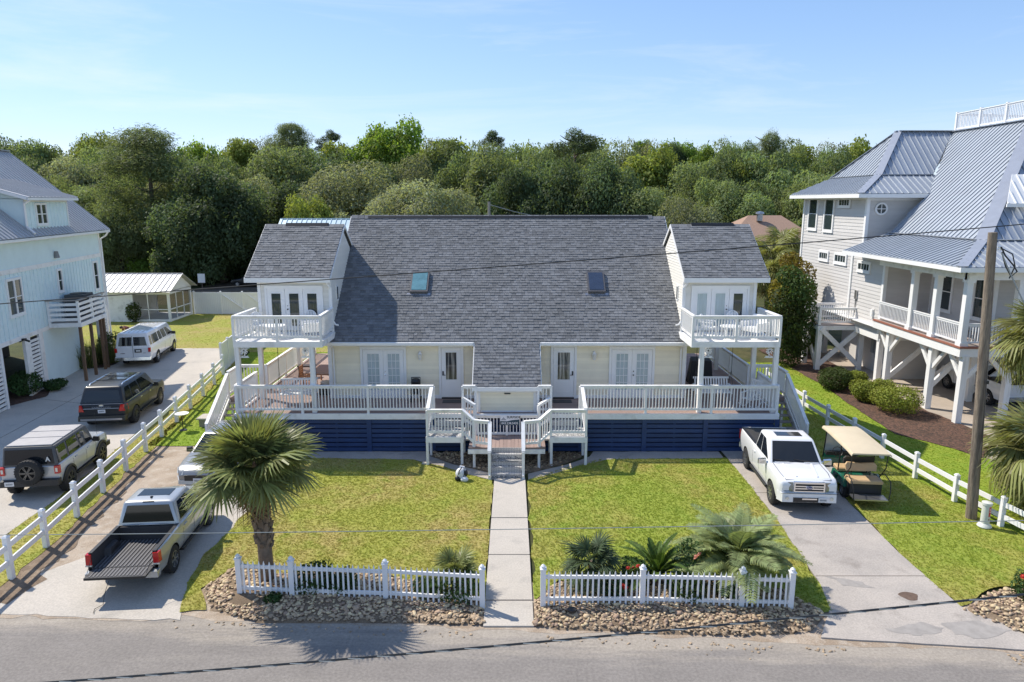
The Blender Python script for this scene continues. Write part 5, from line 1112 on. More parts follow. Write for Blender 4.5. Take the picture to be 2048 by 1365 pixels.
def car(name, label, cat, loc, rz, S, group=None):
    root = T(name, label, cat, loc, rz, group, world=False)
    paint = S['paint']; sill, w0 = S['sill'], S['w']; top, wid = S['top'], S['wid']; y0, y1 = top[0][0], top[-1][0]; ax, ra, rw = S['axles'], S['ra'], S['rw']
    ys = set(); y = y0
    while y < y1: ys.add(round(y, 3)); y += .13
    ys.add(y1)
    for p in list(top)+list(wid): ys.add(p[0])
    for a in ax:
        for k in range(-9, 10): ys.add(round(a+ra*math.sin(k*PI/18), 4))
        ys.add(round(a-ra-.003,4)); ys.add(round(a+ra+.003,4))
    ys = sorted(t for t in ys if y0 <= t <= y1)
    def zlo(y):
        for a in ax:
            if abs(y-a) < ra+.001: return max(sill, rw+math.sqrt(max(0, ra*ra-(y-a)**2)))
        return sill+pw(S.get('rise', [(y0,.0)]), y)
    def half(y, z):
        zt = pw(top, y); t = (z-sill)/(zt-sill); return w0*pw(wid, y)*pw(LV, max(0, min(1, t)))
    nL = len(LV); vs = []; fs = []
    bed = S.get('bed')
    for y in ys:
        zt = pw(top, y); lo = zlo(y)
        ring = []
        for fz, m in LV:
            z = max(sill+fz*(zt-sill), min(lo, zt-.02)); ring.append((w0*pw(wid,y)*pw(LV,(z-sill)/(zt-sill)), z))
        cz = zt+S.get('crown', .02)*(1 if not bed or y > bed[1] else 0)
        row = [(x, y, z) for x, z in ring]+[(ring[-1][0]*.5, y, zt+(cz-zt)*.75), (0, y, cz), (-ring[-1][0]*.5, y, zt+(cz-zt)*.75)]+[(-x, y, z) for x, z in ring[::-1]]
        vs.append(row)
    n = len(vs[0]); B = MB(); B.v = [p for r_ in vs for p in r_]
    for i in range(len(ys)-1):
        for k in range(n-1):
            if bed and bed[0] <= ys[i] < bed[1]-.001 and nL-1 <= k <= nL+2: continue
            B.f.append((i*n+k, i*n+k+1, (i+1)*n+k+1, (i+1)*n+k)); B.t.append(.5)
    if not (bed and S.get('open_gate')): B.f.append(tuple(range(n)))
    B.f.append(tuple(range((len(ys)-1)*n, len(ys)*n))); B.t += [.5]*(len(B.f)-len(B.t))
    body = B.build('body', paint, root, smooth=30)
    # underside, sills
    U = MB()
    for a, c in zip(ys, ys[1:]):
        za, zc = zlo(a), zlo(c); wa, wc = half(a, za)-.015, half(c, zc)-.015
        ia = w0*.66 if wa > w0*.66 else wa; ic = w0*.66 if wc > w0*.66 else wc
        U.quad((-ia,a,sill+.005),(ia,a,sill+.005),(ic,c,sill+.005),(-ic,c,sill+.005))
        for s in (1,-1): U.quad((s*ia,a,za+.005),(s*wa,a,za+.005),(s*wc,c,zc+.005),(s*ic,c,zc+.005)); U.quad((s*ia,a,sill+.005),(s*ia,a,za+.005),(s*ic,c,zc+.005),(s*ic,c,sill+.005))
    U.box(-w0*.6,w0*.6,y0+.25,y1-.25,sill-.14,sill-.01)
    for a in ax: U.tube([(-w0*.75,a,rw),(w0*.75,a,rw)],.06,6)
    U.build('underbody', black, root, fix=False)
    for a in ax:
        for s in (1,-1): wheel(root, s*(w0-.125-S.get('tuck',.0)), a, rw, S.get('tw',.24), S.get('rim', steel), S.get('spokes',6), s)
    # greenhouse
    g = S['cab']; zb, zr = g['zb'], g['zr']; wb, wr = g['wb'], g['wr']; b0, f0, b1, f1 = g['b0'], g['f0'], g['b1'], g['f1']
    ze = zb+(zr-zb)*.90
    def rrect(hw, ya, yb, r, z, zb_=None):
        o = []
        for cx, cy, a0 in ((hw-r, yb-r, 0), (-hw+r, yb-r, PI/2), (-hw+r, ya+r, PI), (hw-r, ya+r, 1.5*PI)):
            for k in range(4): a = a0+k*PI/6; o.append((cx+r*math.cos(a), cy+r*math.sin(a), z))
        return o
    t9 = .90; wE, bE, fE = lerp(wb,wr,t9), lerp(b0,b1,t9), lerp(f0,f1,t9)
    rings = [rrect(wb,b0,f0,.06,zb-.05), rrect(wE,bE,fE,.07,ze), rrect(wr-.012,b1+.015,f1-.02,.09,lerp(ze,zr,.62)), rrect(wr-.07,b1+.08,f1-.10,.10,zr-.008), rrect(wr*.55,lerp(b1,f1,.28),lerp(b1,f1,.75),.10,zr+.018)]
    G_ = MB(); m = 16
    for r_ in rings: G_.v += r_
    for i in range(len(rings)-1):
        for k in range(m): G_.f.append((i*m+k, i*m+(k+1)%m, (i+1)*m+(k+1)%m, (i+1)*m+k))
    G_.f.append(tuple(range((len(rings)-1)*m, len(rings)*m))); G_.t = [.5]*len(G_.f)
    cab = G_.build('cab', g.get('paint', paint), root, smooth=35)
    def face(q, uv, m_, nm, off=.012, par=None):
        A, Bq, Cq, D = [V(p) for p in q]; nn = (Bq-A).cross(D-A).normalized()
        pt = lambda u, v: A*(1-u)*(1-v)+Bq*u*(1-v)+Cq*u*v+D*(1-u)*v+nn*off
        b = MB(); P = [pt(*t) for t in uv]; b.prism(P, -nn*(off+.004)); return b.build(nm, m_, par or cab)
    full = lambda u0, u1, v0, v1: [(u0,v0),(u1,v0),(u1,v1),(u0,v1)]
    zb_ = zb-.05
    right = [(wb,b0,zb_),(wb,f0,zb_),(wE,fE,ze),(wE,bE,ze)]; left = [(-wb,f0,zb_),(-wb,b0,zb_),(-wE,bE,ze),(-wE,fE,ze)]
    front = [(wb,f0,zb_),(-wb,f0,zb_),(-wE,fE,ze),(wE,fE,ze)]; rear = [(-wb,b0,zb_),(wb,b0,zb_),(wE,bE,ze),(-wE,bE,ze)]
    v0, v1 = g.get('v', (.13,.93))
    face(front, full(.06,.94,.08,.97), carglass, 'windscreen')
    for q in g.get('rear', [full(.08,.92,.16,.92)]): face(rear, q, carglass, 'rear_window')
    for ua, ub, uc, ud in g['side']:      # bottom-left, bottom-right, top-right, top-left along the side
        face(right, [(ua,v0),(ub,v0),(uc,v1),(ud,v1)], carglass, 'side_window'); face(left, [(1-ub,v0),(1-ua,v0),(1-ud,v1),(1-uc,v1)], carglass, 'side_window')
    # door gaps, handles, mirrors
    for s in (1,-1):
        gp = MB()
        for yd, za, zc in S.get('doors', []):
            P = [(s*(half(yd,lerp(za,zc,t))+.002), yd, lerp(za,zc,t)) for t in (0,.25,.5,.75,1)]
            for p, q in zip(P, P[1:]): gp.beam(p, q, .012, .006, up=(s,0,0))
        if gp.v: gp.build('door_gap', black, body)
        for yh, zh in S.get('handles', []): MB().box(*sorted((s*(half(yh,zh)-.005), s*(half(yh,zh)+.035))), yh-.09, yh+.09, zh-.018, zh+.022).build('door_handle', S.get('handle_m', paint), body)
        if 'mirror' in S:
            my, mz, mw = S['mirror']; hx = half(my, mz)*.97; mb = MB(); mb.beam((s*(hx-.05),my,mz),(s*(hx+.10),my,mz+.04),.06,.06); x0, x1 = sorted((s*(hx+.06), s*(hx+.06+mw)))
            mb.hull8([(x0,my-.06,mz-.04),(x1,my-.04,mz-.04),(x1,my+.06,mz-.03),(x0,my+.09,mz-.03),(x0,my-.06,mz+.15),(x1,my-.04,mz+.13),(x1,my+.05,mz+.12),(x0,my+.07,mz+.14)]); mo = mb.build('mirror', S.get('mirror_m', black), root, smooth=50)
        if S.get('step'):
            a, c, z = S['step']; MB().box(*sorted((s*(w0-.12), s*(w0+.03))), a, c, z-.06, z).build('step_bar', black, root)
        if S.get('flare'):
            for a in ax:
                P = []
                for k in range(0, 19):
                    an = PI*k/18; yy = a+ra*1.03*math.cos(an); zz_ = rw+ra*1.03*math.sin(an)
                    if zz_ > sill-.04: P.append((s*(half(min(max(yy,y0),y1), max(zz_,sill))+.012), yy, zz_))
                fb = MB()
                for p, q in zip(P, P[1:]): fb.beam(p, q, .08, .06, up=(s,0,0))
                fb.build('wheel_flare', black, body)
    S['half'] = half; S['face'] = face; S['quads'] = (front, rear, right, left); S['full'] = full
    return root, body, cab
def plate(par, x, y, z, s, m=platemat, t=.012):
    MB().box(x-.15,x+.15,*sorted((y,y+s*t)),z-.075,z+.075).build('number_plate', m, par)
    MB().box(x-.11,x+.11,*sorted((y+s*t,y+s*(t+.003))),z-.035,z+.03).build('plate_band', MATS['plate_ink'], par)
mat('plate_ink', (.30,.32,.34), .6, var=.6, vscale=40)

pw_white = mat('white_car_paint', (.76,.765,.77), .25, var=.02, coat=.8)
pw_silver = mat('silver_car_paint', (.46,.465,.46), .30, .45, var=.03, coat=.8)
pw_grey = mat('pale_grey_car_paint', (.46,.475,.49), .30, .25, var=.03, coat=.8)
pw_black = mat('black_car_paint', (.012,.013,.015), .38, var=.05, coat=.25)
headm = mat('headlamp_glass', (.25,.255,.235), .08, .4, var=.6, vscale=9, coat=.8)
blueoval = mat('emblem_blue', (.02,.05,.20), .3, coat=.5)
bedliner = mat('bed_liner', (.045,.043,.045), .65, var=.25, vscale=20)

def truck_bed(root, body, S, y0, y1, zf, rail, w, m_in, gate_open, ribs=True):
    b = MB(); wi = w-.13
    b.box(-wi,wi,y0,y1-.02,zf-.04,zf); b.box(-wi,wi,y1-.06,y1-.01,zf,rail-.01)
    for s in (1,-1):
        b.box(*sorted((s*wi,s*(wi-.03))),y0+.01,y1-.06,zf,rail-.02)
        ya, yb = S['axles'][0]-.36, S['axles'][0]+.36; b.hull8([(s*wi,ya,zf),(s*(wi-.2),ya+.06,zf),(s*(wi-.2),yb-.06,zf),(s*wi,yb,zf),(s*wi,ya+.08,zf+.22),(s*(wi-.17),ya+.14,zf+.2),(s*(wi-.17),yb-.14,zf+.2),(s*wi,yb-.08,zf+.22)])
    bed = b.build('bed', m_in, root)
    for s in (1,-1):
        x0, x1 = sorted((s*(wi-.04), s*(w*.925))); MB().box(x0,x1,y0+.02,y1,rail-.012,rail+.022).build('bed_rail', black, root)
    if ribs:
        b = MB(); n = 15
        for i in range(n): x = lerp(-wi+.08,wi-.08,i/(n-1)); b.box(x-.018,x+.018,y0+.02,y1-.08,zf,zf+.018)
        b.build('bed_ribs', mat('bed_rib_grey', (.14,.135,.14), .55) if 'bed_rib_grey' not in MATS else MATS['bed_rib_grey'], bed)
    return bed

# ---------------- white pickup on the right driveway
W1 = dict(paint=pw_white, sill=.46, w=1.0, axles=(-1.66,1.66), ra=.46, rw=.40, crown=.035, tuck=.0, tw=.26, rim=steel, spokes=7,
          top=[(-2.72,1.27),(-2.6,1.30),(-.74,1.30),(-.70,1.27),(1.05,1.24),(1.6,1.22),(2.30,1.17),(2.46,1.10),(2.50,1.02)], wid=[(-2.72,.955),(-2.55,.98),(-1.0,1.),(1.6,1.),(2.2,.985),(2.42,.94),(2.50,.88)], bed=(-2.72,-.74),
          cab=dict(zb=1.27, zr=1.93, wb=.93, wr=.76, b0=-.72, f0=1.12, b1=-.62, f1=.42, side=[(.07,.40,.40,.12),(.44,.92,.66,.44)]),
          doors=[(-.70,.5,1.25),(.13,.5,1.25),(1.08,.55,1.22)], handles=[(-.48,1.10),(.32,1.08)], mirror=(.92,1.20,.26), mirror_m=chrome, step=(-.9,1.15,.44))
r_, bd, cb = car('pickup_truck', 'white pickup truck with chrome grille parked on the right driveway', 'pickup truck', (9.46,22.95,.036), PI-.067, W1)
TRK = r_; r_.scale = (.94,.94,.96)
truck_bed(r_, bd, W1, -2.70, -.74, .85, 1.30, 1.0, bedliner, False, ribs=False)
MB().box(-.86,.86,-2.69,-.78,1.275,1.305).build('bed_cover', mat('tonneau_vinyl', (.04,.038,.036), .6), r_)
MB().box(-.90,.90,-2.76,-2.70,.70,1.30).build('tailgate', pw_white, r_)
# sunroof
b = MB(); b.box(-.45,.45,-.22,.22,1.928,1.953); sro = b.build('sunroof', carglass, cb)
# front: hood lines, grille, lamps, bumper
fm = MB(); fm.box(-.50,.50,2.40,2.545,1.07,1.13); fm.box(-.50,.50,2.40,2.545,.80,.83)
for s in (1,-1): fm.box(*sorted((s*.46,s*.505)),2.40,2.545,.83,1.07)
for z in (.905,.985): fm.box(-.46,.46,2.42,2.54,z-.02,z+.02)
gr = fm.build('grille', chrome, r_); MB().box(-.46,.46,2.42,2.505,.83,1.07).build('grille_mesh', mat('grille_mesh', (.035,.037,.04), .5, .6, var=.6, vscale=60), gr)
b = MB(); b.lathe([(.10,0),(.10,.02),(.0,.03)],18,(0,0,0),'y'); b.xf(Matrix.Translation((0,2.535,.945)) @ Matrix.Diagonal((1.25,1,.62,1))); em = b.build('emblem', chrome, gr, smooth=True)
b = MB(); b.lathe([(.085,0),(.085,.02),(.0,.028)],18,(0,0,0),'y'); b.xf(Matrix.Translation((0,2.548,.945)) @ Matrix.Diagonal((1.25,1,.62,1))); b.build('emblem_face', blueoval, em, smooth=True)
text('Ford', .085, (0,2.578,.945), chrome, em, rot=(PI/2,0,PI))
for s in (1,-1):
    P = [(s*.53,2.50,.80),(s*.80,2.49,.80),(s*.90,2.36,.88),(s*.90,2.30,1.04),(s*.80,2.40,1.10),(s*.53,2.46,1.10)]
    b = MB(); b.prism(P,(0,.045,0)); hl = b.build('headlight', headm, r_); MB().prism([(s*.885,2.34,.90),(s*.925,2.27,.92),(s*.925,2.24,1.06),(s*.885,2.31,1.06)],(s*.02,.03,0)).build('indicator', amber, hl)
    MB().lathe([(.055,0),(.06,.02),(.0,.03)],12,(s*.72,2.60,.60),'y').build('fog_lamp', lens, r_, smooth=True)
b = MB(); b.hull8([(-.98,2.30,.44),(.98,2.30,.44),(.88,2.60,.46),(-.88,2.60,.46),(-.98,2.30,.76),(.98,2.30,.76),(.88,2.58,.75),(-.88,2.58,.75)]); b.build('front_bumper', pw_white, r_)
MB().box(-.52,.52,2.585,2.615,.47,.62).build('bumper_intake', black, r_); MB().box(-.24,.24,2.60,2.635,.565,.61).build('light_bar', chrome, r_)
plate(r_, -.44, 2.615, .56, 1)
b = MB()
for s in (1,-1): b.beam((s*.50,1.15,1.275),(s*.34,2.25,1.212),.05,.03); b.box(*sorted((s*.25,s*.75)),1.155,1.17,1.30,1.315)
b.build('hood_ridge', pw_white, bd)
b = MB()
for s in (1,-1): b.beam((s*.80,1.05,1.262),(s*.80,1.9,1.225),.014,.006); b.beam((s*.80,1.9,1.225),(s*.74,2.38,1.162),.014,.006)
b.beam((-.74,2.385,1.15),(.74,2.385,1.15),.014,.012); b.box(-.92,.92,2.585,2.592,.752,.765)
b.build('hood_gap', black, bd)
b = MB(); b.beam((.15,1.13,1.31),(.78,1.02,1.36),.02,.02); b.beam((-.6,1.13,1.31),(.05,1.02,1.36),.02,.02); b.build('wiper', black, r_)
b = MB(); b.box(-.98,.98,-2.82,-2.70,.50,.70); b.build('rear_bumper', chrome, r_)
for s in (1,-1): MB().box(*sorted((s*.90,s*.99)),-2.765,-2.66,.85,1.22).build('tail_light', redlens, r_)
# the second one stands under the stilt house
t2 = copytree(TRK); t2.location = (23.95,34.4,.03); t2.rotation_euler = (0,0,.02); t2['label'] = 'white pickup truck parked in the shade under the stilt house'

# ---------------- silver pickup with its tailgate down
W2 = dict(paint=pw_silver, sill=.44, w=.955, axles=(-1.52,1.52), ra=.44, rw=.385, crown=.03, tw=.26, rim=steel, spokes=6, open_gate=True,
          top=[(-2.50,1.10),(-.84,1.13),(-.80,1.12),(.95,1.14),(1.5,1.13),(2.15,1.05),(2.34,.92)], wid=[(-2.50,.955),(-1.8,1.),(1.6,1.),(2.1,.96),(2.34,.84)], bed=(-2.50,-.84),
          cab=dict(zb=1.15, zr=1.77, wb=.875, wr=.70, b0=-.80, f0=1.05, b1=-.66, f1=.42, rear=[[(.07,.14),(.93,.14),(.90,.92),(.10,.92)]], side=[(.08,.40,.40,.15),(.44,.90,.67,.44)]),
          doors=[(-.75,.5,1.10),(.10,.5,1.12),(.98,.55,1.12)], handles=[(-.55,1.0),(.3,1.0)], mirror=(.80,1.10,.22), mirror_m=pw_silver, handle_m=pw_silver, step=(-.95,1.0,.42))
r_, bd, cb = car('pickup_truck', 'silver pickup truck with its tailgate down beside the cabbage palm', 'pickup truck', (-9.98,18.50,.022), .085, W2); r_.scale = (.93,.93,.95)
truck_bed(r_, bd, W2, -2.50, -.84, .70, 1.11, .95, bedliner, True)
b = MB(); b.box(-.78,.78,-3.02,-2.52,.645,.70); tg = b.build('tailgate', bedliner, r_); b = MB()
for i in range(15): x = lerp(-.66,.66,i/14); b.box(x-.018,x+.018,-2.98,-2.56,.70,.714)
b.build('tailgate_ribs', MATS['bed_rib_grey'], tg); MB().box(-.78,.78,-3.035,-3.02,.64,.705).build('tailgate_edge', black, tg)
for s in (1,-1):
    MB().tube([(s*.79,-2.50,1.02),(s*.76,-2.9,.72)],.008,4).build('tailgate_cable', black, r_)
    tl = MB().hull8([(s*.80,-2.53,.80),(s*.955,-2.52,.80),(s*.965,-2.36,.80),(s*.80,-2.44,.80),(s*.80,-2.53,1.09),(s*.945,-2.52,1.09),(s*.955,-2.36,1.09),(s*.80,-2.44,1.09)]).build('tail_light', redlens, r_)
    MB().box(*sorted((s*.80,s*.965)),-2.535,-2.40,.76,.80).build('reverse_lamp', lens, r_)
MB().hull8([(-.95,-2.68,.46),(.95,-2.68,.46),(.95,-2.48,.46),(-.95,-2.48,.46),(-.93,-2.66,.62),(.93,-2.66,.62),(.95,-2.48,.63),(-.95,-2.48,.63)]).build('rear_bumper', pw_silver, r_)
MB().box(-.46,.46,-.30,.20,1.765,1.792).build('sunroof', carglass, cb); MB().hull8([(-.03,-.45,1.78),(.03,-.45,1.78),(.03,-.32,1.78),(-.03,-.32,1.78),(-.01,-.47,1.84),(.01,-.47,1.84),(.01,-.44,1.83),(-.01,-.44,1.83)]).build('roof_fin', black, cb)
MB().box(-.16,.16,-.67,-.645,1.74,1.765).build('brake_lamp', black, cb)
for s in (1,-1): MB().prism([(s*.55,2.30,.82),(s*.82,2.18,.84),(s*.84,2.10,1.0),(s*.55,2.26,1.0)],(0,.04,0)).build('headlight', lens, r_)
MB().box(-.5,.5,2.30,2.37,.62,1.0).build('grille', black, r_); MB().hull8([(-.93,2.15,.42),(.93,2.15,.42),(.8,2.42,.44),(-.8,2.42,.44),(-.93,2.15,.66),(.93,2.15,.66),(.8,2.40,.64),(-.8,2.40,.64)]).build('front_bumper', pw_silver, r_)
MB().tube([(-.30,-2.68,.50),(-.34,-2.95,.20),(-.30,-3.15,.02),(-.42,-3.35,.02),(-.36,-3.55,.02)],.008,4).build('trailing_cord', black, r_)

# ---------------- pale grey off-roader with a spare wheel
W3 = dict(paint=pw_grey, sill=.52, w=.955, axles=(-1.32,1.28), ra=.47, rw=.43, crown=.03, tuck=-.02, tw=.27, rim=mat('dark_alloy', (.13,.13,.13), .4, .8), spokes=6, flare=True,
          top=[(-1.98,1.12),(-1.9,1.20),(.80,1.20),(.95,1.20),(1.75,1.15),(1.95,1.08)], wid=[(-1.98,.97),(-1.85,1.),(1.7,1.),(1.95,.95)],
          cab=dict(zb=1.20, zr=1.86, wb=.90, wr=.82, b0=-1.96, f0=.86, b1=-1.90, f1=.52, paint=mat('hardtop_grey', (.085,.085,.088), .6), v=(.12,.95), rear=[full_ for full_ in [[(.05,.12),(.95,.12),(.95,.93),(.05,.93)]]], side=[(.03,.27,.27,.03),(.32,.60,.60,.32),(.65,.95,.84,.65)]),
          doors=[(-.95,.6,1.18),(.05,.6,1.18),(.85,.6,1.18)], handles=[(-.72,1.05),(.25,1.05)], mirror=(.72,1.16,.2), step=(-.8,.8,.48))
r_, bd, cb = car('off_roader', 'pale grey boxy off-roader with spare wheel on its back, left driveway', 'car', (-16.15,23.68,.04), .135, W3); r_.scale = (.95,.95,.96)
b = MB()   # lighter roof panels on the dark hardtop
for ya, yb in ((-1.84,-1.02),(-.98,-.30),(-.26,.42)): b.hull8([(-.74,ya,1.862),(.74,ya,1.862),(.74,yb,1.862),(-.74,yb,1.862),(-.73,ya+.01,1.888),(.73,ya+.01,1.888),(.73,yb-.01,1.888),(-.73,yb-.01,1.888)])
b.build('roof_panel', mat('roof_panel_grey', (.40,.38,.37), .5), cb)
tk = shared(('tyre', .43, .27), lambda: None); sp_ = inst('spare_wheel', tk, r_, (.05,-2.14,1.02), (0,0,-PI/2)); inst('rim', CACHE[('rim', .43, 6, 'dark_alloy')], sp_, (.06,0,0))
for s in (1,-1):
    tl = MB().box(*sorted((s*.80,s*.955)),-2.03,-1.88,.88,1.16).build('tail_light', redlens, r_); MB().box(*sorted((s*.84,s*.91)),-2.036,-2.03,.95,1.09).build('reverse_lamp', lens, tl)
MB().hull8([(-.95,-2.16,.50),(.95,-2.16,.50),(.95,-1.92,.50),(-.95,-1.92,.50),(-.92,-2.14,.70),(.92,-2.14,.70),(.95,-1.92,.72),(-.95,-1.92,.72)]).build('rear_bumper', black, r_)
plate(r_, -.62, -2.16, .62, -1); MB().tube([(.86,1.25,1.2),(.88,1.22,2.1)],.006,4).build('aerial', black, r_)
text('A', .22, (.62,-2.00,1.40), platemat, cb, bold=.006)
for s in (1,-1): MB().lathe([(.13,0),(.14,.03),(.0,.05)],14,(s*.68,1.94,.96),'y').build('headlight', lens, r_)
MB().box(-.85,.85,1.93,1.97,.86,1.06).build('grille', black, r_); MB().box(-.93,.93,1.90,2.14,.52,.70).build('front_bumper', black, r_)

# ---------------- large black suv
W4 = dict(paint=pw_black, sill=.42, w=1.0, axles=(-1.46,1.50), ra=.44, rw=.39, crown=.03, tw=.26, rim=mat('graphite_alloy', (.10,.10,.105), .35, .9), spokes=10,
          top=[(-2.48,1.05),(-2.42,1.14),(1.05,1.16),(1.2,1.16),(2.0,1.10),(2.30,1.02),(2.42,.86)], wid=[(-2.48,.93),(-2.3,.985),(-1,1.),(1.6,1.),(2.2,.95),(2.42,.84)],
          cab=dict(zb=1.15, zr=1.86, wb=.92, wr=.74, b0=-2.40, f0=1.22, b1=-2.16, f1=.55, rear=[[(.06,.14),(.94,.14),(.92,.86),(.08,.86)]], side=[(.05,.25,.25,.10),(.28,.52,.52,.28),(.56,.92,.76,.56)]),
          doors=[(-1.05,.5,1.12),(.0,.5,1.14),(1.05,.55,1.14)], handles=[(-.8,1.02),(.25,1.02)], mirror=(.85,1.12,.2), mirror_m=pw_black, handle_m=chrome, step=(-.95,1.0,.42))
r_, bd, cb = car('large_suv', 'large black suv with roof rails on the left driveway between off-roader and van', 'car', (-17.95,31.4,.04), .125, W4)
for s in (1,-1):
    MB().tube([(s*.66,-1.85,1.84),(s*.66,-1.75,1.905),(s*.66,.15,1.915),(s*.66,.32,1.87)],.022,6).build('roof_rail', chrome, cb, smooth=True)
    MB().hull8([(s*.70,-2.52,.84),(s*.93,-2.50,.84),(s*1.0,-2.20,.86),(s*.75,-2.40,.84),(s*.78,-2.50,1.12),(s*.90,-2.47,1.12),(s*.97,-2.22,1.10),(s*.78,-2.38,1.12)]).build('tail_light', redlens, r_)
    x = s*(.935); MB().beam((x,-2.2,1.165),(x,1.0,1.18),.02,.022).build('belt_trim', chrome, bd)
    MB().prism([(s*.58,2.36,.82),(s*.84,2.22,.84),(s*.86,2.12,1.0),(s*.58,2.30,1.0)],(0,.05,0)).build('headlight', lens, r_)
MB().box(-.72,.72,-2.515,-2.48,.955,.985).build('chrome_strip', chrome, bd); MB().box(-.86,.86,-2.475,-2.40,1.145,1.17).build('chrome_strip', chrome, bd)
text('EXPEDITION', .085, (0,-2.50,1.02), chrome, bd, sx=1.6); b = MB(); b.lathe([(.07,0),(.07,-.015),(0,-.02)],14,(0,0,0),'y'); b.xf(Matrix.Translation((0,-2.47,1.085)) @ Matrix.Diagonal((1.4,1,.6,1))); b.build('emblem', chrome, bd)
plate(r_, 0, -2.49, .84, -1)
MB().hull8([(-.95,-2.60,.44),(.95,-2.60,.44),(.98,-2.40,.44),(-.98,-2.40,.44),(-.93,-2.57,.66),(.93,-2.57,.66),(.98,-2.40,.68),(-.98,-2.40,.68)]).build('rear_bumper', pw_black, r_); MB().box(-.84,.84,-2.615,-2.59,.47,.55).build('skid_plate', steel, r_)
MB().box(-.48,.48,-1.0,.30,1.866,1.884).build('roof_glass', carglass, cb); b = MB(); b.tube([(-.64,-1.2,1.91),(.64,-1.2,1.91)],.018,6).tube([(-.64,-.35,1.915),(.64,-.35,1.915)],.018,6); b.build('cross_bar', black, cb)
MB().box(-.5,.5,2.36,2.44,.66,.98).build('grille', black, r_)

# ---------------- white passenger van
W5 = dict(paint=pw_white, sill=.45, w=1.0, axles=(-1.55,1.80), ra=.43, rw=.37, crown=.02, tw=.24, rim=chrome, spokes=8,
          top=[(-2.85,1.16),(-2.8,1.22),(1.75,1.22),(2.0,1.16),(2.5,1.02),(2.58,.88)], wid=[(-2.85,.96),(-2.7,1.),(2.2,1.),(2.45,.95),(2.58,.88)],
          cab=dict(zb=1.22, zr=2.06, wb=.965, wr=.82, b0=-2.83, f0=1.95, b1=-2.72, f1=1.25, v=(.16,.82), rear=[[(.08,.16),(.47,.16),(.47,.80),(.10,.80)],[(.53,.16),(.92,.16),(.90,.80),(.53,.80)]], side=[(.03,.10,.10,.035),(.13,.37,.37,.13),(.40,.52,.52,.40),(.55,.70,.70,.55),(.74,.95,.82,.74)]),
          doors=[(-.1,.5,1.2),(.95,.5,1.2),(1.75,.55,1.2)], handles=[(1.0,1.05)], mirror=(1.55,1.25,.24), step=(-.9,1.2,.42))
r_, bd, cb = car('passenger_van', 'white passenger van parked at the back of the left driveway', 'van', (-23.0,43.45,.04), .175, W5)
b = MB()
for i in range(5): x = -.5+.25*i; b.box(x-.03,x+.03,-2.55,1.0,2.062,2.082)
b.build('roof_rib', pw_white, cb)
for s in (1,-1): MB().box(*sorted((s*.86,s*.985)),-2.90,-2.78,.92,1.18).build('tail_light', redlens, r_); MB().prism([(s*.62,2.56,.78),(s*.9,2.52,.78),(s*.9,2.48,.98),(s*.62,2.50,.98)],(0,.04,0)).build('headlight', lens, r_)
MB().hull8([(-1.0,-3.03,.46),(1.0,-3.03,.46),(1.0,-2.82,.46),(-1.0,-2.82,.46),(-.97,-3.01,.64),(.97,-3.01,.64),(1.0,-2.82,.66),(-1.0,-2.82,.66)]).build('rear_bumper', chrome, r_)
pb = MB().box(.10,.48,-2.885,-2.85,.90,1.10).build('plate_recess', black, r_); MB().box(.18,.42,-2.892,-2.885,.96,1.05).build('number_plate', platemat, r_)
MB().box(-.008,.008,-2.858,-2.84,.55,1.9).build('door_gap', black, bd); MB().box(-.7,-.45,-2.862,-2.85,.84,.88).build('badge', chrome, bd); MB().box(.55,.7,-2.862,-2.85,.84,.88).build('badge', chrome, bd)
MB().box(-.55,.55,2.55,2.60,.62,.98).build('grille', black, r_); MB().box(-.95,.95,2.45,2.68,.45,.62).build('front_bumper', chrome, r_)

# ---------------- silver car half hidden by the palm, and the dark one far behind
W6 = dict(paint=mat('dark_silver_paint', (.24,.245,.25), .3, .4, var=.03, coat=.6), sill=.36, w=.90, axles=(-1.35,1.35), ra=.38, rw=.335, crown=.03, tw=.21, rim=steel, spokes=10,
          top=[(-2.2,.80),(-2.1,.98),(-1.5,1.02),(.8,1.0),(1.0,.98),(1.9,.84),(2.15,.74),(2.25,.62)], wid=[(-2.2,.88),(-1.9,.97),(0,1.),(1.5,.98),(2.0,.90),(2.25,.72)],
          cab=dict(zb=1.0, zr=1.52, wb=.83, wr=.62, b0=-1.75, f0=1.05, b1=-1.15, f1=.25, side=[(.10,.45,.45,.22),(.50,.92,.70,.50)]),
          doors=[(-1.0,.45,.98),(-.05,.45,.98),(.9,.45,.96)], handles=[(-.8,.9),(.15,.88)], mirror=(.70,.95,.18))
r_, bd, cb = car('silver_car', 'silver car parked nose out on the sand behind the cabbage palm', 'car', (-10.55,24.55,.02), PI-.03, W6)
for s in (1,-1): MB().prism([(s*.52,2.22,.62),(s*.78,2.05,.64),(s*.84,1.86,.78),(s*.54,2.08,.76)],(0,.04,.02)).build('headlight', lens, r_)
MB().box(-.45,.45,2.20,2.275,.44,.64).build('grille', black, r_); plate(r_, 0, 2.275, .46, 1); MB().hull8([(-.86,1.95,.30),(.86,1.95,.30),(.66,2.30,.32),(-.66,2.30,.32),(-.86,1.95,.50),(.86,1.95,.50),(.66,2.27,.46),(-.66,2.27,.46)]).build('front_bumper', pw_silver, r_)
MB().box(-.7,.7,.55,.85,1.02,1.03).build('sun_shade', mat('sun_shade_teal', (.25,.42,.42), .5), cb)
W7 = dict(W6); W7['paint'] = pw_black
r_, bd, cb = car('dark_car', 'dark car parked far back on the track by the trees', 'car', (-30.6,82.0,0), PI/2, W7)
for s in (1,-1): MB().prism([(s*.52,2.22,.62),(s*.78,2.05,.64),(s*.84,1.86,.78),(s*.54,2.08,.76)],(0,.04,.02)).build('headlight', lens, r_)
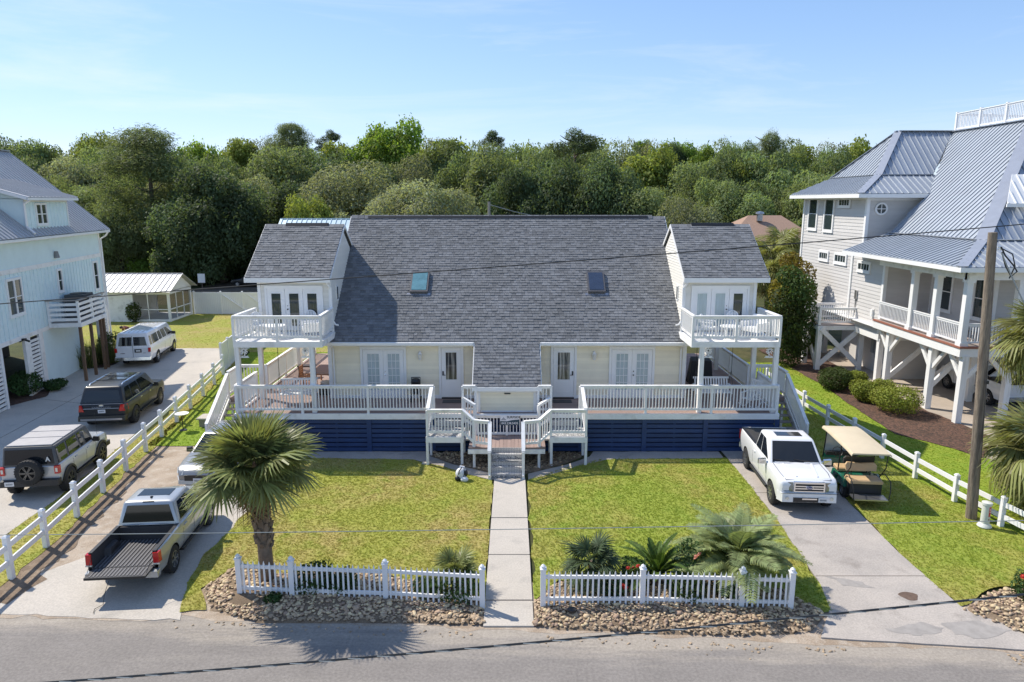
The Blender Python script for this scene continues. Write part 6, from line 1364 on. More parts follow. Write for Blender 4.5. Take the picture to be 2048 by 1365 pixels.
tag(sheet('gravel_track', [(-36,76),(-22,76),(-20,90),(-36,90)], .0, gmat('track_dirt',(.16,.13,.10),(.11,.09,.07),(.2,.17,.13),fine=10), .6, 1.0), kind='structure')

# ---------------- golf cart
tan_ = mat('tan_roof', (.62,.52,.36), .5, var=.06); tanv = mat('tan_vinyl', (.52,.36,.20), .5, var=.12); brownv = mat('dark_seat_back', (.045,.04,.035), .6); green = mat('green_body', (.006,.13,.080), .2, coat=.8)
GC = T('golf_cart', 'green golf cart with tan roof and rear-facing tan seat beside the right fence', 'golf cart', (11.72,22.95,.03), -.10, world=False)
b = MB(); hw, y0, y1, zr = .62, -1.62, 1.25, 1.78
n = 9
rows = []
for i in range(n):
    t = i/(n-1); y = lerp(y0,y1,t); ed = .06*(abs(2*t-1)**6)
    rows.append([(x*hw, y, zr+.07*(1-x*x)*(1-abs(2*t-1)**4)-ed*.6-(.05 if abs(x) == 1 else 0)) for x in (-1,-.93,-.55,-.5,0,.5,.55,.93,1)])
b.v = [p for r in rows for p in r]; m = 9
for i in range(n-1):
    for k in range(m-1): b.f.append((i*m+k,i*m+k+1,(i+1)*m+k+1,(i+1)*m+k))
b.t = [.5]*len(b.f); k0 = len(b.v); b.v += [(x,y,z-.05) for x,y,z in b.v]
b.f += [tuple(k0+i for i in f) for f in b.f]; 
per = [i for i in range(m)]+[i*m+m-1 for i in range(1,n)]+[(n-1)*m+k for k in range(m-2,-1,-1)]+[i*m for i in range(n-2,0,-1)]
b.f += [(a,c,c+k0,a+k0) for a,c in zip(per,per[1:]+per[:1])]; b.t = [.5]*len(b.f); b.build('roof', tan_, GC, smooth=40)
for s in (1,-1): MB().tube([(s*.55,1.12,.62),(s*.56,.98,1.2),(s*.54,.95,1.73)],.02,6).build('roof_post', black, GC); MB().tube([(s*.56,-.42,.70),(s*.55,-.55,1.73)],.02,6).build('roof_post', black, GC); MB().tube([(s*.56,-1.0,.72),(s*.55,-1.45,1.2),(s*.55,-1.52,1.73)],.018,6).build('roof_post', black, GC)
b = MB(); b.hull8([(-.56,.95,.36),(.56,.95,.36),(.46,1.5,.36),(-.46,1.5,.36),(-.56,.95,.86),(.56,.95,.86),(.42,1.48,.60),(-.42,1.48,.60)]); b.hull8([(-.60,-1.15,.40),(.60,-1.15,.40),(.60,.10,.36),(-.60,.10,.36),(-.58,-1.10,.66),(.58,-1.10,.66),(.58,.02,.62),(-.58,.02,.62)])
for s in (1,-1): b.tube([(s*.58,-1.18,.42),(s*.60,-1.05,.62),(s*.60,-.75,.70),(s*.60,-.45,.60),(s*.60,-.35,.42)],.045,6)
b.build('body', green, GC, smooth=35)
MB().box(-.60,.60,-.10,1.05,.28,.34).build('floor_pan', mat('floor_grey', (.40,.40,.39), .6), GC)
ws = MB().quad((-.54,1.02,.84),(.54,1.02,.84),(.53,.97,1.60),(-.53,.97,1.60)).build('windscreen', glass_c := mat('clear_screen', (.55,.62,.62), .05, spec=.8), GC, fix=False)
MB().box(-.55,.55,.78,.95,.80,.92).build('dashboard', black, GC)
def cushion(x0,x1,y0,y1,z0,z1,nm,m):
    b = MB(); i = .03; b.hull8([(x0,y0,z0),(x1,y0,z0),(x1,y1,z0),(x0,y1,z0),(x0,y0,z1-i),(x1,y0,z1-i),(x1,y1,z1-i),(x0,y1,z1-i)]); b.hull8([(x0,y0,z1-i),(x1,y0,z1-i),(x1,y1,z1-i),(x0,y1,z1-i),(x0+i,y0+i,z1),(x1-i,y0+i,z1),(x1-i,y1-i,z1),(x0+i,y1-i,z1)]); return b.build(nm, m, GC)
cushion(-.54,.54,-.40,.08,.66,.78,'front_seat',tanv); cushion(-.52,.52,-1.45,-.92,.64,.76,'rear_seat',tanv)
for y, m_, lean, nm in ((-.58,brownv,-.08,'front_backrest'),(-.86,tanv,.08,'rear_backrest')):
    b = MB(); P = []
    for k in range(13): a = PI*k/12; P.append((-.46*math.cos(a)*(1+.0*k), 0, .14+.13*math.sin(a)**.5))
    dz = .14 if nm == 'front_backrest' else -.02; pts = [(a, c, z+dz) for a, c, z in [(-.48,y,.92),(.48,y,.92),(.50,y+lean*.6,1.10),(.44,y+lean,1.18),(.2,y+lean,1.17),(0,y+lean,1.15),(-.2,y+lean,1.17),(-.44,y+lean,1.18),(-.50,y+lean*.6,1.10)]]
    b.prism(pts,(0,-.08,0)); b.build(nm, m_, GC); MB().tube([(-.3,y-.04,.70),(-.3,y-.04,.95)],.018,5).tube([(.3,y-.04,.70),(.3,y-.04,.95)],.018,5).build('seat_bracket', black, GC)
b = MB(); b.box(-.52,.52,-1.95,-1.50,.27,.31); b.build('foot_plate', steel, GC); b = MB(); b.box(-.50,.50,-1.42,-1.15,.20,.62); b.build('rear_frame', black, GC)
for s in (1,-1): MB().tube([(s*.55,-1.0,.80),(s*.58,-1.35,.98),(s*.60,-1.78,.86),(s*.57,-1.9,.60),(s*.54,-1.9,.30)],.018,6).build('grab_bar', black, GC, smooth=True); MB().box(*sorted((s*.60,s*.46)),-.30,.5,.20,.28).build('running_board', mat('board_grey',(.45,.45,.44),.5) if 'board_grey' not in MATS else MATS['board_grey'], GC)
b = MB(); c_ = [(-.26+.17*math.cos(a), .55+.08*math.sin(a), 1.02+.15*math.sin(a)) for a in [2*PI*i/16 for i in range(17)]]; b.tube(c_,.014,6,caps=False); b.tube([(-.26,.55,1.02),(-.26,.78,.86)],.02,6); b.build('steering_wheel', black, GC, smooth=True)
for y in (-.98,1.0):
    for s in (1,-1): wheel(GC, s*.50, y, .23, .18, steel, 5, s)
# ================================================================= vegetation
def atY(px, py, Y):   # a point at depth Y seen at a photo position, used once to read off tree places
    u = (px-1024)/1400; v = (py-682.5)/1400; c, s = math.cos(.195678), math.sin(.195678)
    t = Y/(c-v*s); return V((u*t, Y, CAM_H-(s+v*c)*t))
leafm = {}
def lm(key, col, tr=.32, tint=.45, hue=.018, rough=.55):
    if key not in leafm: leafm[key] = mat('leaves_'+key, col, max(rough,.62) if rough > .5 else rough, var=.25, vscale=.6, tint=tint, transl=tr, hue=hue, objvar=.14, spec=.15)
    return leafm[key]
lm('oak', (.165,.215,.095),.42); lm('grey_oak', (.24,.26,.155),.42); lm('dark', (.110,.150,.074),.42); lm('bright', (.180,.260,.050),.48); lm('yellow', (.215,.25,.062),.45); lm('pine', (.165,.20,.10),.42); lm('olive', (.195,.235,.105),.42)
def foliage(name, lobes, n, size, m, seed, aspect=1., core=.3, jag=.12, upb=.35, narrow=.55):
    rr = random.Random(seed); nr = np.random.default_rng(seed)
    wts = np.array([l[1][0]*l[1][1]+l[1][1]*l[1][2]+l[1][0]*l[1][2] for l in lobes]); wts = wts/wts.sum()
    li = nr.choice(len(lobes), n, p=wts); c = np.array([l[0] for l in lobes])[li]; r = np.array([l[1] for l in lobes])[li]
    d = nr.normal(size=(n,3)); d /= np.linalg.norm(d, axis=1)[:,None]
    rad = np.where(nr.random(n) < core, nr.uniform(.35,.8,n), 1+nr.normal(0,jag,n))
    p = c+d*r*rad[:,None]
    keep = np.ones(n, bool)     # drop leaves buried deep inside other lobes
    for k, l in enumerate(lobes):
        q = (p-np.array(l[0]))/np.array(l[1]); keep &= ~((np.linalg.norm(q,axis=1) < .55) & (li != k))
    p, d, li = p[keep], d[keep], li[keep]; n = len(p)
    nn = d*.75+nr.normal(size=(n,3))*.6; nn[:,2] += upb; nn /= np.linalg.norm(nn,axis=1)[:,None]
    t = np.cross(nn, nr.normal(size=(n,3))); t /= np.linalg.norm(t,axis=1)[:,None]; b = np.cross(nn, t)
    s = size*nr.uniform(.6,1.45,n)[:,None]; a = t*s*aspect; e = b*s*narrow
    bend = nn*s*.22
    v = np.stack([p-a, p-e+bend*.3, p+a-bend, p+e+bend*.3], 1).reshape(-1,3)
    lt = np.array([rr.random() for _ in lobes]); ti = np.clip(.5+(lt[li]-.5)*.5+nr.normal(0,.20,n),0,1)
    me = bpy.data.meshes.new(name); me.vertices.add(4*n); me.vertices.foreach_set('co', v.astype(np.float32).ravel())
    me.loops.add(4*n); me.loops.foreach_set('vertex_index', np.arange(4*n,dtype=np.int32)); me.polygons.add(n); me.polygons.foreach_set('loop_start', np.arange(0,4*n,4,dtype=np.int32))
    me.update(calc_edges=True); at = me.attributes.new('tint','FLOAT','FACE'); at.data.foreach_set('value', ti.astype(np.float32)); me.materials.append(m); me.validate(); return me
def unit(me):
    """scale a crown so that its top is at z = 1 and its radius about 1"""
    a = np.empty(len(me.vertices)*3, np.float32); me.vertices.foreach_get('co', a); a = a.reshape(-1,3)
    a[:,2] *= 1/np.percentile(a[:,2], 99.7); a[:,:2] *= 1/np.percentile(np.hypot(a[:,0],a[:,1]), 99); me.vertices.foreach_set('co', a.ravel()); me.update(); return me
import numpy as np
def dome_lobes(seed, k=26, flat=.8, lr=(.26,.42), zmin=-.25, reach=(.5,.74)):
    rr = random.Random(seed); L_ = [((0,0,.1),(.55,.55,.5*flat))]
    for i in range(k):
        a = rr.uniform(0,2*PI); z = rr.uniform(zmin,1); h = math.sqrt(max(0,1-max(z,0)**2)); q = rr.uniform(*reach); r = rr.uniform(*lr)
        L_.append(((h*q*math.cos(a), h*q*math.sin(a), z*q*flat), (r, r*rr.uniform(.85,1.1), r*rr.uniform(.65,.85))))
    return L_
def pine_lobes(seed, k=64, tall=1.6):
    rr = random.Random(seed); L_ = []
    for i in range(k):
        t = rr.random()**.8; z = lerp(-.75,1.0,t); a = rr.uniform(0,2*PI); q = rr.uniform(.10,.85)*max(.05,1-((z+.15)/1.17)**2)**.6; r = rr.uniform(.15,.25)
        L_.append(((q*math.cos(a), q*math.sin(a), z), (r*1.25, r*1.25, r*.62)))
    L_.append(((0,0,1.0),(.2,.2,.16))); return L_
def trunk_mesh(seed, pine=False):
    rr = random.Random(seed); b = MB()
    if pine:
        b.tube([(0,0,0),(rr.uniform(-.02,.02),.01,.4),(rr.uniform(-.03,.03),0,.75),(0,0,1.0)],[.026,.021,.014,.004],8)
        for i in range(12): z = rr.uniform(.55,.97); a = rr.uniform(0,2*PI); l = rr.uniform(.08,.2); b.tube([(0,0,z),(l*.6*math.cos(a),l*.6*math.sin(a),z+.02),(l*math.cos(a),l*math.sin(a),z+.05)],[.007,.005,.002],5)
    else:
        b.tube([(0,0,0),(.01,.01,.15),(rr.uniform(-.03,.03),rr.uniform(-.03,.03),.40)],[.045,.034,.030],9)
        for i in range(6): a = 2*PI*i/6+rr.uniform(-.4,.4); l = rr.uniform(.12,.26); b.tube([(0,0,rr.uniform(.26,.40)),(l*.5*math.cos(a),l*.5*math.sin(a),.55),(l*math.cos(a),l*math.sin(a),rr.uniform(.65,.85))],[.022,.015,.005],6)
    return b.mesh('trunk', bark, smooth=2)
TRK_O = [trunk_mesh(i) for i in range(3)]; TRK_P = [trunk_mesh(i+9, True) for i in range(3)]
def crown(kind, var):
    key = ('crown', kind, var)
    def f():
        sd = hash_(kind)*7+var
        if kind == 'pine': return foliage('crown', pine_lobes(sd), 40000, .020, leafm['pine'], sd, 1.5, .15, .18, .8, .28)
        if kind == 'sparse_pine': return foliage('crown', pine_lobes(sd, 17), 15000, .024, lm('dark_pine',(.10,.13,.065),.4), sd, 1.4, .1, .16, .45, .3)
        if kind == 'sweetgum': return foliage('crown', dome_lobes(sd, 40, .95, (.14,.26), -.4, (.55,.88)), 36000, .024, leafm['bright'], sd, 1., .22, .16, .85, .7)
        if kind == 'yellow': return foliage('crown', dome_lobes(sd, 34, .9, (.16,.28), -.4, (.5,.82)), 34000, .024, leafm['yellow'], sd, 1., .25, .14, .85, .7)
        if kind == 'grey': return foliage('crown', dome_lobes(sd, 30, .78, (.22,.34), -.4), 42000, .0185, leafm['grey_oak'], sd, 1., .22, .07, .85, .5)
        if kind == 'dark': return foliage('crown', dome_lobes(sd, 32, .95, (.18,.32), -.4), 42000, .020, leafm['dark'], sd, 1., .3, .12, .85, .6)
        if kind == 'olive': return foliage('crown', dome_lobes(sd, 34, .9, (.16,.30), -.4), 40000, .020, leafm['olive'], sd, 1.2, .25, .12, .85, .45)
        return foliage('crown', dome_lobes(sd, 32, .85, (.18,.31), -.4), 40000, .020, leafm['oak'], sd, 1., .25, .10, .85, .55)
    return shared(key, lambda: unit(f()))
def hash_(s): return sum((i+1)*ord(c) for i, c in enumerate(s)) % 97
NV = {}
def tree(kind, X, Y, top, wd, label, low=None, group=None, name=None, cat='tree'):
    """tree of crown width wd with its top at height top and its crown reaching down to low"""
    NV[kind] = NV.get(kind, -1)+1; var = NV[kind] % 2; pine = 'pine' in kind
    low = max(top*.22, top-(1.15 if pine else 1.05)*wd) if low is None else low
    r = T(name or ('pine_tree' if pine else 'oak_tree' if kind in ('oak','grey','dark','olive') else 'broadleaf_tree'), label, cat, (X,Y,0), R.uniform(0,6.28), group, world=False)
    inst('trunk', (TRK_P if pine else TRK_O)[NV[kind]%3], r, (0,0,0), None, (max(top*.8, 6), max(top*.8, 6), top*(.97 if pine else .80)))
    hz = (top-low)/ (1.75 if pine else 1.45); cz = top-hz
    inst('crown', crown(kind, var), r, (0,0,cz), None, (wd/2, wd/2, hz)); return r
def tp(kind, px, topy, wpx, Y, label, low=None, group=None):
    p = atY(px, topy, Y); return tree(kind, p.x, Y, p.z, wpx/1400*Y*1.02, label, low, group)
tp('pine', 292, 258, 235, 92, 'tall broad pine rising behind the screened shed', 4.0)
tp('dark', 430, 338, 235, 86, 'huge dark oak beside the tall pine, left of the shingle roof', 1.5)
tp('dark', 385, 395, 190, 84, 'dark leafy tree under the tall pine by the braced gate', 2.0)
tp('olive', 230, 400, 150, 86, 'olive tree between the blue house roof and the tall pine', 1.5)
tp('oak', 55, 284, 190, 125, 'rounded green tree on the skyline above the blue house ridge')
tp('yellow', 195, 273, 130, 128, 'yellowish green tree on the skyline just left of the tall pine')
tp('grey', 140, 318, 190, 104, 'grey-green oak over the slope of the blue house roof', 3)
tp('yellow', 470, 281, 125, 126, 'golden green rounded tree right of the tall pine')
tp('pine', 583, 249, 118, 130, 'flat-topped pine on the skyline left of the bright broad tree')
tp('sparse_pine', 660, 261, 70, 131, 'open see-through pine beside the bright broad tree')
tp('olive', 575, 298, 235, 106, 'large olive green oak filling the gap right of the dark oak', 2)
tp('sweetgum', 768, 247, 195, 122, 'bright green broad tree, highest on the skyline over the shingle roof', 6)
tp('grey', 712, 330, 290, 89, 'wide silvery oak above the left end of the shingle roof', 2)
tp('grey', 842, 366, 270, 78, 'rounded silvery oak just behind the ridge of the shingle roof', 2)
tp('oak', 900, 284, 170, 124, 'green oak on the skyline right of the bright broad tree')
tp('sparse_pine', 985, 262, 75, 132, 'small wind-shaped pine standing alone on the skyline')
tp('olive', 985, 298, 210, 108, 'olive oak below the wind-shaped pine', 3)
tp('dark', 1045, 340, 170, 98, 'dark oak behind the middle of the ridge', 2)
tp('sparse_pine', 1150, 260, 160, 118, 'sprawling dark pine with gaps against the sky')
tp('olive', 1080, 300, 120, 114, 'pale green tree left of the sprawling pine', 4)
tp('dark', 1130, 325, 190, 98, 'dense dark tree under the sprawling pine', 1)
tp('dark', 1215, 318, 180, 94, 'dense dark tree behind the right end of the shingle roof', 1)
tp('sweetgum', 1283, 282, 62, 130, 'small bright tree on the skyline right of the sprawling pine')
tp('yellow', 1322, 298, 110, 112, 'yellow-green tree above the right end of the shingle roof', 3)
tp('dark', 1345, 287, 60, 126, 'small dark round tree on the skyline')
tp('sweetgum', 1404, 291, 115, 126, 'leafy bright tree on the skyline left of the round-topped tree')
tp('oak', 1474, 287, 112, 124, 'round-topped tree on the skyline left of the tall slim pine')
tp('pine', 1545, 266, 92, 112, 'tall slim pine left of the grey house tower', 4)
tp('oak', 1420, 335, 150, 100, 'mid green oak behind the clipped-looking round oak', 1.5)
tp('yellow', 1480, 330, 130, 104, 'yellow-green oak left of the tall slim pine trunk', 2)
tp('olive', 1600, 296, 105, 116, 'olive tree just right of the tall slim pine', 3)
tp('oak', 1662, 299, 110, 118, 'tree on the skyline meeting the grey house roof', 3)
tp('grey', 1375, 402, 205, 66, 'low round oak behind the right dormer', 1.0)
tp('oak', 1515, 368, 180, 97, 'rounded oak above the brown roof', 1.0)
tp('dark', 1612, 385, 100, 98, 'dark tree close beside the grey house tower', 1)
tp('yellow', 612, 395, 130, 72, 'small yellow-green tree behind the left dormer', 2)
tp('yellow', 402, 502, 62, 88, 'small pale yellow-green tree in front of the dark oak', .8)
# the woods behind: same-looking trees filling the mass
rr = random.Random(5); wk = ('oak','olive','dark','grey','oak','sweetgum','dark','pine','yellow','olive')
KN = dict(oak='green oak', olive='olive green tree', dark='dark green oak', grey='silvery oak', sweetgum='bright green tree', pine='pine', yellow='yellow-green tree')
def place(X, Y):
    px = 1024+1400*X/(Y*.98)
    for lim, s in ((60,'above the blue house ridge'),(160,'over the blue house dormer'),(250,'left of the tall pine'),(380,'around the tall pine'),(520,'over the dark oak'),(640,'behind the left dormer'),(760,'over the left end of the shingle roof'),(890,'above the left skylight'),(1020,'over the middle of the ridge'),(1150,'right of the ridge pole'),(1280,'above the right skylight'),(1400,'over the right end of the shingle roof'),(1520,'behind the right dormer'),(1640,'left of the grey house tower')):
        if px < lim: return s
    return 'behind the grey house roof'
def row(x0, x1, step, ys, tops, wds, kinds, word):
    px = x0
    while px < x1:
        Y = rr.uniform(*ys); k = rr.choice(kinds); q = atY(px+rr.uniform(-14,14), rr.uniform(*tops), Y)
        tree(k, q.x, Y, q.z, rr.uniform(*wds)/1400*Y, '%s %s %s' % (KN[k], word, place(q.x, Y)), 1.0, 'woods behind the houses'); px += step*rr.uniform(.8,1.2)
row(-50, 1790, 50, (122,138), (283,303), (125,190), ('oak','olive','sweetgum','oak','grey','yellow','olive'), 'on the skyline')
row(-60, 1790, 66, (103,116), (308,340), (150,225), ('oak','olive','dark','grey','oak','yellow','olive'), 'deep in the woods')
row(-60, 700, 80, (92,99), (350,400), (150,210), ('oak','dark','olive','grey'), 'low in the woods'); row(1260, 1700, 80, (90,99), (345,390), (150,210), ('oak','olive','olive','grey'), 'low in the woods')
for i in range(46):      # understorey along the wood's edge
    X = -62+i*2.75+rr.uniform(-1,1); Y = rr.uniform(88, 95) if X < -22 or X > 22 else rr.uniform(74,92)
    tree(rr.choice(('dark','dark','oak','olive')), X, Y, rr.uniform(3.5,6.8), rr.uniform(4.5,7), 'low undergrowth tree at the wood edge '+place(X, Y), .0, 'undergrowth at the edge of the woods')

# --- shrubs
def bush(name, label, x, y, r, h, m, n=3200, size=.055, seed=1, flowers=None, fm=None, group=None, cat='shrub', lobes=None, z=.03):
    s = T(name, label, cat, (x,y,z), 0, group, world=False); rr = random.Random(seed)
    lb = lobes or ([((0,0,.5*h),(r*.82,r*.82,h*.48))]+[((r*.5*math.cos(a),r*.5*math.sin(a),h*rr.uniform(.4,.66)),(r*.5,r*.5,h*.36)) for a in [2*PI*i/7+rr.uniform(-.3,.3) for i in range(7)]])
    inst('leaves', foliage('leaves', lb, n, size, m, seed, 1.,.35,.05,.35,.55), s)
    b = MB()
    for i in range(5): a = rr.uniform(0,6.28); b.tube([(0,0,0),(.4*r*math.cos(a),.4*r*math.sin(a),h*.55)],[.02,.008],5)
    b.build('stem', bark, s)
    if flowers:
        def fl():
            q = MB()
            for k in range(9): a = 2*PI*k/9; q.add([(0,0,0),(.05*math.cos(a-.35),.05*math.sin(a-.35),.025),(.075*math.cos(a),.075*math.sin(a),.02),(.05*math.cos(a+.35),.05*math.sin(a+.35),.025)],[(0,1,2,3)],.5)
            q.sphere((0,0,.025),.035,6,4); return q.mesh('flower', fm)
        me = shared(('flower', fm.name), fl)
        for (fx, fy, fz) in flowers: inst('flower', me, s, (fx,fy,fz), (rr.uniform(-.6,.6),rr.uniform(-.9,.1),0), rr.uniform(.8,1.5))
    return s
hedge = lm('boxwood', (.21,.235,.045), .3, .5); hedge_d = lm('boxwood_dark', (.075,.105,.03), .25, .5); rose = lm('rose_leaves', (.055,.10,.032), .25, .5)
for lab, px, py, r, h, m, Yo in (('dark clipped round bush nearest the crossed braces', 1672, 783, .88, 1.15, hedge_d, .0), ('small clipped bush between the dark round bush and the big ones', 1712, 780, .62, .95, hedge, 0), ('clipped round bush, third from the crossed braces', 1735, 806, .78, 1.05, hedge, 0), ('clipped bush squeezed behind the largest round bush', 1767, 802, .62, 1.0, hedge, 0), ('largest clipped round bush at the end of the mulch bed', 1797, 831, 1.12, 1.35, hedge, 0)):
    t = (CAM_H)/(math.sin(.195678)+(py-682.5)/1400*math.cos(.195678)); X = (px-1024)/1400*t; Y = t*(math.cos(.195678)-(py-682.5)/1400*math.sin(.195678))
    bush('round_bush', lab, X, Y+r*.3, r, h, m, 6500, .045, int(px), group='clipped bushes in the mulch bed')
tall = [((0,0,.9),(.9,.9,.9)),((.3,.2,2.2),(1.2,1.1,1.2)),((-.4,.1,3.6),(1.1,1.1,1.1)),((.2,-.2,4.6),(.95,.95,.95)),((-.2,.3,5.4),(.7,.7,.6)),((.7,0,3.4),(.7,.7,.9)),((-.9,.1,2.6),(.6,.6,.8))]
bush('tall_shrub', 'tall dark shrub-tree between the yellow house and the grey house deck', 16.6, 41.0, 1.4, 5.4, lm('myrtle',(.065,.095,.028),.3,.6,.03), 9000, .085, 71, lobes=tall, cat='tree')
bush('tall_shrub', 'bronze-tinged leafy shrub behind the right balcony', 18.3, 45.5, 1.5, 6.0, lm('bronze',(.21,.165,.035),.3,.5,.03), 8000, .095, 72, lobes=[(V(c)*1.08+V((.2,.2,0)), r) for c, r in tall], cat='tree')
bush('tall_shrub', 'green shrub thicket at the grey house corner under its small deck', 18.6, 44.0, 1.2, 2.6, hedge_d, 5000, .07, 73)
bush('foundation_shrub', 'leafy shrub by the blue house garage opening', -24.7, 34.4, .75, 1.3, rose, 3000, .06, 74, z=.05); bush('foundation_shrub', 'low sprawling shrub on the left driveway bed', -24.0, 35.6, .6, .55, rose, 1800, .055, 75, z=.05)
bush('rose_bush', 'rose bush with red blooms behind the right picket fence', 3.15, 16.35, .45, .80, rose, 2200, .035, 76, [(-.12,-.35,.74),(-.02,-.38,.80),(.12,-.3,.66),(-.25,-.3,.70),(.1,-.42,.6)], redflower)
bush('rose_bush', 'tall rose bush with pale pink bloom beside the feathery palm', 4.55, 16.4, .42, 1.30, rose, 2600, .035, 77, [(.05,-.36,1.0),(.12,-.35,1.08)], pinkflower)
bush('rose_bush', 'low rose bush with single red bloom against the right picket fence', 2.55, 15.85, .35, .6, rose, 1400, .035, 78, [(.15,-.3,.52),(.2,-.3,.46)], redflower)
bush('rose_bush', 'bushy green rose at the foot of the right picket fence', 4.3, 15.75, .5, .75, rose, 2400, .035, 79); bush('rose_bush', 'bushy green rose behind the right fence corner post', 5.4, 15.75, .45, .7, rose, 2000, .035, 80)
bush('rose_bush', 'shrub with red blooms in the corner rock bed by the driveway', 12.75, 15.65, .42, .8, rose, 2200, .035, 81, [(-.3,-.15,.85),(-.22,-.2,.78),(-.15,-.25,.7),(-.1,-.28,.62),(-.34,-.1,.75)], redflower)
for lab, x, y, r, h, sd in (('low dark shrub behind the left picket fence next to the palm trunk', -5.0, 16.15, .55, .75, 82), ('spreading dark shrub behind the left picket fence', -4.3, 16.1, .45, .6, 83), ('dense dark shrub behind the walkway end of the left picket fence', -1.35, 15.8, .60, .75, 84), ('low shrub beside the fan palm by the walkway', -2.1, 15.95, .4, .5, 85), ('low green weed clump at the foot of the left fence', -5.85, 15.6, .22, .25, 86)): bush('low_shrub', lab, x, y, r, h, rose, 2200 if r > .3 else 700, .036, sd)
bush('low_shrub', 'vine growing up the screened shed post', -31.0, 56.7, .6, 1.7, hedge_d, 1500, .07, 87)
for lab, x, y, sd in (('palm-like bright green shrub behind the screened shed roof', -38.5, 84, 91), ('bright sunlit shrub at the foot of the tall pine', -45, 86, 92)): bush('sunlit_shrub', lab, x, y, 2.2, 3.2, leafm['bright'], 2500, .2, sd)
# ornamental grass clump by the blue house
ga = T('ornamental_grass', 'tall ornamental grass clump against the blue house wall', 'grass clump', (-24.9,41.6,.05), 0, None, world=False)
for i in range(7): inst('clump', tuft_mesh(lm('reed',(.16,.18,.06),.3,.4), 1.5, .45, 120, 60+i, .014), ga, (R.uniform(-.5,.5), R.uniform(-1.2,1.2), 0), (0,0,R.uniform(0,6)), R.uniform(.75,1.15))
bush('foundation_shrub', 'dark bush behind the ornamental grass by the brown balcony posts', -25.3, 43.4, .9, 1.7, hedge_d, 3000, .06, 93, z=.05)

# --- palms
def fan_frond(seed, pet=.85, bl=.85, segs=34, droop=.5, m=None, spread=2.5, wdt=.030):
    rr = random.Random(seed); b = MB(); e = rr.uniform(.10,.28)
    # petiole arching outwards along +x, gravity -z
    P = [V((pet*t, 0, pet*(.10*t-e*t*t))) for t in (0,.35,.7,1)]; b.tube(P, [.022,.016,.012,.010], 5, t=.75)
    tip = P[-1]; dirx = (P[-1]-P[-2]).normalized()
    for k in range(segs):
        a = lerp(-spread, spread, (k+.5)/segs)+rr.uniform(-.03,.03); ln = bl*(.62+.38*math.cos(a*.55))*rr.uniform(.88,1.08)
        out = V((math.cos(a), math.sin(a), 0)); out = (dirx*out.x+V((0,1,0))*out.y).normalized(); side = V((-math.sin(a), math.cos(a), 0))
        fold = .05*(1 if k % 2 else -1); pts = []
        for t in (0,.3,.6,.85,1.0):
            dd = droop*rr.uniform(.7,1.3)*ln*t**2.4; arch = .10*math.cos(a*.6)*t*ln
            pts.append(tip+out*ln*t*(1-.12*t*droop)+V((0,0,arch-dd-abs(math.sin(a))*.10*ln*t)))
        ws = [wdt*.35, wdt, wdt*.95, wdt*.5, .002]; n0 = len(b.v); tt = rr.random()*.7+.15
        up = V((0,0,fold))
        for p, w_ in zip(pts, ws): b.v += [tuple(p+side*w_+up*w_*6), tuple(p-side*w_-up*w_*6)]
        for i in range(4): b.f.append((n0+2*i, n0+2*i+1, n0+2*i+3, n0+2*i+2)); b.t.append(tt)
    return b.mesh('frond', m, fix=False)
palm_m = lm('cabbage_palm', (.205,.225,.090), .34, .55, .02, .38); palm_dry = lm('dry_frond', (.24,.17,.085), .2, .4, .01); pindo_m = lm('pindo', (.24,.285,.125), .28, .5, .015, .35); sago_m = lm('sago', (.075,.12,.025), .2, .5, .02, .35); palm_y = lm('sunlit_palm', (.23,.235,.085), .34, .55, .02, .38)  # palm_y is a lit copy of the palm leaf, sunlight put into its colour
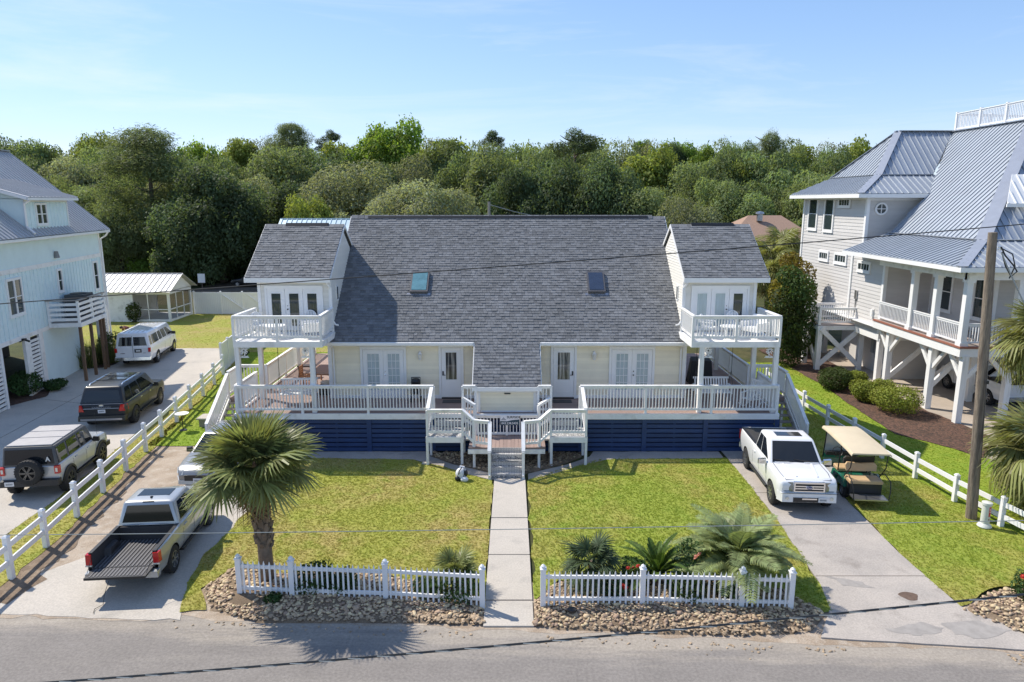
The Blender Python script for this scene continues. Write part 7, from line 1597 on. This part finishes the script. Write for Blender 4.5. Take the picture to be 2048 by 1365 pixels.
def fan_palm(label, base, h, r, nf, seed, m=palm_m, trunk_r=.20, lean=(0,0), skirt=4, droop=.5, group=None, boots=True, cat='palm tree', segs=34, up0=1.25, lo=-.75):
    rr = random.Random(seed); p = T('fan_palm', label, cat, base, 0, group, world=False)
    if h > .3:
        b = MB(); pts = [(lean[0]*t*t, lean[1]*t*t, h*t) for t in (0,.12,.3,.5,.7,.9,1)]
        b.tube(pts, [trunk_r*q for q in (1.35,1.08,1.0,1.0,1.05,1.1,.85)], 14)
        tr = b.build('trunk', palmbark, p, smooth=2)
        if boots:
            k = int(h*26); b = MB()
            for i in range(k):
                t = (i+.5)/k; z = h*lerp(.30,1.0,t); a = i*2.4; R_ = trunk_r*1.02; cx, cy = lean[0]*(z/h)**2, lean[1]*(z/h)**2; o = V((math.cos(a), math.sin(a), 0)); s = V((-o.y, o.x, 0)); c = V((cx,cy,z)); L_ = rr.uniform(.16,.27)*(1.25 if t > .6 else .9); fl_ = rr.uniform(.02,.10)+(.06 if t > .75 else 0)
                b.hull8([tuple(c+o*R_*.93-s*.075),tuple(c+o*R_*.93+s*.075),tuple(c+o*(R_+.035)+s*.06),tuple(c+o*(R_+.035)-s*.06),tuple(c+o*(R_+fl_*.6)-s*.035+V((0,0,L_))),tuple(c+o*(R_+fl_*.6)+s*.035+V((0,0,L_))),tuple(c+o*(R_+fl_+.02)+s*.028+V((0,0,L_))),tuple(c+o*(R_+fl_+.02)-s*.028+V((0,0,L_)))], rr.random())
            b.build('frond_boots', palmbark, tr, fix=False, kind='stuff')
    var = [shared(('fan', m.name, round(r,2), i, segs, droop), lambda i=i: fan_frond(100+i, r*.46*(.85+.1*i), r*.56, segs, droop*(.7+.25*i), m, 2.35, .0165*r+.004)) for i in range(4)]
    dry = shared(('fan', 'dry', round(r,2)), lambda: fan_frond(7, r*.40, r*.50, 26, 1.3, palm_dry, 1.9, .016*r))
    for i in range(nf+skirt):
        t = i/nf; el = lerp(up0, lo, min(1,t)**.9)+rr.uniform(-.16,.16); a = i*2.39996+rr.uniform(-.2,.2); mesh = var[min(3, int(t*4)) if rr.random() < .75 else rr.randrange(4)]
        if i >= nf: el = rr.uniform(-1.2,-.85); mesh = dry
        inst('frond', mesh, p, (lean[0]+.05*math.cos(a), lean[1]+.05*math.sin(a), h-.02), (rr.uniform(-.35,.35), -el, a), rr.uniform(.85,1.1))
    return p
fan_palm('large cabbage palm with rough booted trunk behind the left picket fence', (-6.35,16.62,.05), 3.2, 1.60, 54, 3, trunk_r=.175, lean=(-.10,.02), skirt=5, droop=.20, lo=-.30, up0=1.42)
fan_palm('cabbage palm at the right edge below the utility pole', (16.15,20.15,.03), 2.35, 1.85, 44, 5, palm_y, .20, skirt=5, droop=.6)
fan_palm('taller cabbage palm at the right edge in front of the stilt house porch', (20.55,26.4,.03), 4.6, 2.0, 46, 6, palm_y, .2, skirt=5, droop=.6)
fan_palm('low cabbage palm at the right edge beside the picket of the stilt house', (17.2,21.4,.03), 1.2, 1.6, 30, 8, palm_m, .2, skirt=2, droop=.5)
fan_palm('small fan palm behind the walkway end of the left picket fence', (-1.45,16.25,.05), .55, .72, 22, 9, palm_m, .08, skirt=0, droop=.25, boots=False, segs=24, lo=-.3, cat='palm')
fan_palm('small greyish fan palm behind the right picket fence near the walkway', (2.02,16.35,.05), .72, .85, 26, 10, lm('grey_fan',(.075,.105,.055),.25,.5), .075, skirt=1, droop=.35, boots=False, segs=24, lo=-.45, cat='palm')
k = 0
for x, y, h, r, lab in ((19.7,53.5,5.6,2.0,'fan palm standing highest between the houses, by the brown roof'),(21.2,55.5,6.3,2.0,'fan palm close to the grey house tower'),(18.9,51.5,4.6,1.9,'fan palm crowding above the bronze shrub'),(20.4,52,4.4,2.0,'fan palm low against the grey house tower'),(18.6,56,6.0,1.9,'fan palm rising behind the right dormer roof'),(22.3,58,6.6,2.0,'fan palm furthest back beside the tower'),(19.9,50.8,3.4,1.8,'lowest fan palm of the thicket behind the right balcony')):
    fan_palm(lab, (x,y,0), h, r, 26, 40+k, palm_y, .17, skirt=4, droop=.6, group='fan palms between the houses', boots=False, segs=22); k += 1
def feather(seed, ln, m, wmax, n=44, droop=.6, rise=.5, vee=.5, wl=.012):
    rr = random.Random(seed); b = MB(); pts = []
    for i in range(9): t = i/8; pts.append(V((ln*t*(1-.18*droop*t), 0, ln*(rise*t-droop*t**2.2))))
    b.tube(pts, [.016*(1-.8*i/8)+.002 for i in range(9)], 5, t=.8)
    def at(t):
        f = min(t*8, 7.999); i = int(f); return pts[i].lerp(pts[i+1], f-i), (pts[i+1]-pts[i]).normalized()
    for i in range(n):
        t = lerp(.10,.995,i/(n-1)); p, d = at(t); w_ = wmax*math.sin(PI*min(1,(t*.92+.06)))**.6*rr.uniform(.85,1.1)
        for s in (1,-1):
            o = (V((0,s,0))*.80+d*.55+V((0,0,vee))*.6).normalized(); q1 = p+o*w_*.55; q2 = p+o*w_+V((0,0,-w_*.35*droop)); up = d*wl
            n0 = len(b.v); b.v += [tuple(p-up*.6),tuple(p+up*.6),tuple(q1+up),tuple(q1-up),tuple(q2)]; tt = rr.random()*.7+.15; b.f += [(n0,n0+1,n0+2,n0+3),(n0+3,n0+2,n0+4)]; b.t += [tt]*2
    return b.mesh('frond', m, fix=False)
def feather_palm(name, label, base, h, ln, nf, seed, m, wmax, droop, rise, vee, up=(1.3,-.2), tr=.14, wl=.012, n=44):
    rr = random.Random(seed); p = T(name, label, 'palm', base, 0, None, world=False)
    if h > .1: b = MB(); b.tube([(0,0,-.05),(0,0,h*.5),(0,0,h)],[tr*1.2,tr,tr*.8],10); b.build('trunk', palmbark, p, smooth=2)
    var = [feather(seed*10+i, ln*(.85+.08*i), m, wmax, n, droop*(.8+.2*i), rise, vee, wl) for i in range(4)]
    for i in range(nf): t = i/(nf-1); a = i*2.39996+rr.uniform(-.15,.15); el = lerp(up[0],up[1],t**.85); inst('frond', var[rr.randrange(4)], p, (.03*math.cos(a),.03*math.sin(a),h), (rr.uniform(-.3,.3),-el,a), rr.uniform(.85,1.1))
    return p
feather_palm('pindo_palm', 'big silvery feather palm with arching fronds overhanging the right picket fence', (5.75,16.50,.05), .50, 1.62, 48, 6, pindo_m, .42, .58, .30, .35, (1.38,.42), .17, .026, 38)
feather_palm('sago_palm', 'dark green sago palm with stiff fronds behind the right picket fence', (3.72,16.45,.05), .28, 1.15, 26, 7, sago_m, .16, .38, .25, .65, (1.35,.15), .13, .016, 46)
# ================================================================= furniture and small things
def chair(kind, m):
    """adirondack / plain / rocker frames built at the origin, facing -Y"""
    b = MB()
    if kind == 'plastic':
        b.box(-.24,.24,-.24,.22,.40,.44); P = []
        for i in range(7): x = lerp(-.2,.2,i/6); b.hull8([(x-.022,.20,.44),(x+.022,.20,.44),(x+.022,.225,.44),(x-.022,.225,.44),(x-.022,.30,.86-.6*x*x*2),(x+.022,.30,.86-.6*x*x*2),(x+.022,.325,.86-.6*x*x*2),(x-.022,.325,.86-.6*x*x*2)])
        b.tube([(.26*math.cos(a),.32,.62+.28*math.sin(a)) for a in [PI*i/10 for i in range(11)]],.025,6)
        for s in (1,-1): b.box(*sorted((s*.23,s*.30)),-.22,.28,.62,.65)
        legs = [((s*.24,-.22,.64),(s*.27,-.26,0)) for s in (1,-1)]+[((s*.24,.22,.44),(s*.26,.30,0)) for s in (1,-1)]
    elif kind == 'deep':    # blocky deep-seating armchair
        b.box(-.36,.36,-.34,.34,.26,.42); b.hull8([(-.36,.24,.42),(.36,.24,.42),(.36,.36,.42),(-.36,.36,.42),(-.36,.34,.86),(.36,.34,.86),(.36,.44,.86),(-.36,.44,.86)])
        for s in (1,-1): b.box(*sorted((s*.36,s*.44)),-.36,.36,.26,.62)
        legs = [((s*.40,y,.26),(s*.40,y,0)) for s in (1,-1) for y in (-.32,.32)]
    elif kind == 'lattice':
        b.box(-.23,.23,-.22,.22,.43,.46)
        for i in range(5): x = lerp(-.19,.19,i/4); b.box(x-.012,x+.012,.22,.24,.46,.90)
        for z in (.50,.60,.70,.80,.90): b.box(-.23,.23,.215,.245,z-.015,z+.015)
        legs = [((s*.21,-.2,.43),(s*.21,-.2,0)) for s in (1,-1)]+[((s*.22,.23,.92),(s*.22,.23,0)) for s in (1,-1)]
    elif kind == 'rocker':
        for i in range(6): y = -.24+.09*i; b.box(-.25,.25,y-.035,y+.035,.40+.01*i*-1,.425-.01*i)
        for i in range(7): x = lerp(-.22,.22,i/6); b.hull8([(x-.02,.22,.40),(x+.02,.22,.40),(x+.02,.24,.40),(x-.02,.24,.40),(x-.02,.42,1.08),(x+.02,.42,1.08),(x+.02,.44,1.08),(x-.02,.44,1.08)])
        b.beam((-.26,.43,1.06),(.26,.43,1.06),.05,.07); b.beam((-.26,.30,.68),(.26,.30,.68),.03,.05)
        for s in (1,-1): b.beam((s*.27,-.28,.62),(s*.27,.34,.64),.09,.025); b.tube([(s*.25,.55*math.sin(a),.55-.52*math.cos(a)+.02) for a in [-.9+.15*i for i in range(13)]],.02,5)
        legs = [((s*.26,-.22,.62),(s*.25,-.22,.12)) for s in (1,-1)]+[((s*.25,.24,.66),(s*.25,.24,.12)) for s in (1,-1)]
    elif kind == 'bench':
        for i in range(5): y = -.24+.10*i; b.box(-.72,.72,y-.04,y+.04,.44,.465)
        for i in range(13): x = lerp(-.66,.66,i/12); b.hull8([(x-.028,.22,.48),(x+.028,.22,.48),(x+.028,.24,.48),(x-.028,.24,.48),(x-.028,.36,.94),(x+.028,.36,.94),(x+.028,.38,.94),(x-.028,.38,.94)])
        b.beam((-.74,.37,.95),(.74,.37,.95),.04,.08); b.beam((-.74,.24,.50),(.74,.24,.50),.04,.07)
        for s in (1,-1): b.beam((s*.73,-.28,.68),(s*.73,.30,.70),.08,.03)
        legs = [((s*.72,y,.68),(s*.72,y,.40)) for s in (1,-1) for y in (-.24,.26)]
    return b, legs
def seat(kind, m, name, label, loc, rz, cat='chair', group=None):
    t = T(name, label, cat, loc, rz, group, world=False); b, legs = chair(kind, m); b.build('seat_frame', m, t)
    for p, q in legs: MB().beam(p, q, .045, .045).build('leg', m, t)
    return t
seat('deep', white, 'armchair', 'white blocky armchair at the right end of the left balcony', (-7.95,27.35,ZB), -1.2)
seat('plastic', white, 'plastic_chair', 'white plastic chair at the left end of the left balcony', (-10.1,27.7,ZB), .9); seat('plastic', white, 'plastic_chair', 'white plastic chair against the doors of the left balcony', (-8.35,28.15,ZB), -.2)
def table(label, loc, r, h, m, name='side_table', cat='table', rect=None):
    t = T(name, label, cat, loc, 0, None, world=False)
    (MB().box(-rect[0],rect[0],-rect[1],rect[1],h-.04,h) if rect else MB().lathe([(r,h-.035),(r,h),(0,h)],18)).build('tabletop', m, t)
    e = (rect[0]-.08, rect[1]-.08) if rect else (r*.6, r*.6)
    for sx in (1,-1):
        for sy in (1,-1): MB().beam((sx*e[0],sy*e[1],h-.04),(sx*e[0]*1.08,sy*e[1]*1.08,0),.05,.05).build('leg', m, t)
    return t
table('low white round table in the middle of the left balcony', (-9.35,27.2,ZB), .42, .5, white)
seat('plastic', white, 'plastic_chair', 'white plastic chair with rounded back at the left end of the right balcony', (7.75,27.2,ZB), 1.0); seat('plastic', white, 'plastic_chair', 'white plastic chair before the doors of the right balcony', (9.05,28.0,ZB), .1); seat('deep', white, 'armchair', 'white blocky armchair at the right end of the right balcony', (9.6,27.3,ZB), -1.0)
table('low white table in the middle of the right balcony', (8.6,27.15,ZB), .4, .48, white)
# swings and rockers on the deck below
def swing(label, x, y, z, rz):
    t = seat('bench', white, 'porch_swing', label, (x,y,z), rz, 'porch swing')
    b = MB()
    for s in (1,-1):
        for yy in (-.26,.32): b.tube([(s*.73,yy,.70),(s*.73,.02,1.35),(s*.73,.02,2.55)],.010,4)
    b.build('chain', black, t); return t
swing('white slatted porch swing hanging under the left balcony', -8.75, 27.75, ZD-.02, .12); swing('white slatted porch swing hanging under the right balcony', 8.3, 28.0, ZD-.02, .0)
seat('rocker', white, 'rocking_chair', 'white rocking chair in the front corner of the right deck', (9.55,27.05,ZD), -.9, 'rocking chair')
table('reddish teak dining table on the left side deck', (-8.35,30.6,ZD), 0, .74, orangewood, 'dining_table', 'table', (.55,.95))
for lab, x, y, r_z in (('teak lattice-back chair at the front end of the dining table', -8.75,29.35,PI), ('teak lattice-back chair at the far end of the dining table', -8.25,31.95,0.), ('teak lattice-back chair at the outer side of the dining table', -9.25,30.6,1.57)): seat('lattice', orangewood, 'dining_chair', lab, (x,y,ZD), r_z, 'chair', 'teak dining chairs on the left side deck')
t = T('side_bench', 'dark carved stool standing on the left side deck', 'stool', (-9.7,32.2,ZD)); MB().box(-10.1,-9.3,32.0,32.4,ZD+.50,ZD+.56).build('seat', mat('dark_wood',(.05,.03,.02),.5), t)
for x in (-10.05,-9.35):
    for y in (32.05,32.35): MB().tube([(x,y,ZD+.5),(x+.04,y,ZD+.28),(x,y,ZD)],.03,6).build('leg', MATS['dark_wood'], t)
t = T('covered_grill', 'black covered barbecue grill on the right side deck', 'grill', (8.6,31.2,ZD)); b = MB(); b.hull8([(8.05,30.9,ZD),(9.15,30.9,ZD),(9.15,31.5,ZD),(8.05,31.5,ZD),(8.15,30.95,ZD+1.05),(9.05,30.95,ZD+1.05),(9.0,31.4,ZD+1.15),(8.2,31.4,ZD+1.15)]); b.build('cover', black, t, smooth=50)
t = T('rolled_cover', 'pale folded cushion beside the left dining table', 'cushion', (-7.95,29.2,ZD)); MB().sphere((-7.95,29.2,ZD+.5),.3,12,8,sc=(1,.8,.3)).build('cushion', mat('cushion_grey',(.5,.48,.45),.9), t, smooth=2); MB().box(-8.25,-7.65,28.95,29.45,ZD+.0,ZD+.42).build('base', black, t)
# black bag chair beside the left French door
t = T('black_stroller', 'black folded stroller standing by the left French doors', 'stroller', (-3.98,28.05,ZD))
b = MB(); b.lathe([(.0,.98),(.15,.95),(.20,.86),(.17,.78)],12,(-3.98,28.05,ZD)); b.hull8([(-4.15,27.95,ZD+.30),(-3.81,27.95,ZD+.30),(-3.81,28.2,ZD+.30),(-4.15,28.2,ZD+.30),(-4.17,28.0,ZD+.86),(-3.79,28.0,ZD+.86),(-3.79,28.15,ZD+.86),(-4.17,28.15,ZD+.86)]); b.build('seat', black, t, smooth=45)
b = MB()
for x in (-4.16,-3.80): b.tube([(x,27.9,ZD+.05),(x,28.05,ZD+.5),(x,28.1,ZD+1.0)],.015,6)
b.tube([(-4.16,28.1,ZD+1.0),(-3.80,28.1,ZD+1.0)],.018,6); b.build('frame', black, t)
for x in (-4.17,-3.79):
    for y in (27.88,28.22): MB().lathe([(.085,-.02),(.085,.02)],12,(x,y,ZD+.085),'x').build('wheel', rubber, t)
for lab, x in (('black doormat at the left front door', -2.45), ('black doormat at the right front door', 2.05)):
    o = MB().box(x-.42,x+.42,27.75,28.2,ZD+.002,ZD+.016).build('doormat', black); tag(o, lab, 'doormat', 'black doormats at the front doors')
# bag on the lawn
t = T('gear_bag', 'white and black gear bag lying on the grass beside the steps', 'bag', (-1.78,23.45,.04)); b = MB(); b.sphere((-1.80,23.48,.24),.22,12,8,sc=(.95,.8,1.05)); b.hull8([(-1.95,23.38,.25),(-1.66,23.36,.25),(-1.64,23.6,.25),(-1.93,23.6,.25),(-1.86,23.5,.52),(-1.70,23.5,.50),(-1.69,23.6,.48),(-1.85,23.6,.50)]); gb = b.build('body', mat('bag_white',(.72,.73,.76),.55), t, smooth=50)
b = MB(); b.sphere((-1.93,23.36,.11),.10,10,6); b.sphere((-1.63,23.42,.28),.10,10,6,sc=(.7,1,1.2)); b.build('pocket', black, gb, smooth=2); MB().tube([(-1.9,23.36,.2),(-1.86,23.3,.42),(-1.76,23.42,.52)],.02,5).tube([(-1.72,23.30,.1),(-1.68,23.31,.3),(-1.70,23.45,.48)],.015,5).build('strap', black, gb)
MB().sphere((-1.68,23.30,.10),.11,10,6,sc=(1.3,1,.9)).build('bottle', MATS['bag_white'], gb, smooth=2)
# stone-like box and bird feeder on the side lawn
t = T('stone_box', 'pale concrete utility box on the side lawn by the deck stair', 'utility box', (-13.4,29.6,0)); MB().box(-13.72,-13.04,29.4,30.0,.0,.36).build('body', mat('box_grey',(.30,.27,.23),.9,var=.25), t); MB().box(-13.80,-12.96,29.34,30.06,.36,.43).build('lid', pale_m, t)
t = T('bird_bath', 'small white bird bath on a thin dark stem by the left rail fence', 'bird bath', (-14.22,28.95,.03)); MB().lathe([(.16,0),(.16,.02),(.02,.03),(.018,.70),(.02,.72)],10,(-14.22,28.95,.03)).build('stem', black, t); MB().lathe([(.03,.70),(.28,.74),(.29,.76),(.05,.73)],14,(-14.22,28.95,.03)).build('bowl', white, t)
# no-trespass like board far behind the gate
t = T('notice_board', 'small blank white board on a post beyond the privacy fence', 'sign', (-34.6,77.9,0)); MB().box(-34.64,-34.56,77.86,77.94,0,1.4).build('post', polewood, t); MB().box(-35.0,-34.2,77.82,77.86,.9,1.9).build('board', white, t)
# white bags by the blue house corner
for i, (lab, x, y) in enumerate((('white plastic bag by the blue house corner, nearest the wall', -26.1,45.6), ('white plastic bag by the blue house corner, beside the van', -25.55,45.9))):
    o = MB().sphere((x,y,.2),.3,10,6,sc=(1,.8,.7)).build('plastic_bag', MATS['bag_white'], None, smooth=2); tag(o, lab, 'bag', 'white plastic bags by the blue house')
# vine or sprinkler dots: black drain cap in the right rock bed
o = MB().lathe([(.11,.0),(.11,.05),(.03,.055)],12,(1.42,15.05,.19)).build('drain_cap', black); tag(o, 'round black drain cap among the stones near the walkway', 'drain cap')
o = MB().hull8([(-3.4,24.9,.05),(-3.1,24.85,.05),(-3.08,25.0,.05),(-3.38,25.05,.05),(-3.38,24.92,.10),(-3.12,24.88,.10),(-3.10,24.98,.10),(-3.36,25.02,.10)]).build('paver', pale_m); tag(o, 'loose pale paver on the grass left of the stairs', 'paver')

# --- the person bending down beside the van
def skin_body(name, joints, edges, m, parent, sub=2):
    me = bpy.data.meshes.new(name); me.from_pydata([j[0] for j in joints], edges, []); o = bpy.data.objects.new(name, me); C.objects.link(o)
    sk = o.modifiers.new('s', 'SKIN'); sk.use_smooth_shade = True
    for i, j in enumerate(joints): me.skin_vertices[0].data[i].radius = (j[1], j[1]*(j[2] if len(j) > 2 else 1))
    me.skin_vertices[0].data[0].use_root = True
    sb = o.modifiers.new('u', 'SUBSURF'); sb.levels = sb.render_levels = sub
    dg = bpy.context.evaluated_depsgraph_get(); nm = bpy.data.meshes.new_from_object(o.evaluated_get(dg)); bpy.data.objects.remove(o)
    nm.materials.clear(); nm.materials.append(m); nm.polygons.foreach_set('use_smooth', [True]*len(nm.polygons)); return inst(name, nm, parent)
skinm = mat('skin', (.42,.24,.16), .55, var=.05); maroon = mat('maroon_shirt', (.14,.035,.035), .85); shorts = mat('dark_shorts', (.05,.045,.05), .85)
PE = T('person', 'person in a maroon shirt bending down beside the white van', 'person', (-26.4,47.6,.03), -.6, world=False)
J = [((0,0,.92),.15,.8),((0,-.12,1.12),.145),((0,-.34,1.26),.15),((0,-.46,1.27),.065),((0,-.58,1.25),.095),((0,-.66,1.22),.085),
     ((.10,0,.88),.095),((.12,.02,.50),.062),((.12,.06,.10),.042),((.12,-.10,.04),.040),((-.10,0,.88),.095),((-.12,.02,.50),.062),((-.12,.08,.10),.042),((-.12,-.08,.04),.040),
     ((.19,-.34,1.22),.062),((.24,-.36,.95),.045),((.20,-.46,.70),.034),((.19,-.50,.60),.034),((-.19,-.34,1.22),.062),((-.24,-.36,.95),.045),((-.20,-.46,.70),.034),((-.19,-.50,.60),.034)]
E_ = [(0,1),(1,2),(2,3),(3,4),(4,5),(0,6),(6,7),(7,8),(8,9),(0,10),(10,11),(11,12),(12,13),(2,14),(14,15),(15,16),(16,17),(2,18),(18,19),(19,20),(20,21)]
skin_body('body', J, E_, skinm, PE)
skin_body('shirt', [((0,.02,.94),.165,.85),((0,-.12,1.13),.165),((0,-.33,1.27),.165),((0,-.40,1.28),.10),((.20,-.34,1.22),.08),((.245,-.36,1.0),.062),((-.20,-.34,1.22),.08),((-.245,-.36,1.0),.062)], [(0,1),(1,2),(2,3),(2,4),(4,5),(2,6),(6,7)], maroon, PE)
skin_body('shorts', [((0,0,.93),.168,.85),((.11,0,.84),.115),((.125,.02,.54),.085),((-.11,0,.84),.115),((-.125,.02,.54),.085)], [(0,1),(1,2),(0,3),(3,4)], shorts, PE)
MB().sphere((0,-.575,1.285),.105,12,8,sc=(1,1.05,.9)).build('hair', mat('dark_hair',(.03,.02,.015),.7), PE, smooth=2)
b = MB(); b.sphere((0,-.69,1.17),.018,6,4)
for s in (1,-1): b.sphere((s*.035,-.665,1.165),.010,6,4); b.sphere((s*.095,-.58,1.22),.022,6,4,sc=(.5,1,1.4))
b.build('face', skinm, PE, smooth=2)
for s in (1,-1):
    b = MB()
    for k in range(4): x = s*.19+(k-1.5)*.018; b.tube([(x,-.505,.58),(x,-.515,.53),(x,-.505,.50-.008*(k in (1,2)))],[.009,.008,.006],5)
    b.tube([(s*.165,-.50,.60),(s*.15,-.52,.56),(s*.155,-.525,.53)],[.010,.009,.006],5); b.build('fingers', skinm, PE, smooth=2)
    MB().hull8([(s*.12-.05,-.20,.0),(s*.12+.05,-.20,.0),(s*.12+.05,.10,.0),(s*.12-.05,.10,.0),(s*.12-.04,-.18,.06),(s*.12+.04,-.18,.06),(s*.12+.045,.09,.09),(s*.12-.045,.09,.09)]).build('shoe', black, PE)
